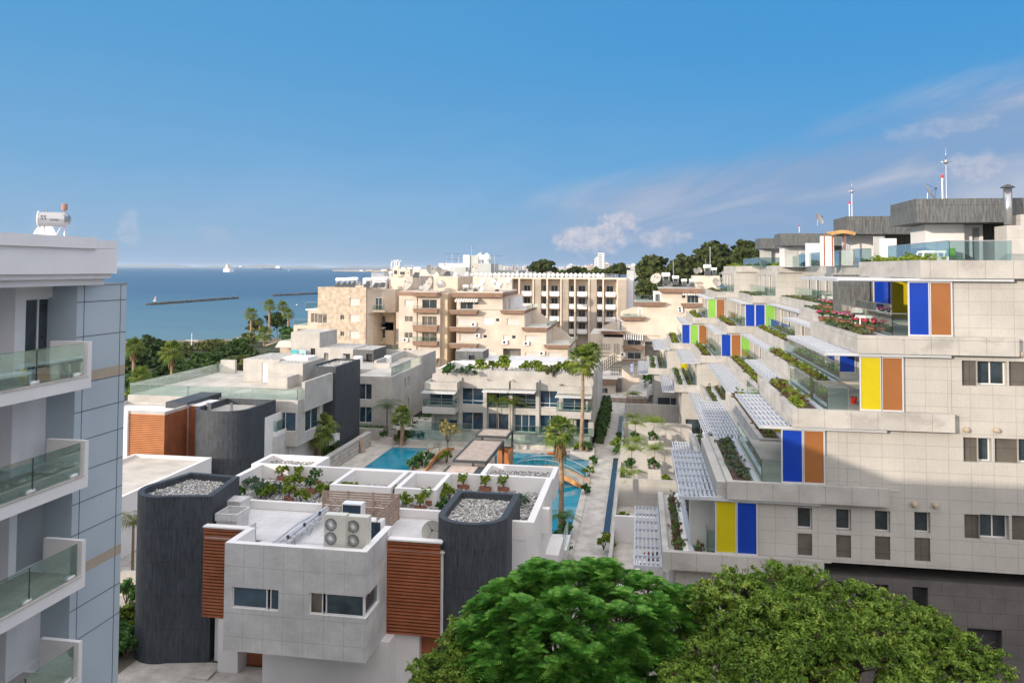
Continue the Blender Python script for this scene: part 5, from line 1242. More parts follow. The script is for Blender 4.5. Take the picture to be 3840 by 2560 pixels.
# --- stepped cream block (A3)
A3 = thing('stepped_cream_block', 'cream apartment block whose roof terraces step down to the right with brown bands', 'apartment building', (-25, 146, -1))
ys = 140.6
def X(u, c='d', v=700): return at(c, u, v, y=ys).x
def ZZ(v, c='d', u=1900): return at(c, u, v, y=ys).z
xa = X(1600); e = [X(2050), X(2265), X(385 + 5, 'e'), X(585 + 5, 'e'), X(780, 'e')]
zr = [ZZ(515, u=1850), ZZ(683, u=2150), ZZ(768, 'e', 480), ZZ(917, 'e', 680), None]
blk(A3, 'wall', 'cream', xa, X(2050), ys, 158, ZZ(683, u=1900), ZZ(505, u=1850), S_=[W2('d', 1637, 597, 1760, 678, ys, 'w2', .2), W2('d', 1780, 603, 1813, 632, ys, 'w1', .1)])
lv = [(e[1], ZZ(690, u=2150), ZZ(848, u=2150), [W2('d', 1605, 768, 1765, 833, ys, 's'), W2('d', 1865, 765, 1965, 825, ys, 'w1', .1), W2('d', 1985, 768, 2020, 798, ys, 'w1', .1), W2('d', 2092, 768, 2215, 830, ys, 's')]),
      (e[2] , ZZ(800, 'e', 480), ZZ(960 - 20, 'e', 480), []),]
z1 = ZZ(690, u=2150); z2 = ZZ(775, 'e', 480); z3 = ZZ(925, 'e', 680); z4 = -1.5
blk(A3, 'wall', 'cream', xa, X(2265), ys + .01, 158, z2, z1, S_=[W2('d', 1605, 768, 1765, 833, ys, 's'), W2('d', 1865, 765, 1965, 825, ys, 'sw', .1), W2('d', 1985, 768, 2020, 798, ys, 'w1', .1), W2('d', 2092, 768, 2215, 830, ys, 's')][:4], top='rooft')
blk(A3, 'wall', 'cream', xa, X(585, 'e'), ys + .02, 158, z3, z2, S_=[W2('d', 1630, 923, 1785, 990, ys, 's'), W2('d', 1862, 928, 1898, 960, ys, 'w1', .1), W2('e', 205, 838, 255, 892, ys, 's'), W2('e', 282, 840, 315, 870, ys, 'w1', .1), W2('e', 398, 842, 520, 900, ys, 's')], top='rooft')
blk(A3, 'wall', 'cream', xa, X(775, 'e'), ys + .03, 158, z4, z3, S_=[W2('e', 35, 980, 145, 1035, ys, 's'), W2('e', 202, 957, 360, 1035, ys, 'oc', 1.2), W2('e', 398, 990, 522, 1050, ys, 's'), W2('e', 602, 992, 718, 1050, ys, 's')], top='rooft')
# bands
band(A3, xa - .6, X(2050), ys - .9, ZZ(560, u=1850), ZZ(515, u=1850), .3, 17.5)
band(A3, xa - .8, X(1805), ys - 1.3, ZZ(725, u=1700), ZZ(685, u=1700), .3, 1.25); band(A3, xa - .8, X(1805), ys - 1.3, ZZ(893, u=1700), ZZ(850, u=1700), .3, 1.25); band(A3, xa - .8, X(1805), ys - 1.3, ZZ(1055, u=1700), ZZ(1010, u=1700), .3, 1.25)
band(A3, X(2045), X(2265), ys - .6, ZZ(722, u=2150), ZZ(683, u=2150), .3, 16); band(A3, X(385, 'e'), X(590, 'e'), ys - .6, ZZ(803, 'e', 480), ZZ(768, 'e', 480), .3, 16); band(A3, X(580, 'e'), X(785, 'e'), ys - .6, ZZ(955, 'e', 680), ZZ(920, 'e', 680), .3, 16)
# receding side walls with windows and curved divider walls on each terrace
for (u, c, zb_, zt_) in ((2265, 'd', z2, z1 - 0), (585, 'e', z3, z2)):
    pass
for u0, u1, c, zb_, hh_ in ((450, 610, 'e', z2, 2.6), (620, 800, 'e', z3, 2.6)):
    b = MB(); xx0, xx1 = at(c, u0, 720, y=150).x, at(c, u1, 720, y=150).x; pts = [(xx0, zb_), (xx0, zb_ + hh_)] + [(xx0 + (xx1 - xx0) * i / 8, zb_ + hh_ * (1 - (i / 8) ** 2.2 * .75)) for i in range(1, 9)] + [(xx1, zb_)]
    n = len(pts); k0 = len(b.v); b.v += [(p[0], 150, p[1]) for p in pts] + [(p[0], 150.3, p[1]) for p in pts]
    b.f.append(tuple(range(k0, k0 + n))); b.m.append(0); b.f.append(tuple(reversed(range(k0 + n, k0 + 2 * n)))); b.m.append(0)
    for i in range(n): j = (i + 1) % n; b.f.append((k0 + j, k0 + i, k0 + n + i, k0 + n + j)); b.m.append(0)
    b.build('divider_wall', M['cream'], A3)
for (xx, zb_) in ((X(2265) + .9, z1), (X(590, 'e') + .5, z2), (X(785, 'e') + .5, z3)):
    rail(A3, [(xx - .4, ys - .6), (xx - .4 + .8, ys + 9)], zb_ + .25, .75, post=1.5)
# awnings: striped
def stripes_awning(parent, x0, x1, y0, y1, z0, z1, ca, cb, n=14):
    a = MB(); c_ = MB(); w = (x1 - x0) / n
    for i in range(n):
        q = a if i % 2 == 0 else c_
        xa_, xb2 = x0 + i * w, x0 + (i + 1) * w
        q.quad((xa_, y0, z0), (xb2, y0, z0), (xb2, y1, z1), (xa_, y1, z1)); q.quad((xa_, y0, z0 - .25), (xb2, y0, z0 - .25), (xb2, y0, z0), (xa_, y0, z0))
    o = a.build('awning', M[ca], parent); p = c_.build('awning_stripes', M[cb]); p.parent = o
stripes_awning(A3, X(1600), X(1825), ys - 1.6, ys, ZZ(590, u=1700), ZZ(560, u=1700), 'white', 'hoteldark', 18)
b = MB(); b.quad((X(2055), ys - .5, ZZ(580, u=2100)), (X(2220), ys + 3.5, ZZ(545, u=2200)), (X(2220), ys + 4.5, ZZ(530, u=2200)), (X(2055), ys + 1, ZZ(558, u=2100))); b.build('awning', M['woodgrey'], A3)
r = rs('d', 2050, 590, 2160, 690, ys + 4); blk(A3, 'terrace_room', 'white', X(2050) , r[1], ys + 3.5, 156, z1, ZZ(560, u=2100), S_=[(X(2050) + .6, r[1] - .6, z1 + .1, z1 + 2.3, 'w3')])
# AC units on the facades
acs = [('d', 1100, 985, 'below the second curtained window of the balcony block'), ('d', 1770, 835, 'on the right end of the middle balcony of the stepped block'), ('d', 1808, 945, 'beside the shuttered window under the left terraces'), ('d', 2075, 1008, 'under the small shutter in the middle of the stepped block'), ('d', 2285, 1020, 'under the right-hand shutters of the stepped block'),
       ('d', 1475, 1010, 'highest on the shaded yellow side wall'), ('d', 1480, 1110, 'lowest on the shaded yellow side wall'), ('e', 548, 1005, 'right of the lowest shutters of the stepped block'), ('e', 118, 1055, 'above the white parapet at the left of the stepped block'), ('e', 1260, 1012, 'left of the lower brown balcony in the shaded block'), ('e', 1765, 605, 'beside the upper balcony of the right cream block'), ('e', 1768, 628, 'just below another unit on the right cream block'), ('e', 1045, 1275, 'upper of two by the low annex window'), ('e', 1037, 1310, 'lower of two by the low annex window')]
ydef = {0: 139.97, 5: 147.9, 6: 147.9, 9: 159.9, 10: 164.6, 11: 164.6, 12: 119.9, 13: 119.9}
for i, (c, u, v, lab) in enumerate(acs):
    yy = ydef.get(i, ys - .02); p = at(c, u, v + 10, y=yy); place('ac', proto_ac, (p.x, yy, p.z), 'white air conditioner ' + lab, sc=1.15 if i not in (12, 13) else 1)

# ================================================================ HOTEL
HT = thing('hotel', 'long beige hotel with vertical fins and rows of small white balconies', 'hotel', (-16, 195, -1))
hy = 190; fx = [at('e', u, 500, y=hy).x for u in (285, 350, 475, 597, 720, 842, 967, 1092, 1218, 1292)]
zt = at('e', 800, 345, y=hy).z; pitch = (at('e', 900, 450, y=hy).z - at('e', 900, 560, y=hy).z)
b = MB(); b.box(fx[0] - 30, fx[-1], hy + 3.2, 206, -1.5, zt); b.build('rear_wall', M['hotel'], HT)
xb0 = at('d', 1590, 400, y=hy - 2).x
b = MB(); b.box(xb0, fx[0], hy - 1, hy + 3.2, -1.5, zt + .0); b.build('wall', M['hotel'], HT)
b = MB(); b.box(fx[0] - 30, fx[-1], hy + .4, 206, zt, zt + .3); b.build('roof_slab', M['hotel'], HT)
b = MB(); b.box(fx[-2] + .02, fx[-1], hy, hy + 3.19, -1.5, zt - .002); b.build('end_wall', M['hoteldark'], HT)
b = MB(); b.box(fx[-1], at('e', 1360, 400, y=hy + 4).x, hy + 4, 206, -1.5, at('e', 1300, 265, y=hy + 4).z); b.build('stair_tower', M['grayb'], HT)
b = MB(); b.box(fx[-1], fx[-1] + 1.6, hy + 2.5, hy + 4, -1.5, zt); b.build('white_strip', M['plaster'], HT)
for i, x in enumerate(fx[1:-1]):
    if i % 2 == 1 or True:
        w = .35; b = MB()
        b.box(x - w, x, hy - .02, hy + 3.2, -1.5, zt - .001); b.build('fin', M['hotel'], HT)
# wide blind piers alternate with recessed bays
for i in range(1, 9):
    x0, x1 = fx[i], fx[i + 1] - .35
    if i in (2, 4, 6):   # pier between pairs (its shade is painted in by the darker colour)
        b = MB(); b.box(x0 + .0, x0 + (x1 - x0) * .55, hy + .3, hy + 3.2, -1.5, zt - .01); b.build('pier', M['hoteldark'], HT)
rows = [at('e', 900, 450 + 110.5 * k, y=hy).z for k in range(4)]
for i in range(1, 8):
    x0, x1 = fx[i], fx[i + 1] - .35
    wide = i in (1, 3, 5, 7)
    for k, zr_ in enumerate(rows):
        if k == 3 and i < 4: continue
        if wide: bx0_, bx1_ = x0 + .3, x1 - .3; dx0, dx1 = x1 - 2.6, x1 - .9
        else: bx0_, bx1_ = x0 + (x1 - x0) * .58, x1 - .1; dx0, dx1 = x0 + (x1 - x0) * .62, x1 - .2
        b = MB(); b.box(bx0_, bx1_, hy + .5, hy + .62, zr_ - 1.25, zr_ - .15); b.box(bx0_ + .01, bx1_ - .01, hy + .62, hy + 3.2, zr_ - 1.4, zr_ - 1.2)
        b.build('balcony', M['white'], HT)
        opening(HT, (0, hy + 3.15, 0), (1, 0, 0), (dx0, dx1, zr_ - 1.15, zr_ + 1.25, 'w2'), -.06)
# hotel roof: rail and tank row
b = MB()
zr0 = zt + .3
for z in (.5, .95): b.tube([(fx[0] - 12, hy + .8, zr0 + z), (fx[-2], hy + .8, zr0 + z)], .035, 4)
xx = fx[0] - 12
while xx < fx[-2]: b.tube([(xx, hy + .8, zr0), (xx, hy + .8, zr0 + .95)], .03, 4); xx += 2.2
b.build('roof_rail', M['alu'], HT)
for i in range(30):
    p = at('d', 1755 + i * 44.0, 365, y=hy + 2.5); place('ball', proto_ball, (p.x, p.y, zr0), 'white round tank, %s from the left in the row along the hotel roof edge' % nth(i), rz=i, sc=.8, group='white round tanks along the hotel roof edge')
# --- grey and white roof structures behind
G1 = thing('grey_white_block', 'grey and white block with square white roof tower behind the hotel', 'building', (-30, 215, -1))
y = 215
def gb(c, u0, v0, u1, v1, mt, name, dy=10, yy=y):
    r = rs(c, u0, v0, u1, v1, yy); b = MB(); b.box(r[0], r[1], yy, yy + dy, r[2], r[3]); b.build(name, M[mt], G1)
gb('d', 1430, 228, 1660, 380, 'plaster', 'wall', 10, 216); gb('d', 1662, 147, 1725, 380, 'white', 'tower_face', 3, 214); gb('d', 1725, 150, 1812, 380, 'grayb', 'tower', 6, 214.5); gb('d', 1745, 228, 1935, 420, 'grayb', 'wall', 12, 213); gb('d', 1915, 295, 2205, 400, 'grayb', 'wall', 14, 220)
gb('d', 1575, 262, 1690, 400, 'grayb', 'wall', 5, 212); gb('d', 1425, 228, 1470, 300, 'white', 'wall', 3, 214.9); gb('d', 1140, 288, 1425, 400, 'hotel', 'rear_wall', 10, 205)
for i, (u, v) in enumerate(((1815, 228), (1882, 228))): p = at('d', u, v, y=214); place('ball', proto_ball, (p.x, 216, p.z), ('left', 'right')[i] + ' of two large white tanks on the grey roof block', sc=1.9, group='pair of large white tanks')
A0 = thing('low_white_roof', 'low cream rear building with pale railing seen over the mottled block', 'building', (-48, 175, -1))
r = rs('d', 880, 355, 1165, 500, 172); b = MB(); b.box(r[0], r[1], 172, 190, 5, r[3]); b.build('wall', M['cream'], A0)
r2 = rs('d', 765, 325, 890, 360, 185); b = MB()
for k in range(5): b.tube([(r2[0], 185, r2[2] + k * (r2[3] - r2[2]) / 4), (r2[1], 185, r2[2] + k * (r2[3] - r2[2]) / 4)], .04, 4)
for k in range(12): x = r2[0] + (r2[1] - r2[0]) * k / 11; b.tube([(x, 185, r2[2]), (x, 185, r2[3])], .03, 4)
b.box(r2[0], r2[1] + 2, 185.2, 189, r2[2] - 3, r2[2] - .05); b.build('railing', M['white'], A0)
b = MB(); r3 = rs('d', 680, 372, 815, 400, 176)
for i, (u0, v0, u1, v1) in enumerate(((975, 268, 1030, 355), (1033, 280, 1105, 358), (1108, 285, 1140, 355))):
    r = rs('d', u0, v0, u1, v1, 172.5); T = thing('cooling_unit', 'beige rooftop cooling unit, ' + ('tall left one' if i == 0 else 'wide grilled middle one' if i == 1 else 'narrow right one') + ' of the group of three', 'cooling unit', (r[0], 172.5, r[2]))
    m = MB(); m.box(r[0], r[1], 172.5, 175, r[2], r[3]); m.build('casing', M['hotel'], T); m = MB(); m.box(r[0] + .3, r[1] - .3, 172.45, 172.5, r[2] + .5, r[3] - .7); m.build('grille', M['darkmetal'], T)
    m = MB(); [m.lathe([(.5, 0), (.5, .3)], (r[0] + .8 + q * 1.4, 173.6, r[3]), 12) for q in range(2 if i == 1 else 1)]; m.build('fan_cowl', M['tank'], T)

# rooftop equipment, by place
def eq(kind, fn, items, noun, y, sc=1, grp=None):
    for i, it in enumerate(items):
        c, u, v = it[:3]; s_ = it[3] if len(it) > 3 else sc; rz = it[4] if len(it) > 4 else 0; yy = it[5] if len(it) > 5 else y; lab = it[6] if len(it) > 6 else None
        p = at(c, u, v, y=yy); place(kind, fn, (p.x, yy, p.z), lab or (noun % nth(i)), rz, s_ * {'dish': .62, 'ball': .62, 'boiler': .82, 'ant': .58}.get(kind, 1), grp)
eq('boiler', proto_boiler, [('d', 450, 472), ('d', 510, 472), ('d', 560, 468), ('d', 600, 466), ('d', 825, 470), ('d', 885, 468), ('d', 740, 470)], 'white boiler on the mottled block roof, %s placed', 141.5, 1.15, 'white boilers on the mottled block roof')
eq('ball', proto_ball, [('d', 1435, 470, 1.5), ('d', 1250, 505, 1.2), ('d', 1855, 455, 1.5, 0, 143), ('d', 1960, 450, 1.5, 0, 144), ('d', 2025, 470, 1.6, 0, 143), ('d', 2108, 445, 1.5, 0, 144), ('d', 1850, 515, 1.1, 0, 141), ('d', 1700, 372, 1.4, 0, 160), ('d', 1590, 372, 1.3, 0, 160), ('d', 955, 352, 1.2, 0, 170)], 'white round tank on the cream block roofs, %s placed', 143, 1, None)
eq('boiler', proto_boiler, [('d', 1520, 372, 1.5, 0, 156), ('d', 1215, 372, 1.3, 0, 156), ('d', 1690, 520, .9), ('d', 1790, 520, .9), ('d', 2000, 520, .8)], 'white boiler among the satellite dishes on the cream roofs, %s placed', 142, 1, None)
dl = [('d', 1130, 500, 2.1, -.6, 141, 'large tilted grey dish at the left of the balcony block roof'), ('d', 1325, 512, 2.1, -.7, 141, 'large tilted grey dish at the right of the balcony block roof'), ('d', 1345, 355, 2.0, .8, 165, 'large pale dish before the grey and white block'), ('d', 1430, 350, 1.6, .9, 166, 'second pale dish right beside the larger one'), ('d', 1790, 350, 2.2, -.8, 165, 'big mesh dish against the sky near the grey tower'),
      ('d', 1330, 440, 1.2, -.8, 146, 'small dish behind the large dish on the balcony block'), ('d', 1758, 480, .9, .2, 142, 'small grey dish at the left of the stepped block roof'), ('d', 1885, 490, 1.0, -.7, 142, 'tilted dish in the middle of the stepped block roof'), ('d', 1975, 440, 1.5, -.7, 145, 'transparent looking dish behind the round tanks'), ('d', 2110, 480, 1.1, -.6, 142, 'tilted dish at the right of the stepped block roof'), ('d', 905, 358, 1.1, 1.2, 174, 'white dish at the edge of the low cream rear building'), ('d', 700, 478, .8, 1.1, 142, 'small white dish between the boilers of the mottled block'), ('d', 640, 450, .8, .3, 143, 'small grey dish behind the left boilers of the mottled block'),
      ('e', 1555, 395, 2.0, -.5, 168, 'large mesh dish on the right cream block roof'), ('e', 1900, 305, 1.1, .7, 170, 'left small dish on the right lift house'), ('e', 1935, 295, 1.1, .7, 170, 'right small dish on the right lift house'), ('e', 2085, 415, 1.0, .4, 108, 'white dish beside the covered terrace furniture')]
for a in dl: eq('dish', proto_dish, [a], '', 141)
al = [('d', 1350, 385, 1.6, 0, 146), ('d', 1555, 330, 2.6, 0, 165), ('d', 1745, 148, 1.6, 0, 215), ('d', 1838, 228, 2.2, 0, 216), ('d', 1970, 350, 2.6, .3, 168), ('d', 1500, 228, 1.3, 0, 216), ('d', 1240, 470, 1.9, .4, 150), ('d', 1800, 480, 1.6, .8, 146), ('e', 1705, 350, 2.4, .2, 170), ('e', 1990, 280, 1.6, .4, 172), ('e', 2030, 300, 3.4, 0, 172), ('d', 1618, 262, 1.7, 1, 213)]
eq('ant', proto_antenna, al, 'thin television antenna on the rooftops, %s of those counted left to right', 150, 1, None)

# ================================================================ RIGHT CREAM BLOCK (stepped, behind the court)
A4 = thing('right_cream_block', 'cream apartment block with curved parapets stepping up to the right behind the terraces', 'apartment building', (5, 170, -1))
yq = 165
def Q(u, v, y_=yq): p = at('e', u, v, y=y_); return p.x, p.z
def qb(u0, v0, u1, v1, mt='cream', dy=14, yy=yq, nm='wall', holes=(), z0=None, top='rooft'):
    r = rs('e', u0, v0, u1, v1, yy); blk(A4, nm, mt, r[0], r[1], yy, yy + dy, r[2] if z0 is None else z0, r[3], S_=holes, top=top)
def qh(u0, v0, u1, v1, k, yy=yq, d=None): return rs('e', u0, v0, u1, v1, yy) + ((k, d) if d else (k,))
qb(1600, 455, 1962, 700, holes=[qh(1610, 612, 1642, 638, 'w1'), qh(1655, 612, 1727, 663, 's'), qh(1782, 487, 1812, 513, 'w1'), qh(1828, 490, 1928, 555, 'w3')])
qb(1430, 580, 1962, 900, yy=yq - .3, holes=[qh(1476, 738, 1506, 768, 'w1'), qh(1552, 738, 1590, 785, 'w1'), qh(1703, 738, 1733, 768, 'w1')])
qb(1260, 690, 1962, 1340, yy=yq - .6, z0=-1, holes=[qh(1455, 840, 1590, 1030, 'oc', yq - .6, 1.5), qh(1450, 1060, 1590, 1200, 'oc', yq - .6, 1.5)])
band(A4, Q(1590, 430)[0], Q(1950, 430)[0], yq - 1, Q(1600, 462)[1], Q(1600, 425)[1], .4, 14); band(A4, Q(1380, 560)[0], Q(1610, 560)[0], yq - 1.2, Q(1500, 580)[1], Q(1500, 545)[1], .5, 12); band(A4, Q(1255, 700)[0], Q(1440, 690)[0], yq - 1.4, Q(1350, 708)[1], Q(1350, 672)[1], .5, 12); band(A4, Q(1085, 800)[0], Q(1265, 810)[0], yq - 1.4, Q(1180, 828)[1], Q(1180, 797)[1], .5, 10)
band(A4, Q(1785, 570)[0], Q(1955, 580)[0], yq - 1.2, Q(1850, 590)[1], Q(1850, 555)[1], .4, 1.4)
# upper recessed rooms with white columns
for u0, v0, u1, v1, y_ in ((1530, 455, 1600, 545, yq + 3), (1390, 590, 1430, 668, yq + 2), (1215, 700, 1260, 795, yq + 2)):
    r = rs('e', u0, v0, u1, v1, y_); blk(A4, 'terrace_room', 'white', r[0], r[1] + 3, y_, y_ + 6, r[2], r[3], S_=[(r[0] + .4, r[1] - .3, r[2] + .1, r[3] - .5, 'w3')])
for u0, v0, u1, v1, zz_ in ((1240, 590, 1395, 660, 0), (1085, 720, 1215, 780, 0)):   # curved white parapets
    r = rs('e', u0, v0, u1, v1, yq + 4); b = MB(); n = 8
    for i in range(n):
        a0_ = r[0] + (r[1] - r[0]) * i / n; a1_ = r[0] + (r[1] - r[0]) * (i + 1) / n; h0 = r[2] + (r[3] - r[2]) * min(1, .45 + (i / n) * .9)
        b.box(a0_, a1_ - .0, yq + 4, yq + 4.25, r[2] - .6, h0)
    b.build('curved_parapet', M['cream'], A4)
qb(1080, 860, 1265, 950, yy=yq - 2, z0=-1, mt='hotel'); qb(970, 825, 1090, 920, yy=yq - 1, z0=-1)
# shaded balcony stack
for v0, v1, w in ((870, 935, 'w2'), (990, 1050, 'w2')):
    r = rs('e', 1300, v0, 1420, v1, yq - .65); opening(A4, (0, yq - .62, 0), (1, 0, 0), (r[0], r[1], r[2], r[3], w), -.03)
for v0, v1 in ((928, 965), (1052, 1090)):
    r = rs('e', 1265, v0, 1447, v1, yq - 2.2); band(A4, r[0], r[1], yq - 2.2, r[2], r[3], .2, 1.55)
stripes_awning(A4, Q(1270, 850)[0], Q(1447, 850)[0], yq - 2.6, yq - .7, Q(1350, 862)[1], Q(1350, 832)[1], 'white', 'darkmetal', 18)
stripes_awning(A4, Q(1785, 470)[0], Q(1950, 470)[0], yq - 1.6, yq, Q(1850, 474)[1], Q(1850, 462)[1], 'white', 'hoteldark', 14)
r = rs('e', 1880, 315, 2115, 440, yq + 5); b = MB(); b.box(r[0], r[1], yq + 5, yq + 12, r[2], r[3]); b.build('lift_house', M['cream'], A4)
rail(A4, [(Q(1375, 540)[0], yq - 1), (Q(1530, 540)[0], yq - 1)], Q(1450, 545)[1], 1.4); rail(A4, [(Q(1262, 668)[0], yq - 1.2), (Q(1430, 668)[0], yq - 1.2)], Q(1350, 672)[1], .6)
eq('boiler', proto_boiler, [('e', 1640, 395, 1.5), ('e', 1725, 400, 1.2), ('e', 1800, 415, 1.0), ('e', 1870, 415, 1.0), ('e', 2005, 315, 1.4, 0, 171), ('e', 2065, 315, 1.0, 0, 171)], 'white boiler on the right cream block, %s from the left', 168, 1, None)
# low annex with stairs
AN = thing('stair_annex', 'low cream annex with outside stairs and dark railings right of the glass villa', 'building', (-2, 122, 0))
def nb(u0, v0, u1, v1, yy, dy, mt='cream', nm='wall', z0=None, holes=()):
    r = rs('e', u0, v0, u1, v1, yy); blk(AN, nm, mt, r[0], r[1], yy, yy + dy, r[2] if z0 is None else z0, r[3], S_=holes, top='rooft')
nb(1020, 1235, 1195, 1390, 120, 10, z0=0, holes=[rs('e', 1058, 1305, 1128, 1360, 120) + ('w2',)])
r = rs('e', 1015, 1225, 1200, 1270, 119.4); band(AN, r[0], r[1], 119.5, r[2], r[3], .2, 10)
nb(1195, 1215, 1250, 1390, 121, 6, mt='roomc', z0=0)
# stair walls: sloping parapets
def slopewall(c, pts, yy, t=.2, mt='cream', nm='stair_wall', par=AN):
    b = MB(); P = [at(c, u, v, y=yy) for u, v in pts]; n = len(P); b.v += [tuple(p) for p in P] + [(p.x, yy + t, p.z) for p in P]
    b.f.append(tuple(range(n))); b.m.append(0); b.f.append(tuple(reversed(range(n, 2 * n)))); b.m.append(0)
    for i in range(n): j = (i + 1) % n; b.f.append((j, i, n + i, n + j)); b.m.append(0)
    b.build(nm, M[mt], par)
slopewall('e', [(1030, 1230), (1030, 1080), (1190, 990), (1245, 1000), (1245, 1065), (1190, 1075), (1040, 1190)], 124)
slopewall('e', [(1250, 1340), (1250, 1135), (1350, 1215), (1405, 1215), (1405, 1270), (1350, 1275), (1285, 1340)], 122)
slopewall('e', [(1190, 1395), (1190, 1355), (1395, 1345), (1395, 1400)], 119)
b = MB()
for u0, v0, u1, v1, n in ((1030, 1110, 1185, 1005, 9), (1185, 1000, 1225, 1000, 3), (1070, 962, 1145, 965, 5), (1155, 1120, 1245, 1120, 6)):
    for i in range(n + 1):
        p = at('e', u0 + (u1 - u0) * i / n, v0 + (v1 - v0) * i / n, y=123.6); q_ = 1.7 if v0 > 1000 or v0 == 1000 else 1.0; b.tube([p, p + Vector((0, 0, q_ * .9)) if v0 < 1005 else p - Vector((0, 0, q_))], .045, 4)
    for dz in (0, -.55, -1.1): p = at('e', u0, v0, y=123.6); q = at('e', u1, v1, y=123.6); b.tube([p + Vector((0, 0, dz)), q + Vector((0, 0, dz))], .04, 4)
b.build('stair_railing', M['darkmetal'], AN)
# brown timber fence at the end of the path
FN = thing('timber_fence', 'brown horizontal timber fence closing the end of the long path', 'fence', (0, 116, 0))
r = rs('e', 1020, 1395, 1480, 1470, 112); b = MB(); z = r[2]
while z < r[3]: b.box(r[0], r[1], 112, 112.06, z, z + .13); z += .16
b.build('boards', M['woodgrey'], FN)
for i in range(9): x = r[0] + (r[1] - r[0]) * i / 8; b = MB(); b.box(x - .06, x + .06, 112.06, 112.16, 0, r[3] + .05); b.build('post', M['wooddark'], FN)
# flag
p = at('e', 1352, 1215, y=121.9); FL = thing('flag_pole', 'small blue and white striped flag on a pole by the outside stairs', 'flag', p)
q = at('e', 1352, 1075, y=121.9); m = MB(); m.tube([p, q], .03, 5); m.build('pole', M['alu'], FL)
m = MB(); n = 9
for i in range(n):
    z0_ = q.z - .15 - i * .16; m.k = i % 2; m.quad((q.x - .02, 121.85, z0_ - .16), (q.x - .45 + .05 * math.sin(i), 121.7, z0_ - .19), (q.x - .45 + .05 * math.sin(i - 1), 121.7, z0_ - .03), (q.x - .02, 121.85, z0_))
m.build('flag', [mat('flagblue', (.03, .12, .5), fine=0), M['whitecl']], FL)

# ================================================================ FAR CITY, PORT, COAST, SHIPS, BREAKWATERS
random.seed(11)
def cube_thing(name, lab, cat, x0, x1, y0, y1, z0, z1, mt='white', win=True, grp=None):
    T = thing(name, lab, cat, ((x0 + x1) / 2, y0, z0), grp); b = MB(); b.box(x0, x1, y0, y1, z0, z1); b.box(x0 + (x1 - x0) * .3, x0 + (x1 - x0) * .6, y0 + 3, y0 + 9, z1, z1 + 2.5); b.build('wall', M[mt], T)
    if win:
        b = MB(); z = z0 + 2
        while z + 1.6 < z1:
            b.box(x0 + 1, x1 - 1, y0 - .3, y0 - .02, z, z + 1.3); z += 3.2
        b.build('window_bands', M['win'], T)
    return T
cols = ['white', 'plaster', 'cream', 'hotel', 'conc', 'grayb']
us = [(2000, 252, 16)]
i = 0; u = 160
while u < 1420:
    w = random.uniform(9, 22); yy = random.uniform(2900, 3900); vt = 238 - random.random() ** 2 * 18 + (0 if u < 430 or u > 750 else 4)
    if 1170 < u < 1300: vt -= 22 * random.random()
    a = at('e', u, vt, y=yy); b_ = at('e', u + w, vt, y=yy)
    cube_thing('far_building', 'small pale building of the distant town, %d%s counted from the left' % (i + 1, 'th' if 10 <= (i + 1) % 100 <= 20 else {1: 'st', 2: 'nd', 3: 'rd'}.get((i + 1) % 10, 'th')), 'building', a.x, b_.x, yy, yy + 25, -1, max(a.z, 8), random.choice(cols), True, 'pale buildings of the distant town')
    u += w * random.uniform(.9, 1.5); i += 1
HRy = 1500
HR = thing('high_rise', 'tall white stepped tower block rising above the distant town', 'tower block', at('e', 1060, 235, y=HRy))
for u0, v0, u1, kk in ((1040, 115, 1095, 0), (1020, 150, 1042, 1), (1010, 165, 1022, 2)):
    a = at('e', u0, v0, y=HRy + kk * 3); b_ = at('e', u1, v0, y=HRy + kk * 3); b = MB(); b.box(a.x, b_.x, HRy + kk * 3, HRy + 22, -1, a.z); b.build('wall', M['white'], HR)
    b = MB(); z = a.z - 3
    while z > 15: b.box(a.x + .8, b_.x - (b_.x - a.x) * .3, HRy + kk * 3 - .3, HRy + kk * 3 - .05, z - 1.5, z); z -= 3.3
    b.build('window_bands', M['winblue'], HR)
for k, (u0, v0, u1, v1, yy, mt) in enumerate(((770, 222, 835, 245, 1500, 'white'), (770, 235, 790, 250, 1400, 'plaster'), (960, 222, 1010, 240, 1550, 'cream'), (1095, 205, 1140, 235, 1600, 'cream'), (1310, 222, 1400, 250, 1450, 'white'), (910, 230, 950, 245, 1500, 'cream'))):
    r = rs('e', u0, v0, u1, v1, yy); cube_thing('town_building', ('long white building right of the lone dark tree', 'low pale wing in front of the long white building', 'cream building left of the tall white tower', 'cream building right of the tall white tower', 'white building above the far dark trees', 'small cream building amid the far trees')[k], 'building', r[0], r[1], yy, yy + 25, -1, r[3], mt)
# port cranes
for i, (u, v, h_, w_) in enumerate(((962, 200, 36, 2), (990, 195, 40, 2), (1010, 192, 42, 2), (1035, 200, 35, 2), (1100, 228, 30, 9), (1158, 228, 32, 9))):
    yy = 4000; a = at('d', u, 265, y=yy); t_ = at('d', u, v, y=yy); H_ = t_.z + 1
    T = thing('port_crane', ('slender white harbour crane, %s from the left on the horizon' % nth(i)) if i < 4 else ('%s blue gantry crane of the distant port' % ('left' if i == 4 else 'right')), 'crane', (a.x, yy, -1))
    m = MB(); s2 = 4 if i < 4 else 10
    for dx in (-s2, s2): m.beam((a.x + dx, yy, -1), (a.x + dx * (.3 if i < 4 else 1), yy, H_ * .7), 2.5, 2.5)
    m.build('legs', M['white' if i < 4 else 'grayb'], T)
    m = MB(); m.beam((a.x - s2, yy, H_ * .65), (a.x + (12 if i < 4 else 14), yy, H_ * (1.0 if i < 4 else .68)), 2.5, 3); m.beam((a.x, yy, H_ * .65), (a.x, yy, H_), 2, 2); m.build('jib', M['white' if i < 4 else 'grayb'], T)
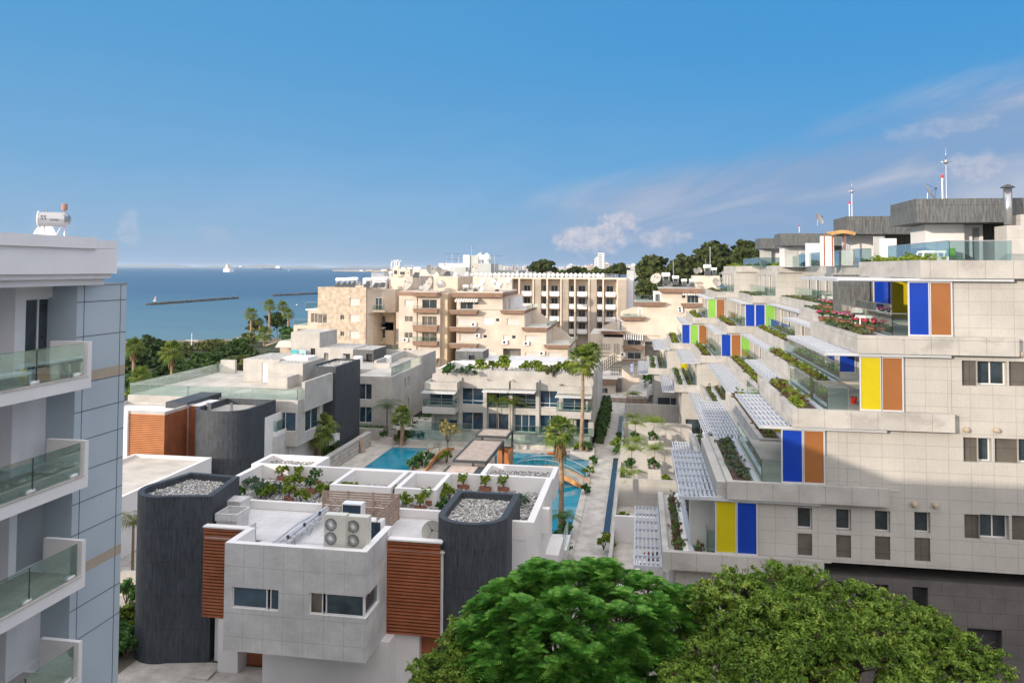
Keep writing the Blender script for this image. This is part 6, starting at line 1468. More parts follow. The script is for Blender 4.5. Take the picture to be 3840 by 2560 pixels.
# far coast
m = MB(); random.seed(3); xs = np.linspace(at('p', 300, 1000, y=15000).x, at('p', 1900, 1000, y=15000).x, 60); prev = None
hz = [38 + 18 * math.sin(i * .35) + 14 * math.sin(i * .9 + 1) + random.uniform(-4, 4) for i in range(60)]
for i in range(59): m.quad((xs[i], 15000, -4), (xs[i + 1], 15000, -4), (xs[i + 1], 16500, hz[i + 1] + 8), (xs[i], 16500, hz[i] + 8))
struct('far_coast', m, M['earth'])
m = MB(); m.prism([(-1900, 4600), (-1250, 3690), (-900, 3640), (-560, 3480), (-200, 3300), (0, 3000), (40, 3600), (-1500, 5200)], -3, 2.5); struct('harbour_land', m, M['sand'])
# sheds along the harbour
for i, (u, w_, h_) in enumerate(((650, 18, 6), (720, 30, 7), (860, 50, 9), (915, 20, 8), (1060, 14, 10), (1200, 40, 12), (1300, 30, 14), (1360, 35, 12))):
    yy = 3900; a = at('d', u, 265, y=yy); T = thing('harbour_shed', 'long low shed on the distant harbour, %s from the left' % nth(i), 'shed', (a.x, yy, -1)); m = MB(); m.box(a.x, a.x + w_, yy, yy + 20, -1, h_); m.build('wall', M[('white', 'tan', 'white', 'grayb')[i % 4]], T); m = MB(); m.prism([(a.x - 1, yy - 1), (a.x + w_ + 1, yy - 1), (a.x + w_ + 1, yy + 21), (a.x - 1, yy + 21)], h_, h_ + 1.5); m.build('roof', M['tan'], T)
# breakwaters
def rocks(name, label, a, b_, wdt, n, mt='rockdark', z=-3.2, sz=1.5):
    m = MB(); a = Vector(a); b_ = Vector(b_); d = b_ - a; s_ = d.cross(Z).normalized()
    for i in range(n):
        t = random.random(); p = a + d * t + s_ * random.gauss(0, wdt * .35) + Vector((0, 0, z)); r_ = sz * random.uniform(.5, 1.2); k = len(m.v)
        for q in range(12):
            w = q * 2.399; zz_ = 1 - 2 * (q + .5) / 12; rr = math.sqrt(1 - zz_ * zz_); f = r_ * random.uniform(.75, 1.2); m.v.append((p.x + rr * math.cos(w) * f, p.y + rr * math.sin(w) * f, p.z + (zz_ * .8 + .4) * f * .8))
        import itertools
        idx = list(range(12))
        bm_ = m; 
        # simple shell: fan between spiral points
        for q in range(10): bm_.f.append((k + q, k + (q + 1) % 12, k + (q + 2) % 12)); bm_.m.append(0)
        for q in range(9): bm_.f.append((k + q, k + q + 2 if q + 2 < 12 else k, k + q + 3 if q + 3 < 12 else k + 1)); bm_.m.append(0)
        for q in range(7): bm_.f.append((k + q, k + q + 3, k + q + 5)); bm_.m.append(0)
    return tag(m.build(name, M[mt]), label, 'breakwater')
def seap(c, u, v): return at(c, u, v, z=-3)
rocks('breakwater', 'long low dark rock breakwater lying off the beach', seap('c', 420, 636), seap('c', 1270, 572), 2.4, 1000, sz=1.1, z=.0)
rocks('breakwater', 'second dark rock breakwater meeting the mottled block', seap('c', 1640, 548), seap('c', 2150, 522), 2.6, 700, sz=1.2, z=.0)
bl = rocks('boulder_bank', 'sunlit orange boulders along the beach beyond the bushes', at('c', 730, 1080, z=-.8), at('c', 905, 1050, z=-1.5), 7, 120, 'rock', 0, 1.4)
bl['category'] = 'boulders'
rocks('boulder_bank', 'strip of pale boulders by the white beach shelter', at('c', 1250, 1010, z=-2), at('c', 1370, 990, z=-2), 4, 60, 'rock', 0, 1.1)['category'] = 'boulders'
# ships
def ship(c, u0, u1, vw, vt, lab, hull, deckc, cranes=4, endon=False):
    a = seap(c, u0, vw); b_ = at(c, u1, vw, y=a.y); L = b_.x - a.x; y = a.y; h_ = (at(c, u0, vt, y=y).z + 3)
    T = thing('cargo_ship', lab, 'ship', (a.x, y, -3)); x0 = a.x; w = L * .16 if not endon else L * 1.2
    hd = h_ * (.28 if not endon else .35)
    m = MB(); P = [(x0, y - w * .2), (x0 + L * .06, y - w / 2), (x0 + L * .96, y - w / 2), (x0 + L, y - w * .3), (x0 + L, y + w * .3), (x0 + L * .96, y + w / 2), (x0 + L * .06, y + w / 2), (x0, y + w * .2)]
    m.prism(P, -3, -3 + hd); m.build('hull', M[hull], T)
    m = MB(); s0, s1 = (x0 + L * .70, x0 + L * .95) if not endon else (x0 + L * .22, x0 + L * .66)
    m.box(s0, s1, y - w * .4, y + w * .4, -3 + hd, -3 + h_ * .62); m.box(s0 + (s1 - s0) * .2, s1 - (s1 - s0) * .2, y - w * .3, y + w * .3, -3 + h_ * .62, -3 + h_ * .8); m.build('superstructure', M['hotel' if endon else 'plaster'], T)
    m = MB()
    for i in range(cranes): x = x0 + L * (.15 + .16 * i); m.beam((x, y, -3 + hd), (x, y, -3 + h_ * .85), L * .012 + .6, L * .012 + .6); m.beam((x, y, -3 + h_ * .75), (x + L * .08, y, -3 + h_ * .9), 1, 1)
    m.beam((s1 - 2, y, -3 + h_ * .6), (s1 - 2, y, -3 + h_), 1, 1); m.build('cranes', M[deckc], T)
    return T
ship('c', 1533, 1712, 290, 243, 'long dark bulk carrier with deck cranes and white stern house on the sea', 'navy', 'tan', 4)
ship('c', 1160, 1228, 313, 222, 'white ship seen nearly end on, closest to the shore', 'plaster', 'plaster', 1, True)
ship('c', 1228, 1330, 276, 245, 'small hazy grey ship behind the white one', 'navy', 'alu', 2)
for i, (u, v, c, col, lab) in enumerate(((470, 598, 'c', 'whitecl', 'tiny sailing boat with pink and white sail near the breakwater'),)):
    p = seap(c, u, v); T = thing('sailing_boat', lab, 'boat', p); m = MB(); m.prism([(p.x - .9, p.y - .3), (p.x + .8, p.y - .3), (p.x + 1.1, p.y), (p.x + .8, p.y + .3), (p.x - .9, p.y + .3)], -3, -2.6); m.build('hull', M['whitecl'], T)
    m = MB(); m.poly([(p.x - .7, p.y, -2.4), (p.x + .5, p.y, -2.4), (p.x + .9, p.y, .6)]); m.poly([(p.x - .7, p.y + .03, -2.4), (p.x + .9, p.y + .03, .6), (p.x + .5, p.y + .03, -2.4)]); m.build('sail', mat('sailpink', (.75, .35, .33), fine=0), T)
for i, (u, v) in enumerate(((1505, 618), (1863, 638), (1343, 706), (1785, 300), (2335, 287))):
    p = seap('c', u, v); m = MB(); s_ = .5 if i < 3 else 5; m.lathe([(.3 * s_, -.2), (s_, .1), (s_ * .7, .8 * s_), (.05, 1.1 * s_)], (0, 0, 0), 10)
    tag(m.build('buoy', M['red' if i in (0, 2) else 'whitecl']), 'small buoy on the water, %s of five counted from the left' % nth([1, 3, 0, 2, 4][i]), 'buoy').location = (p.x, p.y, -3)
# white beach shelter and volleyball-like cross pole
p = at('c', 832, 1090, z=-.5); T = thing('beach_shower_pole', 'tall thin white cross-shaped pole standing on the beach behind the bushes', 'pole', p); q = at('c', 832, 910, y=p.y)
m = MB(); m.tube([p, (p.x, p.y, q.z)], .12, 6, .07); m.build('pole', M['white'], T); z_ = at('c', 832, 984, y=p.y).z; m = MB(); m.tube([(p.x - 1.5, p.y, z_), (p.x + 1.5, p.y, z_)], .07, 5); m.build('crossbar', M['white'], T)
r = rs('c', 1293, 968, 1325, 1030, 200); T = thing('beach_hut', 'small white hut with pitched roof between the shore bushes', 'hut', (r[0], 200, r[2])); m = MB(); m.box(r[0], r[1], 200, 203, r[2] - 1, r[3]); m.build('wall', M['white'], T); r = rs('c', 1285, 915, 1385, 965, 200); m = MB(); m.prism([(r[0], 199), (r[1], 199), (r[1], 204), (r[0], 204)], r[2], r[2] + .3); m.build('roof', M['woodgrey'], T)
# ================================================================ VEGETATION TOOLS
RNG = np.random.default_rng(7)
def np_mesh(name, V, Fc, mt, parent=None, nper=4, loc=None):
    me = bpy.data.meshes.new(name); n = len(V); k = len(Fc)
    me.vertices.add(n); me.vertices.foreach_set('co', V.astype(np.float32).ravel())
    me.loops.add(k * nper); me.loops.foreach_set('vertex_index', Fc.astype(np.int32).ravel())
    me.polygons.add(k); me.polygons.foreach_set('loop_start', np.arange(0, k * nper, nper, dtype=np.int32)); me.polygons.foreach_set('loop_total', np.full(k, nper, dtype=np.int32))
    me.materials.append(M[mt]); me.update(calc_edges=True); me.validate()
    ob = bpy.data.objects.new(name, me); COL.objects.link(ob)
    if parent is not None: attach(ob, parent)
    return ob
def leafcards(P, Nn, size, asp=.5, jit=.5):
    """rhombic leaves at P facing roughly Nn"""
    n = len(P); Nn = Nn + RNG.normal(0, jit, (n, 3)); Nn /= np.linalg.norm(Nn, axis=1)[:, None] + 1e-9
    A = np.cross(Nn, RNG.normal(0, 1, (n, 3))); A /= np.linalg.norm(A, axis=1)[:, None] + 1e-9; B = np.cross(Nn, A)
    s = size * RNG.uniform(.6, 1.3, n)[:, None]
    V = np.stack([P - A * s, P + B * s * asp, P + A * s, P - B * s * asp], 1).reshape(-1, 3)
    return V, np.arange(4 * n).reshape(-1, 4)
def blob_leaves(blobs, n, size, asp=.5, jit=.5, shell=.72):
    """blobs: (x,y,z,rx,ry,rz); leaves sit in the outer shell of each clump, broken into tufts"""
    B = np.array(blobs, float); w = (B[:, 3] * B[:, 4]) ** .9; w /= w.sum(); cnt = RNG.multinomial(n, w)
    Ps, Ns = [], []
    for b, c in zip(B, cnt):
        if c == 0: continue
        nt = max(4, c // 22); D = RNG.normal(0, 1, (nt, 3)); D[:, 2] = np.abs(D[:, 2]) * .9 - .25 * (RNG.random(nt) < .4); D /= np.linalg.norm(D, axis=1)[:, None]
        T = D * RNG.uniform(shell, 1.08, nt)[:, None]
        k = RNG.integers(0, nt, c); rr = RNG.normal(0, .13, (c, 3)); d = T[k] + rr
        Ps.append(b[:3] + d * b[3:6]); q = d / (np.linalg.norm(d, axis=1)[:, None] + 1e-9); q[:, 2] += .35; Ns.append(q)
    return leafcards(np.concatenate(Ps), np.concatenate(Ns), size, asp, jit)
def subblobs(blobs, k, f=.34, seed=1):
    rg = np.random.default_rng(seed); out = []
    for b in blobs:
        for i in range(k):
            d = rg.normal(0, 1, 3); d /= np.linalg.norm(d); d[2] = abs(d[2]) * 1.0 - .3; q = rg.uniform(.7, 1.12); s = f * rg.uniform(.6, 1.25)
            out.append((b[0] + d[0] * b[3] * q, b[1] + d[1] * b[4] * q, b[2] + d[2] * b[5] * q, b[3] * s, b[4] * s, b[5] * s))
    return out
def tree(name, label, base, blobs, n, size, mt, trunk_r=.25, cat='tree', group=None, asp=.55, trunk_m='bark', limbs=True):
    T = thing(name, label, cat, base, group)
    V, Fq = blob_leaves(subblobs(blobs, 7, .42) if n > 4000 else blobs, n, size, asp); np_mesh('crown', V, Fq, mt, T)
    b = MB(); base = Vector(base); c = Vector((sum(q[0] for q in blobs) / len(blobs), sum(q[1] for q in blobs) / len(blobs), sum(q[2] for q in blobs) / len(blobs)))
    fork = base + (c - base) * .55; b.tube([base, base + (fork - base) * .5 + Vector((.1, 0, 0)), fork], trunk_r, 8, trunk_r * .6)
    if limbs:
        for q in blobs[:14]: b.tube([fork, (fork + Vector(q[:3])) / 2 + Vector((0, 0, .2)), Vector(q[:3])], trunk_r * .45, 5, trunk_r * .12)
    b.build('trunk', M[trunk_m], T)
    return T
def rblobs(c, R, n, r, seed=0, flat=1.0, up=True):
    rg = np.random.default_rng(seed); out = []
    for i in range(n):
        d = rg.normal(0, 1, 3); d /= np.linalg.norm(d)
        if up: d[2] = abs(d[2]) - .25
        k = rg.uniform(.45, 1.0); s = r * rg.uniform(.7, 1.25)
        out.append((c[0] + d[0] * R[0] * k, c[1] + d[1] * R[1] * k, c[2] + d[2] * R[2] * k, s, s, s * flat))
    return out
# ---- palms
def fan_palm(label, base, h, r=1.5, n=34, skirt=False, seed=0, tr=.2, group=None, mt='l_palm', lean=(0, 0), name='fan_palm', nb=16):
    r *= .58; rg = random.Random(seed); T = thing(name, label, 'palm tree', base, group); base = Vector(base); top = base + Vector((lean[0], lean[1], h))
    b = MB(); b.tube([base, base + (top - base) * .1, base + (top - base) * .5 + Vector((.08, 0, 0)), top], tr * 1.25, 10, tr * .8); b.build('trunk', M['palmtrunk'], T)
    G = MB(); D = MB()
    for i in range(n):
        q = i / n; th = i * 2.39996 + rg.uniform(-.2, .2); e0 = math.radians(78 - 120 * q ** .85 + rg.uniform(-8, 8))
        L = r * rg.uniform(.5, .62); d = Vector((math.cos(th) * math.cos(e0), math.sin(th) * math.cos(e0), math.sin(e0)))
        hub = top + d * L * (.9 + .1 * q) - Vector((0, 0, .12 * q)); G.tube([top, top + d * L * .5, hub], .022, 3, .012)
        side = d.cross(Z); side = side.normalized() if side.length > .05 else Vector((1, 0, 0)); up = side.cross(d)
        for k in range(nb):
            a = math.radians(-105 + 210 * k / (nb - 1)); fl = L * 1.0 * (1 - .25 * abs(a) / 1.8) * rg.uniform(.9, 1.1)
            v = d * math.cos(a) + side * math.sin(a); p1 = hub + v * fl * .55 + up * .03; p2 = hub + v * fl - Vector((0, 0, fl * (.28 + .3 * q)))
            w = (up * .0 + (side * math.cos(a) - d * math.sin(a))) * (fl * .075)
            G.quad(hub - w * .3, p1 - w, p1 + w, hub + w * .3); G.poly([p1 - w, p2, p1 + w])
    G.build('fronds', M[mt], T)
    if skirt:
        for i in range(60):
            th = rg.uniform(0, 6.28); z0 = rg.uniform(-.2, -.9); p = top + Vector((math.cos(th) * .2, math.sin(th) * .2, z0)); q = p + Vector((math.cos(th) * .3, math.sin(th) * .3, -rg.uniform(.7, 1.5))); w = Vector((-math.sin(th), math.cos(th), 0)) * .09
            D.quad(p - w, q - w * .6, q + w * .6, p + w)
        D.build('dead_fronds', M['l_dry'], T)
    return T
def feather_palm(label, base, h, r=1.6, n=16, seed=0, tr=.05, mt='l_green', stems=1, name='feather_palm', cat='palm tree', group=None):
    rg = random.Random(seed); T = thing(name, label, cat, base, group); base = Vector(base); tb = MB(); G = MB()
    for s in range(stems):
        off = Vector((rg.uniform(-.2, .2), rg.uniform(-.2, .2), 0)) * (stems > 1); top = base + off * 2 + Vector((0, 0, h * rg.uniform(.8, 1))); tb.tube([base + off, (base + off + top) / 2, top], tr, 7, tr * .7)
        for i in range(n):
            th = i * 2.4 + rg.uniform(-.3, .3); e0 = math.radians(rg.uniform(15, 80)); L = r * rg.uniform(.75, 1.1); d = Vector((math.cos(th), math.sin(th), 0)); pts = []
            for k in range(7): t = k / 6; pts.append(top + d * L * t * math.cos(e0 * (1 - t * .3)) + Z * (L * t * math.sin(e0) - L * .75 * t * t))
            G.tube(pts, .012, 3, .004); side = d.cross(Z)
            for k in range(1, 7):
                for j in (0, .5):
                    p = pts[k - 1].lerp(pts[k], j) if k else pts[0]; l = L * .3 * (1 - abs((k + j) / 7 - .45))
                    for sg in (-1, 1):
                        q = p + side * sg * l + d * l * .5 - Z * l * .35; w = d * .025; G.quad(p - w, q - w * .3, q + w * .3, p + w)
    tb.build('stem', M['trunk'], T); G.build('fronds', M[mt], T)
    return T
# ---- small shrubs
def shrub_proto(key, mt, n, r, h, size, asp=.4, pot=None, flowers=0, fm='l_flow'):
    T = thing('shrub' if not pot else 'potted_plant', key, 'shrub' if not pot else 'potted plant')
    z0 = .28 if pot else 0
    bl = rblobs((0, 0, z0 + h * .38), (r * .7, r * .7, h * .6), 11, r * .36, seed=len(key)); V, Fq = blob_leaves(bl, n, size, asp, .9, .3); np_mesh('foliage', V, Fq, mt, T)
    m = MB()
    for i in range(5): m.tube([(0, 0, z0 * .6), (.2 * r * math.cos(i * 1.3), .2 * r * math.sin(i * 1.3), z0 + h * .5)], .015, 4)
    m.build('stems', M['bark'], T)
    if flowers:
        V, Fq = blob_leaves([(0, 0, z0 + h * .75, r * .8, r * .8, h * .35)], flowers, size * .9, .9, .8, .8); np_mesh('flowers', V, Fq, fm, T)
    if pot == 'box': m = MB(); parapet(m, -.32, .32, -.13, .13, 0, .22, .03); m.box(-.29, .29, -.1, .1, 0, .19); m.build('trough', M['terra'], T)
    if pot == 'round': m = MB(); m.lathe([(.18, 0), (.27, .26), (.29, .28), (.2, .28)], (0, 0, 0), 12); m.build('pot', M['terra'], T)
    return T
SP = {}
def shrub(key, loc, label, sc=1.0, rz=None, group=None):
    defs = dict(bright=('l_bright', 620, .62, .75, .085), green=('l_green', 700, .62, .65, .075), blue=('l_blue', 800, .72, .5, .065), rust=('l_rust', 300, .5, .4, .06), box=('l_bright', 520, .52, .7, .075, .4, 'box'), boxg=('l_green', 640, .52, .75, .07, .4, 'box'),
                red=('l_green', 240, .36, .35, .05, .5, 'round', 110, 'l_flow'), pink=('l_green', 240, .36, .35, .05, .5, 'round', 110, 'l_pink'), pot=('l_green', 240, .34, .5, .06, .4, 'round'), olive=('l_olive', 700, .6, .65, .065))
    rz = random.uniform(0, 6.28) if rz is None else rz
    if key not in SP:
        t = shrub_proto(key, *defs[key]); SP[key] = t; t.location = loc; t.rotation_euler = (0, 0, rz); t.scale = (sc,) * 3 if not isinstance(sc, tuple) else sc; t['label'] = label
        if group: t['group'] = group
        return t
    return dup(SP[key], loc, rz, label, sc, group)
random.seed(21)
# ---- shrubs on the front villa's gravel roof (measured in the photograph)
g = 6.2
VR = [('box', 'i', 800, 1345, 'upper middle'), ('blue', 'i', 560, 1400, 'wide bluish left-hand'), ('blue', 'i', 640, 1450, 'bluish'), ('blue', 'i', 775, 1460, 'low bluish central'), ('green', 'i', 430, 1490, 'leftmost, half behind the dark tower,'), ('box', 'i', 940, 1350, 'rear'), ('bright', 'i', 905, 1390, 'fresh green central'), ('boxg', 'i', 1080, 1380, 'tall dense'), ('boxg', 'i', 1040, 1450, 'dense front'), ('box', 'i', 870, 1440, 'middle'), ('box', 'i', 860, 1520, 'front'), ('bright', 'i', 700, 1500, 'yellowish front-left'), ('green', 'i', 625, 1500, 'dark front-left'),
      ('bright', 'i', 1120, 1490, 'bushy'), ('bright', 'i', 960, 1530, 'low yellow-green'), ('bright', 'i', 1230, 1475, 'small'), ('bright', 'i', 1390, 1480, 'light'), ('bright', 'i', 1320, 1478, 'low spreading'),
      ('bright', 'l', 125, 310, 'left of the two behind the slatted screen'), ('bright', 'l', 205, 360, 'right of the two behind the slatted screen'), ('box', 'l', 320, 390, 'left of two before dark tower'), ('box', 'l', 365, 345, 'right of two before dark tower'), ('bright', 'l', 480, 300, 'leaning one touching the dark tower'), ('box', 'l', 615, 240, 'rear left of three'), ('box', 'l', 765, 255, 'rear middle of three'), ('box', 'l', 890, 255, 'rear right of three'), ('blue', 'l', 990, 360, 'bluish one right of the dark tower'), ('bright', 'l', 520, 320, 'small one just behind the tower rim'), ('green', 'l', 465, 380, 'little one by the tower foot')]
for i, (k, c, u, v, d) in enumerate(VR):
    p = at(c, u, v, z=g); p.z = g
    big = {'blue': 1.25, 'bright': 1.0, 'green': .95}.get(k, 1.05); shrub(k, p, '%s on the white villa gravel roof, %s' % ('shrub in terracotta trough' if k[:3] == 'box' else 'shrub', d), big, rz=random.uniform(-.7, .3) if k[:3] == 'box' else None)
# central villa roof shrubs
g = rz + .05
for i, (k, u, v, s_) in enumerate((('green', 435, 450, 1.6), ('blue', 520, 462, 1.6), ('green', 590, 440, 1.3), ('green', 628, 468, .8), ('bright', 692, 445, 1.8), ('bright', 780, 440, 1.5), ('bright', 895, 440, 2.2), ('bright', 1070, 448, 1.6), ('bright', 1140, 445, 1.6), ('bright', 1190, 470, 1.4), ('green', 1232, 455, 1.1), ('olive', 1285, 480, 1.8), ('bright', 1350, 465, 1.7), ('bright', 1400, 465, 1.8), ('olive', 1460, 480, 1.5), ('green', 400, 462, 1.2), ('olive', 1310, 460, 1.2), ('olive', 1590, 490, 1.0))):
    p = at('j', u, v, z=g); p.z = g; shrub(k, p, ('bluish' if k == 'blue' else 'yellow-green' if k == 'bright' else 'dark green' if k == 'green' else 'olive') + ' shrub on the glass villa roof, %s in the row' % nth(sorted([435, 520, 590, 628, 692, 780, 895, 1070, 1140, 1190, 1232, 1285, 1350, 1400, 1460, 400, 1310, 1590]).index(u)), s_ * 1.15)
# ---- ledge planters of the terraced building: planting in each trough
names = {1: 'top', 2: 'second', 3: 'third', 4: 'fourth', 5: 'lowest'}
segn = ['nearest', 'second nearest', 'middle', 'fourth', 'farthest']
pal = {1: ['l_bright', 'l_bright'], 2: ['l_olive', 'l_blue'], 3: ['l_bright', 'l_rust'], 4: ['l_bright', 'l_rust'], 5: ['l_green', 'l_rust']}
for l in (1, 2, 3, 4, 5):
    for k, (ya, yb, s) in enumerate(SEG):
        x0 = xl(l, s); zt_ = LV[l][0] - .05; T = thing('planter_bed', 'planting strip in the %s %s-level ledge trough of the terraced building' % (segn[k], names[l]), 'planting', (x0 + .7, ya, zt_))
        for j in range(2):
            bl = []; y = ya + .7
            while y < yb - .5:
                w = random.uniform(.28, .5)
                if random.random() < (.75 if j == 0 else .55): bl.append((x0 + .7 + random.uniform(-.2, .25), y, zt_ + .08, w, w * 1.2, w * (1.0 if j == 0 else .6) * (.8 if l != 2 else .45)))
                y += random.uniform(.3, .55)
            if l == 5:
                bl = [(x0 + .73 + (q[0] - x0 - .7) * .3, q[1], q[2], q[3] * .7, q[4], q[5]) for q in bl]
                bl += [(x0 + 1.67, y_, zt_ + .05, .22, .4, .3) for y_ in np.arange(ya + .8, yb - .5, .6)]
            mt_ = pal[l][j]
            if l == 4 and k == 0: mt_ = ('l_blue', 'l_olive')[j]
            V, Fq = blob_leaves(bl, int(150 * (yb - ya) * (1.0 if k < 2 else .5)), .065 if k < 2 else .1, .4, .8, .4); np_mesh('foliage', V, Fq, mt_, T)
# lowest front trough, flowers in pots on the second ledge
for i, (c, u, v, k, lab) in enumerate((('f', 1258, 1310, 'red', 'nearest, on the ledge corner'), ('f', 1180, 1290, 'red', 'second from the ledge corner'), ('f', 1125, 1262, 'pink', 'white and pink, third from the corner'), ('f', 1070, 1255, 'pink', 'pink, fourth from the corner'), ('f', 1020, 1245, 'pink', 'bright pink, fifth from the corner'), ('f', 975, 1235, 'red', 'sixth from the corner'), ('f', 920, 1232, 'red', 'seventh and last of the front row'), ('f', 1030, 1165, 'red', 'nearest in the rear row'), ('f', 990, 1158, 'red', 'second in the rear row'), ('f', 955, 1152, 'pink', 'pink, third in the rear row'), ('f', 915, 1142, 'pink', 'pink, fourth in the rear row'), ('f', 1150, 1215, 'red', 'in wide bowl behind the glass rail'))):
    p = at(c, u, v, z=LV[2][0] - .02); p.z = LV[2][0] - .1; shrub(k, p, 'geraniums, ' + lab, 1.0 if i < 7 else 1.15)
# ---- hedges etc by the path
def hedge(label, x0, x1, y0, y1, h, n, mt='l_hedge', size=.09, z=0, name='hedge'):
    T = thing(name, label, 'hedge', ((x0 + x1) / 2, y0, z)); bl = []; y = y0 + .4
    while y < y1: bl.append(((x0 + x1) / 2 + random.uniform(-.1, .1), y, z + h * .5, (x1 - x0) * .6, .6, h * .55)); y += .7
    V, Fq = blob_leaves(bl, n, size, .5, .6, .8); np_mesh('foliage', V, Fq, mt, T); b = MB(); b.box(x0 + .15, x1 - .15, y0 + .2, y1 - .2, z, z + h * .75); b.build('inner_twigs', M['l_dark'], T); return T
hedge('tall dark hedge along the glass villa side of the path', -4.85, -3.75, 85, 103, 2.3, 7000, size=.14)
hedge('low hedge strip between paving and stone wall left of the pool', -30.6, -29.6, 58, 79, .7, 4200, 'l_green')
hedge('hedge strip before the unfinished villa', -33.5, -27, 83.0, 83.9, .9, 1800, 'l_green', .12, .4)
hedge('row of bushes right of the unfinished villa', -26.4, -24.6, 84, 96, 1.2, 3000, 'l_green', .13)
hedge('clipped low hedge at the foot of the white stone box', -14.9, -6, 29.6, 30.6, .75, 5200, 'l_hedge', .06)
hedge('dark planted strip left of the dark front tower', -27.2, -25.0, 33.5, 47, .6, 4500, 'l_dark', .12)
# stone wall left of pool
SW = thing('stone_wall', 'low pale stone block wall running beside the pool paving', 'wall', (-28.6, 65, 0)); b = MB(); b.box(-28.95, -28.45, 50, 80, 0, 1.35); b.build('blocks', mat('wallstone', (.50, .47, .43), joint=(1.1, .4, .03, 'v', .5), jcol=(.6, .6, .6), bump=.4, bscale=8), SW); b = MB(); b.box(-29.0, -28.4, 49.95, 80.05, 1.35, 1.45); b.build('coping', M['conc'], SW)
PWL = thing('planter_wall', 'grey planter wall in front of the unfinished villa', 'wall', (-30, 82, 0)); b = MB(); b.box(-34, -26.6, 82.5, 83.0, 0, 1.2); b.build('wall', M['conc'], PWL)
PB = thing('planter_box', 'square stone planter box at the foot of the dark square tower', 'planter', (-31, 72.6, 0)); b = MB(); b.box(-31.5, -29.0, 72.0, 73.8, 0, .8); b.build('box', M['conc'], PB)
p = Vector((-30.3, 72.7, .8)); shrub('green', p, 'dark leafy shrub in the square planter by the dark tower', 2.2)
# garden strip at the bottom left
for i, (c, u, v, zz_, lab) in enumerate((('b', 715, 950, 1.5, 'feathery yellow-green palm behind the dark front tower'),)):
    feather_palm(lab, (at('b', 735, 900, y=44).x, 44, 0), 3.6, 2.2, 22, 3, .1, 'l_olive')
for i, (u, v) in enumerate(((700, 1100), (690, 1260), (715, 1340), (700, 1400), (735, 1220))):
    p = at('b', u, v, z=.5); p.z = .2; shrub(('green', 'bright', 'green', 'green', 'olive')[i], p, 'leafy plant in the narrow garden left of the dark front tower, %s from the top' % nth([0, 2, 3, 4, 1][i]), 1.9)
GW = thing('garden_wall', 'stepped grey garden wall in the gap beside the left apartment building', 'wall', (-27, 36, 0)); b = MB(); b.box(-27.6, -24.9, 33.0, 33.3, 0, 1.0); b.build('lower_wall', M['conc'], GW); b = MB(); b.box(-29.6, -26.4, 41.0, 41.3, 0, 1.4); b.build('upper_wall', M['conc'], GW)

# ================================================================ POOL COURT THINGS
def zl(c, u, v, z): return at(c, u, v, z=z)
PG = thing('deck_pergola', 'flat timber-slatted pergola on dark steel frame over the pool deck', 'pergola', (-16.5, 68, 0))
zp = 2.6
def slatroof(parent, pts, z, name='slats'):
    a, b_, c_, d_ = [Vector((p.x, p.y, z)) for p in pts]   # near-left, near-right, far-right, far-left
    m = MB(); n = 46
    for i in range(n):
        t0 = (i + .12) / n; t1 = (i + .88) / n; m.quad(a.lerp(d_, t0), b_.lerp(c_, t0), b_.lerp(c_, t1), a.lerp(d_, t1))
        m.quad(a.lerp(d_, t0) - Z * .06, a.lerp(d_, t1) - Z * .06, b_.lerp(c_, t1) - Z * .06, b_.lerp(c_, t0) - Z * .06)
    m.build(name, M['deck2'], parent)
    m = MB()
    for p, q in ((a, b_), (b_, c_), (c_, d_), (d_, a)): m.beam(p - Z * .06, q - Z * .06, .16, .22)
    m.build('frame', M['darkmetal'], parent)
dm('deck2', (.50, .42, .36), var=.12, nscale=2)
R1 = [zl('j', 455, 1180, zp), zl('j', 735, 1185, zp), zl('j', 865, 1015, zp), zl('j', 605, 1005, zp)]
xL = min(R1[0].x, R1[3].x) ; xR = (R1[1].x + R1[2].x) / 2; xL = (R1[0].x + R1[3].x) / 2; yN = (R1[0].y + R1[1].y) / 2; yF = (R1[2].y + R1[3].y) / 2
slatroof(PG, [Vector((xL, yN, 0)), Vector((xR, yN, 0)), Vector((xR, yF, 0)), Vector((xL, yF, 0))], zp)
slatroof(PG, [Vector((xL + .2, yF + .3, 0)), Vector((xR + .3, yF + .3, 0)), Vector((xR + .3, yF + 3.6, 0)), Vector((xL + .2, yF + 3.6, 0))], zp + .35)
m = MB()
for x, y in ((xR, yF), (xL, yF), (xR - .1, yN + .2), (xR + .3, yF + 3.5), (xL + .2, yF + 3.5)): m = MB(); m.box(x - .09, x + .09, y - .09, y + .09, 0, zp + (.3 if y > yF else 0)); m.build('post', M['darkmetal'], PG)
BR = thing('timber_bar', 'dark timber bar box with slatted lid at the near end of the pergola', 'bar', (xL, yN - 3, 0))
b = MB(); b.box(xL - .3, xR - .1, yN - 3.2, yN - .05, 0, 1.95); b.build('timber_front', M['wood'], BR); b = MB(); b.box(xL - .4, xR - .0, yN - 3.3, yN + .0, 1.95, 2.15); b.build('lid_frame', M['darkmetal'], BR)
b = MB(); [b.box(xL - .1, xR - .7, yN - 3.0 + i * .15, yN - 2.9 + i * .15, 2.15, 2.2) for i in range(19)]; b.build('slats', M['deck2'], BR)
WS = thing('timber_screen', 'orange-brown timber screen wall beside the pergola post', 'screen', (xR + 1, yF, 0)); r = rs('j', 815, 1070, 945, 1185, yF + .8)
b = MB(); b.box(r[0], r[1], yF + .8, yF + .95, 0, r[3]); b.box(r[1] - .12, r[1], yF - 1.2, yF + .8, 0, r[3]); b.build('boards', M['woodl'], WS); b = MB(); b.box(r[0], r[1] + .02, yF + .76, yF + 1.0, r[3], r[3] + .06); b.build('cap', M['darkmetal'], WS)
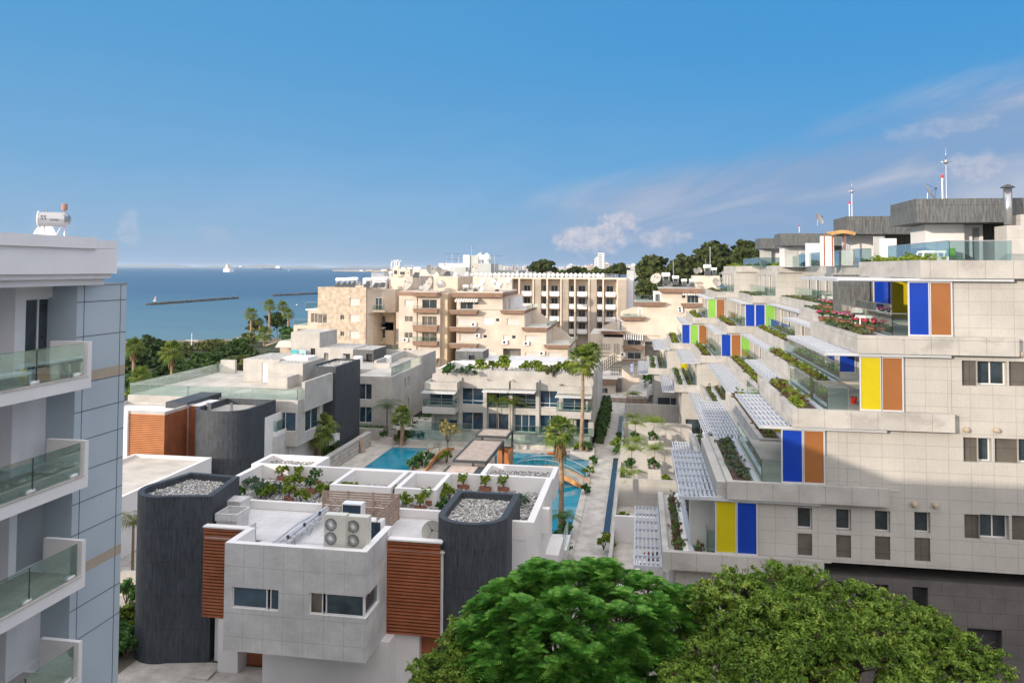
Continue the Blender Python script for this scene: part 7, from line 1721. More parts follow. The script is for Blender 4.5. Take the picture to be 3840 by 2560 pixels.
# arched bridge
def bridge(label, a, b_, rise, w, cat='bridge', rails=True):
    T = thing('arched_bridge', label, cat, a); a = Vector(a); b_ = Vector(b_); d = b_ - a; s_ = Vector((d.y, -d.x, 0)).normalized() * w / 2; n = 16
    P = [a + d * i / n + Z * rise * (1 - (2 * i / n - 1) ** 2) for i in range(n + 1)]
    for nm, mt, off, dz, hh_ in (('deck', 'deck2', 0, 0, .06),):
        m = MB()
        for i in range(n): m.quad(P[i] + s_, P[i + 1] + s_, P[i + 1] - s_, P[i] - s_); m.quad(P[i] - s_ - Z * .08, P[i + 1] - s_ - Z * .08, P[i + 1] + s_ - Z * .08, P[i] + s_ - Z * .08)
        m.build('deck', M['deck2'], T)
    for sg in (1, -1):
        m = MB(); o = s_ * sg; t = s_.normalized() * sg * .12
        for i in range(n):
            for (p, q) in ((P[i], P[i + 1]),):
                k = len(m.v); m.v += [tuple(v) for v in (p + o - Z * .3, q + o - Z * .3, q + o + Z * .08, p + o + Z * .08, p + o + t - Z * .3, q + o + t - Z * .3, q + o + t + Z * .08, p + o + t + Z * .08)]
                for f in ((0, 3, 2, 1), (4, 5, 6, 7), (3, 7, 6, 2), (0, 1, 5, 4)): m.f.append(tuple(k + x for x in f)); m.m.append(0)
        m.build('side_beam', M['bridge'], T)
        if rails:
            g = MB(); c = MB()
            for i in range(1, n - 1): g.quad(P[i] + o + Z * .1, P[i + 1] + o + Z * .1, P[i + 1] + o + Z * .95, P[i] + o + Z * .95)
            c.tube([p + o + Z * 1.0 for p in P], .025, 5); [c.tube([P[i] + o, P[i] + o + Z * 1.0], .025, 5) for i in (0, 4, 8, 12, 16)]
            q = g.build('glass_side', M['rail'], T); e = c.build('handrail', M['steel']); e.parent = q
    return T
ba = at('j', 1010, 1200, z=.1); bb = at('j', 1600, 1215, z=.1); ym = 69.5
bridge('orange timber bridge arching over the pool with glass sides', (ba.x, ym + 1.2, .1), (PX1 + .35, ym - .8, .1), .95, 1.7)
bridge('small arched footbridge from terrace to pool deck on the left', (-20.4, 70, .1), (-20.0, 79.8, .1), .7, 1.3)
bridge('short wooden footbridge near the blossoming tree', (-17.9, 76.0, .1), (-15.6, 76.3, .1), .35, 1.0, rails=False)
# red-orange kayak-like float
p = at('j', 1300, 1125, z=.3); T = thing('orange_float', 'small orange inflatable lying by the bridge', 'float', p); m = MB(); m.tube([p + Vector((-.8, 0, 0)), p + Vector((0, 0, .1)), p + Vector((.9, .1, 0))], .17, 8, .08); m.lathe([(.02, -.2), (.2, 0), (.02, .22)], p + Vector((.1, 0, .25)), 8); m.build('body', mat('orange', (.65, .17, .02), rough=.4), T)
# low walls and planters near the pool
T = thing('palm_planter', 'low square stone planter round the tall palm by the bridge', 'planter', (-5.6, 78, 0)); b = MB(); x_ = at('j', 1440, 1100, z=.4).x; parapet(b, x_, -4.5, 77.8, 80.4, 0, .75, .25); b.box(x_ + .25, -4.75, 78.05, 80.15, 0, .55); b.build('planter', M['conc'], T)
for i, (c, u, v, k, s_, lab) in enumerate((('j', 1480, 1100, 'bright', 1.4, 'green shrub at the foot of the tall palm'), ('j', 1600, 1110, 'green', 1.5, 'dark shrub right of the small sago palm'), ('j', 1820, 1085, 'bright', 1.7, 'bushy green shrub by the water channel gap'), ('l', 1330, 545, 'green', 1.6, 'shrub at the foot of the near palm'), ('l', 1575, 640, 'bright', 1.5, 'shrub in the dark box beside the long channel'), ('l', 1240, 640, 'green', 2.0, 'dark bush in the low planter by the villa wall'), ('l', 1300, 690, 'green', 2.2, 'dark bush below the near palm'), ('j', 170, 1230, 'green', 2.2, 'dark green bush overhanging the left pool'), ('j', 220, 1190, 'green', 1.8, 'second bush overhanging the left pool'), ('j', 110, 1250, 'green', 1.7, 'third bush overhanging the left pool'), ('j', 390, 1180, 'bright', 1.5, 'shrub at the foot of the blossoming tree'), ('i', 1160, 1170, 'green', 2.0, 'shrub at the foot of the left fan palm'), ('i', 1050, 1165, 'green', 1.8, 'low shrub left of the left fan palm'), ('i', 1790, 1020, 'olive', 2.0, 'shrub at the foot of the second fan palm'), ('i', 1870, 1000, 'green', 1.8, 'shrub right of the second fan palm'), ('i', 1640, 870, 'green', 2.2, 'broad leaved shrub by the unfinished villa corner'))):
    p = at(c, u, v, z=.3); p.z = .1; shrub(k, p, lab, s_)
# bushes along the walkway and the villa foot
for i, (x_, y_, k_) in enumerate(((-4.55, 66, 'green'), (-4.6, 71.5, 'bright'), (-4.5, 76, 'green'), (-2.4, 81, 'green'), (-2.4, 84, 'bright'), (-2.4, 87.5, 'green'), (-27.6, 81.6, 'green'), (-25.5, 81.6, 'bright'), (-23.4, 81.5, 'green'), (-1.3, 58.5, 'bright'), (-1.3, 66, 'green'), (-1.3, 70, 'bright'), (-1.2, 78, 'green'), (-1.2, 80.5, 'bright'))):
    shrub(k_, (x_, y_, .02 if y_ < 81 or x_ > -5 else .55), 'low bush in the court planting, %s of the walkway and terrace bushes' % nth(i), 1.3)
# blossoming small tree
p = at('j', 395, 1190, z=.1); bl = rblobs((p.x + .1, p.y, 3.1), (1.1, 1.1, 1.1), 14, .42, seed=4); tree('frangipani_tree', 'small yellowish blossoming tree on the pool deck edge', (p.x, p.y, .1), bl, 2200, .085, 'l_frang' if 'l_frang' in M else 'l_olive', .06)
# sago
p = at('j', 1570, 1100, z=.6); feather_palm('small spiky sago palm between tall palm and path', (p.x, p.y, .5), 1.0, 1.0, 26, 9, .14, 'l_hedge', name='sago_palm')
for i, (u, v) in enumerate(((815, 945), (925, 950))): p = at('j', u, v, z=1.2); feather_palm(('left', 'right')[i] + ' slender young palm standing before the glass villa windows', (p.x, p.y, 1.2), 3.6, 2.2, 16, 20 + i, .05, 'l_bright')
# fan palms of the court
p = at('i', 1108, 1215, z=0); fan_palm('broad yellow-green fan palm left of the pool wall', (p.x, p.y, 0), at('i', 1110, 905, y=p.y).z, 3.3, 40, False, 1, .22)
p = at('i', 1805, 1055, z=0); fan_palm('fan palm at the pool corner near the walking person', (p.x, p.y, 0), at('i', 1810, 800, y=p.y).z, 2.3, 34, False, 2, .22)
p = at('j', 1522, 1095, z=.5); q = at('j', 1535, 330, y=p.y); fan_palm('tallest fan palm with long bare trunk beside the path', (p.x, p.y, .5), q.z - .5, 3.1, 46, False, 3, .19, lean=(q.x - p.x, 0))
p = at('l', 1283, 530, z=0); q = at('j', 1345, 930, y=p.y); fan_palm('nearest fan palm with hanging dead fronds in front of the bridge', (p.x, p.y, 0), q.z, 2.35, 34, True, 4, .19, lean=(q.x - p.x, 0))
p = at('j', 1610, 270, y=96); fan_palm('fan palm crown just behind the tallest palm', (p.x, 96, 0), p.z, 2.6, 36, False, 5, .2)
p = at('l', 1305, 285, y=56); feather_palm('small feathery palm low beside the near palm trunk', (p.x, 56, 0), 1.5, 1.5, 18, 8, .08, 'l_green')
p = at('i', 1680, 740, y=82); feather_palm('dark feathery palm left of the second fan palm', (p.x, 82.2, 0), 4.0, 2.6, 18, 12, .1, 'l_hedge')
p = at('d', 900, 1060, y=112); feather_palm('feathery palm behind the dark roof room', (p.x, 112, 0), p.z - .3, 3.6, 24, 13, .18, 'l_olive')
p = at('d', 1790, 1030, y=112); feather_palm('spiky palm top behind the dark lift house', (p.x, 112, 0), p.z - .5, 2.6, 26, 14, .18, 'l_green')
# person walking
def person(label, loc, h=1.72, rz=0, top='pgreen2', legs='jeans'):
    T = thing('person', label, 'person', loc); 
    sk = bpy.data.meshes.new('body')
    J = dict(pel=(0, 0, .93), sp=(0, .02, 1.18), ch=(0, .03, 1.38), nk=(0, .02, 1.50), hd=(0, -.01, 1.62), ht=(0, -.01, 1.72), ls=(-.18, .02, 1.43), le=(-.24, .05, 1.15), lw=(-.22, -.08, .93), rs_=(.18, .02, 1.43), re_=(.25, -.02, 1.16), rw=(.24, -.16, .96),
             lh=(-.09, 0, .88), lk=(-.1, -.14, .50), la=(-.1, -.02, .09), lf=(-.1, -.17, .04), rh=(.09, 0, .88), rk=(.1, .02, .48), ra=(.1, .22, .12), rf=(.1, .12, .03))
    k = list(J); E_ = [('pel', 'sp'), ('sp', 'ch'), ('ch', 'nk'), ('nk', 'hd'), ('hd', 'ht'), ('ch', 'ls'), ('ls', 'le'), ('le', 'lw'), ('ch', 'rs_'), ('rs_', 're_'), ('re_', 'rw'), ('pel', 'lh'), ('lh', 'lk'), ('lk', 'la'), ('la', 'lf'), ('pel', 'rh'), ('rh', 'rk'), ('rk', 'ra'), ('ra', 'rf')]
    R_ = dict(pel=.14, sp=.13, ch=.15, nk=.06, hd=.09, ht=.07, ls=.07, le=.045, lw=.035, rs_=.07, re_=.045, rw=.035, lh=.09, lk=.065, la=.045, lf=.04, rh=.09, rk=.065, ra=.045, rf=.04)
    sk.from_pydata([J[q] for q in k], [(k.index(a), k.index(b_)) for a, b_ in E_], []); ob = bpy.data.objects.new('tmpb', sk); COL.objects.link(ob)
    md = ob.modifiers.new('s', 'SKIN')
    for i, q in enumerate(k): sk.skin_vertices[0].data[i].radius = (R_[q], R_[q])
    sk.skin_vertices[0].data[0].use_root = True
    ob.modifiers.new('u', 'SUBSURF').levels = 1
    dg = bpy.context.evaluated_depsgraph_get(); me = bpy.data.meshes.new_from_object(ob.evaluated_get(dg)); bpy.data.objects.remove(ob); me.name = 'body'
    for mm_ in ('skin', top, legs, 'black'): me.materials.append(M[mm_])
    for f in me.polygons:
        z = f.center.z; f.material_index = 3 if z < .1 else 2 if z < .95 else 1 if z < 1.47 else (3 if z > 1.66 or (z > 1.58 and f.center.y > .02) else 0)
        f.use_smooth = True
        if abs(f.center.x) > .19 and z < 1.0: f.material_index = 0
    bo = bpy.data.objects.new('body', me); COL.objects.link(bo); bo.parent = T; T.rotation_euler = (0, 0, rz); T.scale = (h / 1.72,) * 3
    return T
dm('skin', (.45, .25, .17), var=.04, fine=0); dm('pgreen2', (.10, .13, .08), var=.1); dm('jeans', (.05, .09, .20), var=.1)
p = at('i', 1770, 975, z=0); person('person in olive jacket and blue jeans walking on the pool paving, seen from behind', (p.x, p.y, 0), rz=math.pi)
# boards leaning on the stone wall
p = at('i', 1660, 1020, z=.0); T = thing('leaning_board', 'narrow brown board leaning on the end of the stone wall', 'board', (-28.3, 77, 0)); m = MB(); m.beam((-28.0, 76.5, .02), (-28.4, 76.7, 1.5), .5, .05); m.build('board', M['woodgrey'], T)
# lamp posts
for i, (c, u, v0, v1, z_, lab) in enumerate((('j', 105, 830, 990, 0, 'thin dark pole by the left terrace corner'), ('j', 1457, 810, 980, 1.2, 'dark lamp pole before the right bay of the glass villa'))):
    p = at(c, u, v1, z=z_); q = at(c, u, v0, y=p.y); T = thing('lamp_post', lab, 'lamp post', p); m = MB(); m.tube([p, q], .045, 6); m.build('pole', M['darkmetal'], T); m = MB(); m.lathe([(.05, 0), (.14, .05), (.14, .12), (.02, .16)], q, 10); m.build('lamp_head', M['darkmetal'], T)

# ================================================================ PATIOS ALONG THE PATH
PT = thing('patio_terraces', 'row of walled garden patios with planters between the path and the terraced building', 'patio', (0, 60, 0))
b = MB(); b.box(-1.95, -1.72, 46.5, 102, 0, 1.15); b.build('outer_wall', M['conc'], PT)
b = MB(); b.box(-1.72, 6.4, 37, 102, -.2, .25); b.build('floor', M['paving'], PT)
for y_, x1_, h_ in ((54.4, 1.0, 2.0), (62.6, 3.4, 2.4), (73.0, 3.6, 2.6), (84.5, 5.4, 2.6), (96, 5.4, 2.6), (46.4, .2, .5)):
    b = MB(); b.box(-1.73, x1_, y_, y_ + .25, .2, h_); b.build('cross_wall', M['white' if y_ < 60 else 'conc'], PT)
rail(PT, [(-1.83, 102), (-1.83, 76)], 1.15, .9, post=2.5)
# stone cube planters with little palms
for i, (u, v, wv) in enumerate(((373, 812, 1), (568, 820, 1), (405, 560, 1), (562, 560, 1))):
    p = at('m', u, v, z=.25); T = thing('cube_planter', 'tall pale cube planter on the patios, ' + ('front left', 'front right', 'rear left', 'rear right')[i] + ' one of four', 'planter', p); m = MB(); parapet(m, p.x - .55, p.x + .55, p.y, p.y + 1.1, .25, 1.55, .1); m.box(p.x - .45, p.x + .45, p.y + .1, p.y + 1.0, .25, 1.42); m.build('box', M['conc'], T)
    shrub('green', (p.x, p.y + .5, 1.4), 'round trailing shrub in the %s cube planter' % ('front left', 'front right', 'rear left', 'rear right')[i], 1.5)
    feather_palm('thin wispy palm in the %s cube planter' % ('front left', 'front right', 'rear left', 'rear right')[i], (p.x + .05, p.y + .5, 1.42), 2.1, 1.5, 22, 30 + i, .04, 'l_bright')
for i, (u, v) in enumerate(((415, 640), (360, 960), (390, 420), (555, 440), (390, 230))): p = at('m', u, v, z=.3); feather_palm('wispy young palm growing from the patio floor, %s from the front' % nth([1, 0, 2, 3, 4][i]), (p.x, p.y, .25), 2.7, 1.6, 20, 40 + i, .04, 'l_bright')
p = at('m', 655, 820, z=.3); shrub('bright', (p.x, p.y, .25), 'yellow-green clump on the patio before the louvred pergola', 1.2)
# front patio: flower pots, bucket, table with pots, wall
for i, (u, v, k, lab) in enumerate(((310, 1230, 'pink', 'pink flowering pot on the near patio'), (330, 1195, 'pot', 'leafy dark pot behind the pink flowers on the near patio'), (385, 1200, 'pot', 'small pot beside the white bucket on the near patio'))): p = at('m', u, v, z=.3); shrub(k, (p.x, p.y, .25), lab, 1.5)
p = at('m', 391, 1222, z=.25); m = MB(); m.lathe([(.2, 0), (.27, .4), (.24, .4), (.2, .1)], (0, 0, 0), 14); tag(m.build('white_bucket', M['whitecl']), 'white bucket standing on the near patio paving', 'bucket').location = p
WP = thing('white_counter', 'white angular counter wall with three small flower pots at the end of the near patio', 'wall', at('m', 520, 1500, z=.25)); c_ = at('m', 470, 1510, z=.9); b = MB()
q0 = at('m', 415, 1470, z=1.1); q1 = at('m', 640, 1450, z=1.1); b.box(q0.x, q1.x, q0.y, q0.y + .25, .2, 1.1); b.box(q0.x, q0.x + .22, q0.y - 2, q0.y, .2, 1.1); b.box(q0.x + .5, q1.x, q0.y + .25, q0.y + 1.1, .2, 1.05); b.build('wall', M['white'], WP)
for i, u in enumerate((516, 550, 585)): p = at('m', u, 1450, z=1.1); shrub('red' if i < 2 else 'pot', (p.x, p.y, 1.06), '%s of three small pots on the white counter' % ('left', 'middle', 'right')[i], .8)
# clutter on the terraces: bucket, towel, furniture
p = at('h', 676, 700, z=LV[3][0] - .12); T = thing('red_bucket', 'bright red plastic bucket on the terrace floor beside the yellow panel', 'bucket', p); m = MB(); m.lathe([(.11, 0), (.15, .28), (.165, .29), (.14, .29), (.1, .05)], p, 18); m.build('bucket', M['red'], T)
m = MB(); m.tube([p + Vector((.15 * math.cos(a), .15 * math.sin(a) * .3, .29 + .02 * math.sin(a))) for a in np.linspace(0, math.pi, 8)], .01, 4); m.build('handle', M['darkmetal'], T)
p = at('h', 306, 480, z=LV[3][0] + .95); m = MB(); m.box(-.02, .05, -.2, .2, -.95, .02); m.box(.05, .08, -.14, .18, -.75, .02); tag(m.build('towel', M['cloth']), 'dark green towel hanging over the glass rail of the third terrace', 'towel').location = (LV[3][1] + 1.53, p.y if 36.6 < p.y < 45 else 40, LV[3][0] + .97)
def chair(loc, lab, rz=0, mt='whitecl'):
    T = thing('terrace_chair', lab, 'chair', loc, None); T.rotation_euler = (0, 0, rz)
    m = MB(); m.box(-.25, .25, -.25, .25, .42, .47); o = m.build('seat', M[mt]); o.parent = T; m = MB(); m.box(-.25, .25, .2, .25, .47, .9); o = m.build('backrest', M[mt]); o.parent = T
    for x in (-.22, .22):
        for y in (-.22, .22): m = MB(); m.box(x - .02, x + .02, y - .02, y + .02, 0, .42); o = m.build('leg', M[mt]); o.parent = T
for i, (c, u, v, l, lab) in enumerate((('e', 2090, 665, 2, 'left white chair at the terrace table of the far module'), ('e', 2130, 668, 2, 'middle white chair at the terrace table of the far module'), ('e', 2160, 670, 2, 'right white chair at the terrace table of the far module'), ('e', 2270, 655, 2, 'white chair nearer the glass divider on the far module'))):
    p = at(c, u, v, y=104 if i < 3 else 95); chair((p.x, p.y, LV[3][0] - .1), lab, i)
p = at('f', 1860, 790, y=45.6); chair((p.x, 45.6, 19.32), 'lime green chair on the top terrace behind the glass', 2, 'pgreen'); p = at('f', 1890, 790, y=45.9)
T = thing('draped_cover', 'dark crumpled cloth cover hanging in the top terrace niche', 'cover', (p.x, 46, 19.3)); m = MB(); pp = [at('f', u, v, y=46.2) for u, v in ((1825, 600), (1850, 620), (1880, 690), (1930, 760), (1990, 792), (1880, 792), (1830, 700))]
m.b = 0; n = len(pp); m.v = [tuple(q) for q in pp] + [(q.x, q.y + .3, q.z) for q in pp]; m.f = [tuple(range(n)), tuple(reversed(range(n, 2 * n)))] + [((i + 1) % n, i, n + i, n + (i + 1) % n) for i in range(n)]; m.m = [0] * len(m.f); m.build('cloth', M['cloth'], T)
for i, (u0, v0, u1, v1, lab, mt) in enumerate(((1175, 1070, 1280, 1140, 'white covered furniture on the second terrace by the blue panel', 'whitecl'), (1625, 750, 1760, 790, 'low white table behind the top terrace glass', 'whitecl'))):
    yy = 40.5 if i == 0 else 43.0; r = rs('f', u0, v0, u1, v1, yy); T = thing('covered_table', lab, 'table', (r[0], yy, r[2])); zb_ = LV[2][0] - .12 if i == 0 else 19.3; m = MB(); m.prism([(r[0], yy), (r[1], yy), (r[1] - .1, yy + 1), (r[0] + .1, yy + 1)], zb_ + .62, zb_ + .72); m.build('top', M[mt], T)
    m = MB(); [m.box(x, x + .06, y, y + .06, zb_, zb_ + .62) for x in (r[0] + .05, r[1] - .12) for y in (yy + .05, yy + .9)]; m.build('legs', M[mt], T)
# roof dish on the white villa terrace and small satellite dish on penthouse
p = at('l', 420, 590, z=6.2); place('dish', proto_dish, (p.x, 35.4, 6.2), 'flat white dish standing on the white villa terrace by the dark tower', 0.2, .5)
p = at('f', 1675, 376, y=47); place('dish', proto_dish, (p.x, 47, 22.85), 'cream dish on the nearest grey penthouse roof', 1.2, .55)
p = at('f', 975, 606, y=62); place('dish', proto_dish, (p.x, 66, 22.6), 'small dish edge between the penthouse roofs', .9, .5)

# ================================================================ MACHINERY ON THE STONE BOX TERRACE
HPU = []
for i, (u0, v0, u1, v1, yy) in enumerate(((938, 405, 1085, 640, 32.2), (1090, 418, 1240, 612, 32.55))):
    r = rs('k', u0, v0 + 15, u1, v1, yy); T = thing('heat_pump', ('left', 'right')[i] + ' tall cream twin-fan outdoor unit on the white box terrace', 'air conditioner', (r[0], yy, 6.18)); zt_ = r[3]; m = MB(); m.box(r[0], r[1], yy, yy + .42, 6.22, zt_); m.box(r[0] + .05, r[0] + .2, yy + .05, yy + .35, 6.18, 6.22); m.build('casing', mat('accream%d' % i, (.66, .64, .57), rough=.45, var=.03), T)
    xc = r[0] + (r[1] - r[0]) * .33; R2 = (r[1] - r[0]) * .26
    for j in (0, 1):
        zc = zt_ - (r[1] - r[0]) * (.42 if j else 1.02); m = MB(); m.lathe([(R2, -.0), (R2 * 1.05, -.02), (R2 * .98, -.035), (R2 * .9, -.01)], (xc, yy, zc), 24, 'y'); f_ = m.build('fan_ring', M['darkmetal'], T)
        m = MB(); [m.beam((xc + R2 * .2 * math.cos(a), yy - .03, zc + R2 * .2 * math.sin(a)), (xc + R2 * .98 * math.cos(a + .3), yy - .03, zc + R2 * .98 * math.sin(a + .3)), .012, .012) for a in np.linspace(0, 6.28, 25)[:-1]]; m.lathe([(R2 * .22, -.03), (R2 * .2, -.045), (.01, -.05)], (xc, yy, zc), 12, 'y'); o = m.build('fan_guard', M['tank']); o.parent = f_
for i, (u0, v0, u1, v1, yy) in enumerate(((1060, 345, 1195, 430, 36.0), (1235, 462, 1330, 575, 35.0))):
    r = rs('k', u0, v0, u1, v1, yy); T = thing('condenser_unit', ('dark coiled condenser behind the twin-fan units by the screen', 'dark coiled condenser right of the twin-fan units')[i], 'air conditioner', (r[0], yy, 6.2)); m = MB(); m.box(r[0], r[1], yy + .03, yy + .55, 6.2, r[3]); m.build('casing', M['tank'], T); m = MB(); m.box(r[0] + .05, r[1] - .05, yy, yy + .028, 6.3, r[3] - .06); m.build('coil', mat('coil%d' % i, (.03, .05, .08), stripes=(.03, .4), fine=0), T)
# pipes in jackets, tank
PR = thing('pipe_run', 'bundle of silver jacketed pipes and valves on the white box terrace', 'pipes', at('k', 700, 560, z=6.3)); a = at('k', 640, 600, z=6.5); b_ = at('k', 950, 370, z=6.75)
m = MB(); [m.tube([a + Vector((dx, 0, dz)), b_ + Vector((dx * .4, 0, dz))], .07, 8) for dx, dz in ((0, 0), (.2, .05), (.38, -.05))]; m.tube([a + Vector((-.5, .3, -.2)), (a + b_) / 2 + Vector((-.3, 0, 0)), b_], .05, 6); m.build('jacket', M['louver'], PR)
rg = random.Random(4)
for i in range(30):
    m = MB(); t = rg.random(); p = a.lerp(b_, t) + Vector((.25 + rg.uniform(0, .75) * (1 - t * .4), rg.uniform(-.3, .3), rg.uniform(-.2, .15))); q = p + Vector((rg.uniform(-.3, .3), rg.uniform(-.1, .1), rg.uniform(-.25, .25))); m.tube([p, q], rg.uniform(.015, .04), 5); m.build('fitting', M['steel'], PR)
m = MB(); [m.lathe([(.05, 0), (.07, .03), (.07, .14), (.03, .17)], a.lerp(b_, t) + Vector((.25, 0, .05)), 8) for t in (.05, .4, .75)]; m.build('valves', M['darkmetal'], PR)
LT = thing('lying_tank', 'white horizontal water tank with dark lid at the right end of the white box terrace', 'water tank', at('k', 1150, 620, z=6.4)); a = at('k', 1060, 625, z=6.5); m = MB(); m.tube([a, a + Vector((.12, 0, 0)), a + Vector((1.1, .02, 0)), a + Vector((1.2, .02, 0))], .3, 18); m.build('body', M['tank'], LT, smooth=False); m = MB(); m.lathe([(.2, 0), (.2, .06), (.05, .09)], a + Vector((.12, 0, .3)), 14); m.build('lid', M['darkmetal'], LT)
# timber privacy screen
SC = thing('slatted_screen', 'brown horizontal slat screen enclosing the machines on the white villa roof', 'screen', at('k', 1150, 400, z=6.2)); a = at('k', 935, 385, z=6.2); b_ = at('k', 1385, 560, z=6.2); ysn = 38.4
xs_ = [at('k', u, 380, y=ysn).x for u in (935, 1105, 1275, 1450)]; zt_ = 7.5
m = MB(); z = 6.25
while z < zt_: m.box(xs_[0], xs_[3], ysn, ysn + .03, z, z + .085); m.box(xs_[3] - .0, xs_[3] + .03, 35.0, ysn, z, z + .085); z += .125
m.build('slats', M['woodgrey'], SC)
for x in xs_: m = MB(); m.box(x - .05, x + .05, ysn - .06, ysn - .002, 6.2, zt_); m.build('post', M['woodgrey'], SC)

# ================================================================ TREES
# shore band at the left
def tb(c, u0, v0, u1, v1, y): r = rs(c, u0, v0, u1, v1, y); return r
def clump(label, c, u0, v0, u1, v1, y, mt, n, size, nb=16, seed=0, zb=0, rr=None, cat='tree', name='broadleaf_tree', flat=.8, dy=.8, grp=None):
    r = rs(c, u0, v0, u1, v1, y); cx0, cz0 = (r[0] + r[1]) / 2, (r[2] + r[3]) / 2; hw, hh_ = (r[1] - r[0]) / 2, (r[3] - r[2]) / 2
    br = rr or min(hw, hh_) * .42
    bl = rblobs((cx0, y, cz0), (hw - br * .7, hw * dy, hh_ * 1.3 - br * .5), nb, br, seed, flat)
    bl += [(cx0, y, cz0 - hh_ * .15, hw * .72, hw * .5, hh_ * .72), (cx0 - hw * .4, y, cz0 - hh_ * .4, hw * .5, hw * .4, hh_ * .55), (cx0 + hw * .4, y, cz0 - hh_ * .4, hw * .5, hw * .4, hh_ * .55)]
    return tree(name, label, (cx0, y, zb), bl, n, size, mt, max(.12, hw * .06), cat=cat, group=grp)
clump('dark tree at the waterline right beside the left building', 'c', 280, 940, 570, 1180, 150, 'l_dark', 9000, .35, 22, 1)
clump('deep green tree filling the edge beside the left building', 'c', 180, 960, 380, 1420, 120, 'l_dark', 9000, .32, 22, 2)
clump('yellow-green shrubby tree below the left palms', 'c', 200, 1240, 520, 1540, 95, 'l_green', 9000, .22, 24, 3)
clump('big dark tree under the tall left palm', 'c', 420, 1180, 800, 1500, 105, 'l_dark', 9000, .26, 24, 4)
clump('round olive tree by the beach boulders', 'c', 850, 930, 1250, 1240, 165, 'l_olive', 11000, .4, 26, 5)
clump('wide dark bush mass left of the round olive tree', 'c', 680, 1100, 1150, 1440, 125, 'l_hedge', 12000, .34, 28, 6)
clump('dense dark trees in the hollow before the cream block', 'c', 1120, 1030, 1520, 1300, 135, 'l_dark', 9000, .34, 22, 7)
clump('low brown-green thicket above the glass-railed roof', 'c', 900, 1230, 1360, 1440, 110, 'l_olive', 6000, .26, 18, 8)
clump('round green bush under the left shore palm', 'c', 1360, 780, 1540, 930, 200, 'l_olive', 4500, .38, 14, 9, -1)
clump('dark slender cypress-like tree between the shore palms', 'c', 1610, 690, 1735, 940, 200, 'l_dark', 5000, .34, 14, 10, -1, 2.2)
clump('yellowish brush at the foot of the shore palms', 'c', 1290, 900, 1480, 1060, 180, 'l_olive', 3500, .36, 12, 11, -1, cat='bush', name='bush')
clump('leafy brush right of the shore palms', 'c', 1690, 850, 1860, 1010, 170, 'l_green', 3500, .32, 12, 12, -1, cat='bush', name='bush')
clump('yellow flowering bush by the left building foot', 'c', 180, 1420, 420, 1568, 84, 'l_bright', 5000, .16, 14, 13, cat='bush', name='bush')
for i, (u, v, vb, y, r_, lab) in enumerate(((1595, 640, 865, 195, 3.6, 'tallest shore palm standing clear against the sea'), (1725, 650, 900, 200, 3.4, 'right rear shore palm against the sea'), (1415, 720, 900, 195, 3.6, 'left shore palm above the round bush'), (1780, 720, 850, 190, 3.2, 'rightmost shore palm beside the terraces'), (1545, 920, 1060, 175, 4.2, 'low broad shore palm in front of the group'), (1500, 800, 900, 198, 2.4, 'small shore palm between bush and tall palm'))):
    q = at('c', u, v, y=y); fan_palm(lab, (q.x, y, -1.5), q.z + 1.5, r_, 34, False, 50 + i, .32, mt='l_palm', nb=11)
for i, (u, v, y, r_, lab) in enumerate(((640, 1085, 96, 3.2, 'tall palm with long pale trunk among the left trees'), (265, 1040, 100, 2.8, 'palm crown right beside the left building'), (330, 1330, 88, 2.6, 'low palm fronds beside the left building'))):
    q = at('c', u, v, y=y); fan_palm(lab, (q.x, y, 0), q.z, r_, 38, True, 60 + i, .25, mt='l_palm', nb=12)
for i, a in enumerate((('c', 150, 1080, 620, 1330, 135, 'l_dark'), ('c', 560, 1010, 860, 1220, 150, 'l_olive'), ('c', 760, 1180, 1200, 1420, 112, 'l_hedge'), ('c', 1080, 1120, 1500, 1330, 118, 'l_olive'), ('c', 1150, 970, 1420, 1120, 155, 'l_hedge'), ('c', 380, 1330, 800, 1560, 88, 'l_green'), ('c', 600, 1240, 1000, 1480, 97, 'l_dark'), ('c', 1000, 1010, 1300, 1200, 145, 'l_dark'))):
    clump('leafy tree in the shore thicket, %s patch' % ('leftmost low dark', 'brownish upper left', 'central dark green', 'olive right-hand', 'upper right dark', 'front left green', 'front middle dark', 'upper central dark')[i], *a, 9000, .1 + a[5] * .0016, 26, 100 + i, rr=None)
# pines behind right
PN = [(('e', 420, 170, 690, 320, 330), 'lone round dark tree in front of the distant town', 7000, .75), (('e', 740, 230, 960, 330, 340), 'dark tree mass right of the lone tree', 5000, .75), (('e', 930, 240, 1170, 330, 360), 'low dark tree below the white high-rise', 5000, .75), (('e', 1110, 195, 1320, 330, 350), 'dark tree between high-rise and wooded hill', 5000, .8),
      (('e', 1370, 130, 1680, 480, 300), 'left shoulder of the wooded rise behind the hotel tower', 12000, .8), (('e', 1620, 140, 1960, 480, 290), 'broad pine in the middle of the wooded rise', 12000, .8), (('e', 1860, 30, 2300, 420, 280), 'highest broad pine on the wooded rise', 15000, .8), (('e', 2200, 15, 2500, 300, 270), 'high pine touching the penthouse roofs', 10000, .75), (('e', 1350, 330, 1640, 560, 260), 'dark tree right beside the hotel stair tower', 7000, .7), (('e', 2230, 60, 2420, 300, 240), 'pine just left of the farthest penthouse', 5000, .65), (('e', 660, 270, 800, 335, 320), 'small dark tree by the hotel roof end', 2500, .7)]
for i, (a, lab, n, sz) in enumerate(PN): clump(lab, *a, 'l_pine', int(n * 2.2), sz * .85, 40 if n > 6000 else 18, 70 + i, 0, None, 'tree', 'pine_tree', .8, .6)
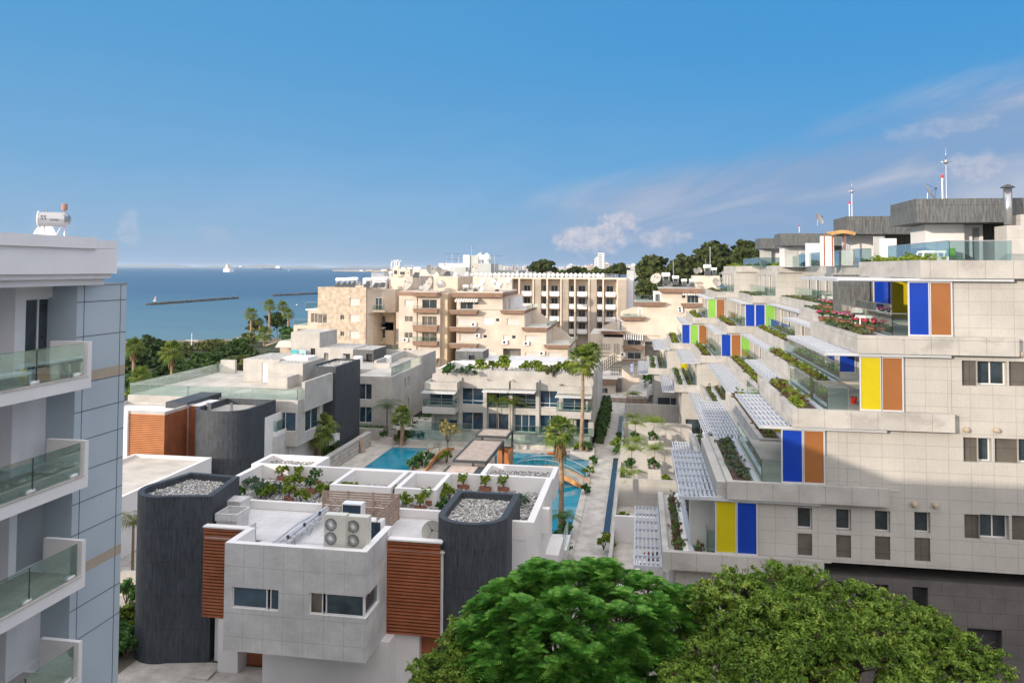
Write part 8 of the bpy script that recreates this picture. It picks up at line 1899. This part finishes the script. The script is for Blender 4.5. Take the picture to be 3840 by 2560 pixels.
for i, a in enumerate((('c', 180, 1270, 450, 1500, 100, 'l_hedge'), ('c', 430, 1260, 760, 1480, 108, 'l_olive'), ('c', 700, 1290, 980, 1460, 104, 'l_hedge'), ('c', 930, 1220, 1240, 1400, 116, 'l_dark'), ('c', 1180, 1140, 1480, 1330, 125, 'l_hedge'), ('c', 860, 1090, 1160, 1280, 138, 'l_dark'), ('c', 480, 1100, 760, 1280, 140, 'l_hedge'))):
    clump('bushy tree in the front row of the shore thicket, %s from the left' % nth(i), *a, 9000, .1 + a[5] * .0016, 26, 130 + i)
# topiary and van on the lane
p = at('e', 1490, 1310, z=0); tree('clipped_hedge', 'tall clipped dark hedge by the lawn behind the terraces', (p.x, p.y, 0), [(p.x, p.y + dy, 1.5 , .9, 1.2, 1.6) for dy in (0, 1.5, 3, 5, 7)], 4000, .14, 'l_hedge', .1, cat='hedge')
p = at('e', 1535, 1400, z=0); T = thing('covered_van', 'vehicle under a pale grey cover parked behind the patios', 'vehicle', (p.x, p.y, 0)); m = MB(); rows_ = [(-2.2, .85, .9), (-1.9, .95, 1.5), (-1, 1.0, 2.0), (.6, 1.0, 2.1), (1.6, .95, 1.9), (2.2, .85, 1.1)]; n0 = 0
for yy, w, h_ in rows_:
    for a in np.linspace(0, math.pi, 11): m.v.append((p.x - w * math.copysign(abs(math.cos(a)) ** .5, math.cos(a)) if abs(math.cos(a)) > 1e-6 else p.x, p.y + yy, h_ * math.sin(a) ** .45 if math.sin(a) > 1e-6 else 0))
for i in range(5):
    for j in range(10): m.f.append((i * 11 + j, i * 11 + j + 1, (i + 1) * 11 + j + 1, (i + 1) * 11 + j)); m.m.append(0)
m.f.append(tuple(range(11))); m.m.append(0); m.build('cover', M['conc'], T, smooth=True); m = MB(); [m.lathe([(.3, -.1), (.3, .1)], (p.x + sx_, p.y + sy_, .3), 12, 'x') for sx_ in (-.85, .85) for sy_ in (-1.4, 1.4)]; m.build('wheels', M['black'], T)

# ---- foreground trees
def fern_tree(label, base, blobs, nros, seed=5):
    """feathery compound leaves in rosettes"""
    rg = np.random.default_rng(seed); T = thing('jacaranda_tree', label, 'tree', base); V = []; nb = len(blobs); B = np.array(blobs); w = B[:, 3] ** 2; w /= w.sum(); cc = B[:, :3].mean(0)
    P0 = []; 
    for _ in range(nros):
        b = B[rg.choice(nb, p=w)]; d = rg.normal(0, 1, 3); d /= np.linalg.norm(d); d[2] = abs(d[2]) * 1.1 - .2; d[1] -= .25
        d /= np.linalg.norm(d); c = b[:3] + d * b[3:6] * rg.uniform(.85, 1.05); P0.append((c, d))
    for c, d in P0:
        nf = rg.integers(9, 13); s = rg.uniform(.46, .72)
        for f in range(nf):
            th = f * 2.4 + rg.uniform(-.3, .3); el_ = rg.uniform(.05, .75); v = np.array([math.cos(th) * math.cos(el_), math.sin(th) * math.cos(el_), math.sin(el_)]) + d * .55; v /= np.linalg.norm(v); side = np.cross(v, [0, 0, 1.0]); side /= np.linalg.norm(side) + 1e-9
            K = 9
            for k in range(K):
                t0 = (k + .5) / K; droop = -.55 * t0 * t0 * s; p = c + v * s * t0 + np.array([0, 0, droop]); l = s * .30 * math.sin(math.pi * (.12 + .86 * t0)) ** .7; ww = s * .042
                for sg in (-1, 1):
                    tip = p + side * sg * l + v * l * .35 - np.array([0, 0, l * .22]); a_ = p + v * ww; b_ = p - v * ww; V += [b_, tip - v * ww * .5, tip + v * ww * .7, a_]
    V = np.array(V); np_mesh('crown', V, np.arange(len(V)).reshape(-1, 4), 'l_jac', T)
    m = MB(); base = Vector(base); fork = base + Vector((.2, 0, 3.2)); m.tube([base, base + Vector((.1, 0, 1.6)), fork], .32, 9, .22)
    for b in blobs: m.tube([fork, (fork + Vector(b[:3])) / 2 + Vector((0, 0, .4)), Vector(b[:3]) + Vector((0, 0, b[5] * .6))], .12, 6, .03)
    rg2 = random.Random(3)
    for c, d in P0[::2]: k = min(range(nb), key=lambda q: (B[q][0] - c[0]) ** 2 + (B[q][1] - c[1]) ** 2 + (B[q][2] - c[2]) ** 2); m.tube([Vector(B[k][:3]), Vector(c)], .025, 4, .012)
    m.build('trunk', M['bark'], T); return T
def fb(c, lst, y): # blobs from picture outlines: (u, v, radius, dy)
    out = []
    for u, v, r, dy in lst: p = at(c, u, v + (34 if y == 27.0 else 8), y=y + dy); out.append((p.x, p.y, p.z, r, r, r * .8))
    return out
yj = 27.0
jb = fb('o', [(330, 330, .9, 0), (450, 290, .9, .5), (600, 290, .95, .8), (740, 280, .9, .8), (880, 330, .8, .3), (990, 350, .75, .3), (260, 430, .9, -.5), (400, 420, 1.1, -1), (560, 420, 1.1, -1), (760, 430, 1.1, -.8), (920, 440, .9, -.5), (240, 540, .8, -1), (330, 580, 1.0, -1.8), (500, 560, 1.1, -2), (660, 600, 1.0, -2), (780, 560, .9, -1.5), (900, 560, .7, -1), (560, 680, 1.1, -2.4), (700, 700, 1.0, -2.4), (380, 680, .9, -2.2), (870, 640, .7, -1.2), (440, 250, .6, 1), (650, 250, .6, 1.2)], yj)
cj = at('o', 600, 600, y=yj); fern_tree('feathery bright green jacaranda in the bottom middle foreground', (cj.x, yj, 0), jb, 680)
yf = 26.0
fbk = fb('o', [(1060, 380, .8, 1.2), (1100, 460, .9, .6), (1010, 560, .9, .4), (1040, 470, .7, 1.6), (1240, 330, .9, .5), (1380, 300, .9, .8), (1500, 320, .9, .8), (1180, 420, 1.0, 0), (1330, 410, 1.1, -.3), (1500, 420, 1.1, -.3), (1650, 400, 1.0, .3), (1800, 400, .9, .5), (1900, 470, .9, .2), (1250, 520, 1.1, -.8), (1400, 530, 1.2, -1.2), (1580, 520, 1.2, -1.0), (1750, 510, 1.1, -.6), (2000, 520, .8, 0), (1130, 600, 1.0, -1), (1300, 640, 1.2, -1.6), (1500, 650, 1.2, -1.8), (1700, 640, 1.2, -1.4), (1880, 620, 1.1, -.8), (2080, 560, .7, -.2), (2150, 560, .65, -.2), (2080, 660, 1.0, -.6), (2180, 640, .8, -.4), (1080, 700, 1.0, -1.6), (1000, 660, .8, -1.0), (1430, 720, 1.2, -2), (1900, 720, 1.1, -1.4), (1120, 330, .55, .4), (1700, 330, .5, .4), (1990, 440, .5, .3)], yf)
def small_leaf_tree(label, base, blobs, n, size, mt, name='ficus_tree'):
    T = thing(name, label, 'tree', base); V, Fq = blob_leaves(subblobs(blobs, 30, .36), n, size, .42, .8, .5); np_mesh('crown', V, Fq, mt, T); base = Vector(base); m = MB(); fork = base + Vector((0, 0, 2.6)); m.tube([base, fork], .35, 9, .26)
    for b in blobs: m.tube([fork, (fork + Vector(b[:3])) / 2 + Vector((0, 0, .3)), Vector(b[:3]) + Vector((0, 0, b[5] * .5))], .12, 6, .03)
    for b in blobs:
        for i in range(9): th = i * .7; m.tube([Vector(b[:3]), Vector(b[:3]) + Vector((math.cos(th) * b[3], math.sin(th) * b[4], b[5] * .7)) * .95], .022, 4, .01)
    m.build('trunk', M['bark'], T); return T
cf = at('o', 1550, 650, y=yf); small_leaf_tree('wide small-leaved olive green tree in the bottom right foreground', (cf.x, yf, 0), fbk, 170000, .062, 'l_fic')
yl = 26.5; lb = fb('o', [(170, 480, .7, 0), (120, 560, .8, -.3), (60, 640, .9, -.6), (180, 640, 1.0, -.8), (260, 680, 1.0, -1), (20, 690, .7, -.6)], yl); cl = at('o', 150, 640, y=yl); small_leaf_tree('dark small-leaved tree in front of the right dark tower', (cl.x, yl, 0), lb, 42000, .062, 'l_fic2' if 'l_fic2' in M else 'l_fic')
# grass-like ground cover in the far lawn corner and soil under the left trees

# ================================================================ AIR
hz_ = MB(); hz_.box(-59000, 59000, -1900, 50000, -8, 62); ho = hz_.build('haze', []); tag(ho, None, None, kind='stuff')
hm = bpy.data.materials.new('haze'); hm.use_nodes = True; hn = hm.node_tree; hn.nodes.clear()
hv = hn.nodes.new('ShaderNodeVolumePrincipled'); hv.inputs['Color'].default_value = (.66, .80, .97, 1); hv.inputs['Density'].default_value = 5e-5; hv.inputs['Anisotropy'].default_value = .1
hout = hn.nodes.new('ShaderNodeOutputMaterial'); hn.links.new(hv.outputs[0], hout.inputs['Volume']); ho.data.materials.append(hm)
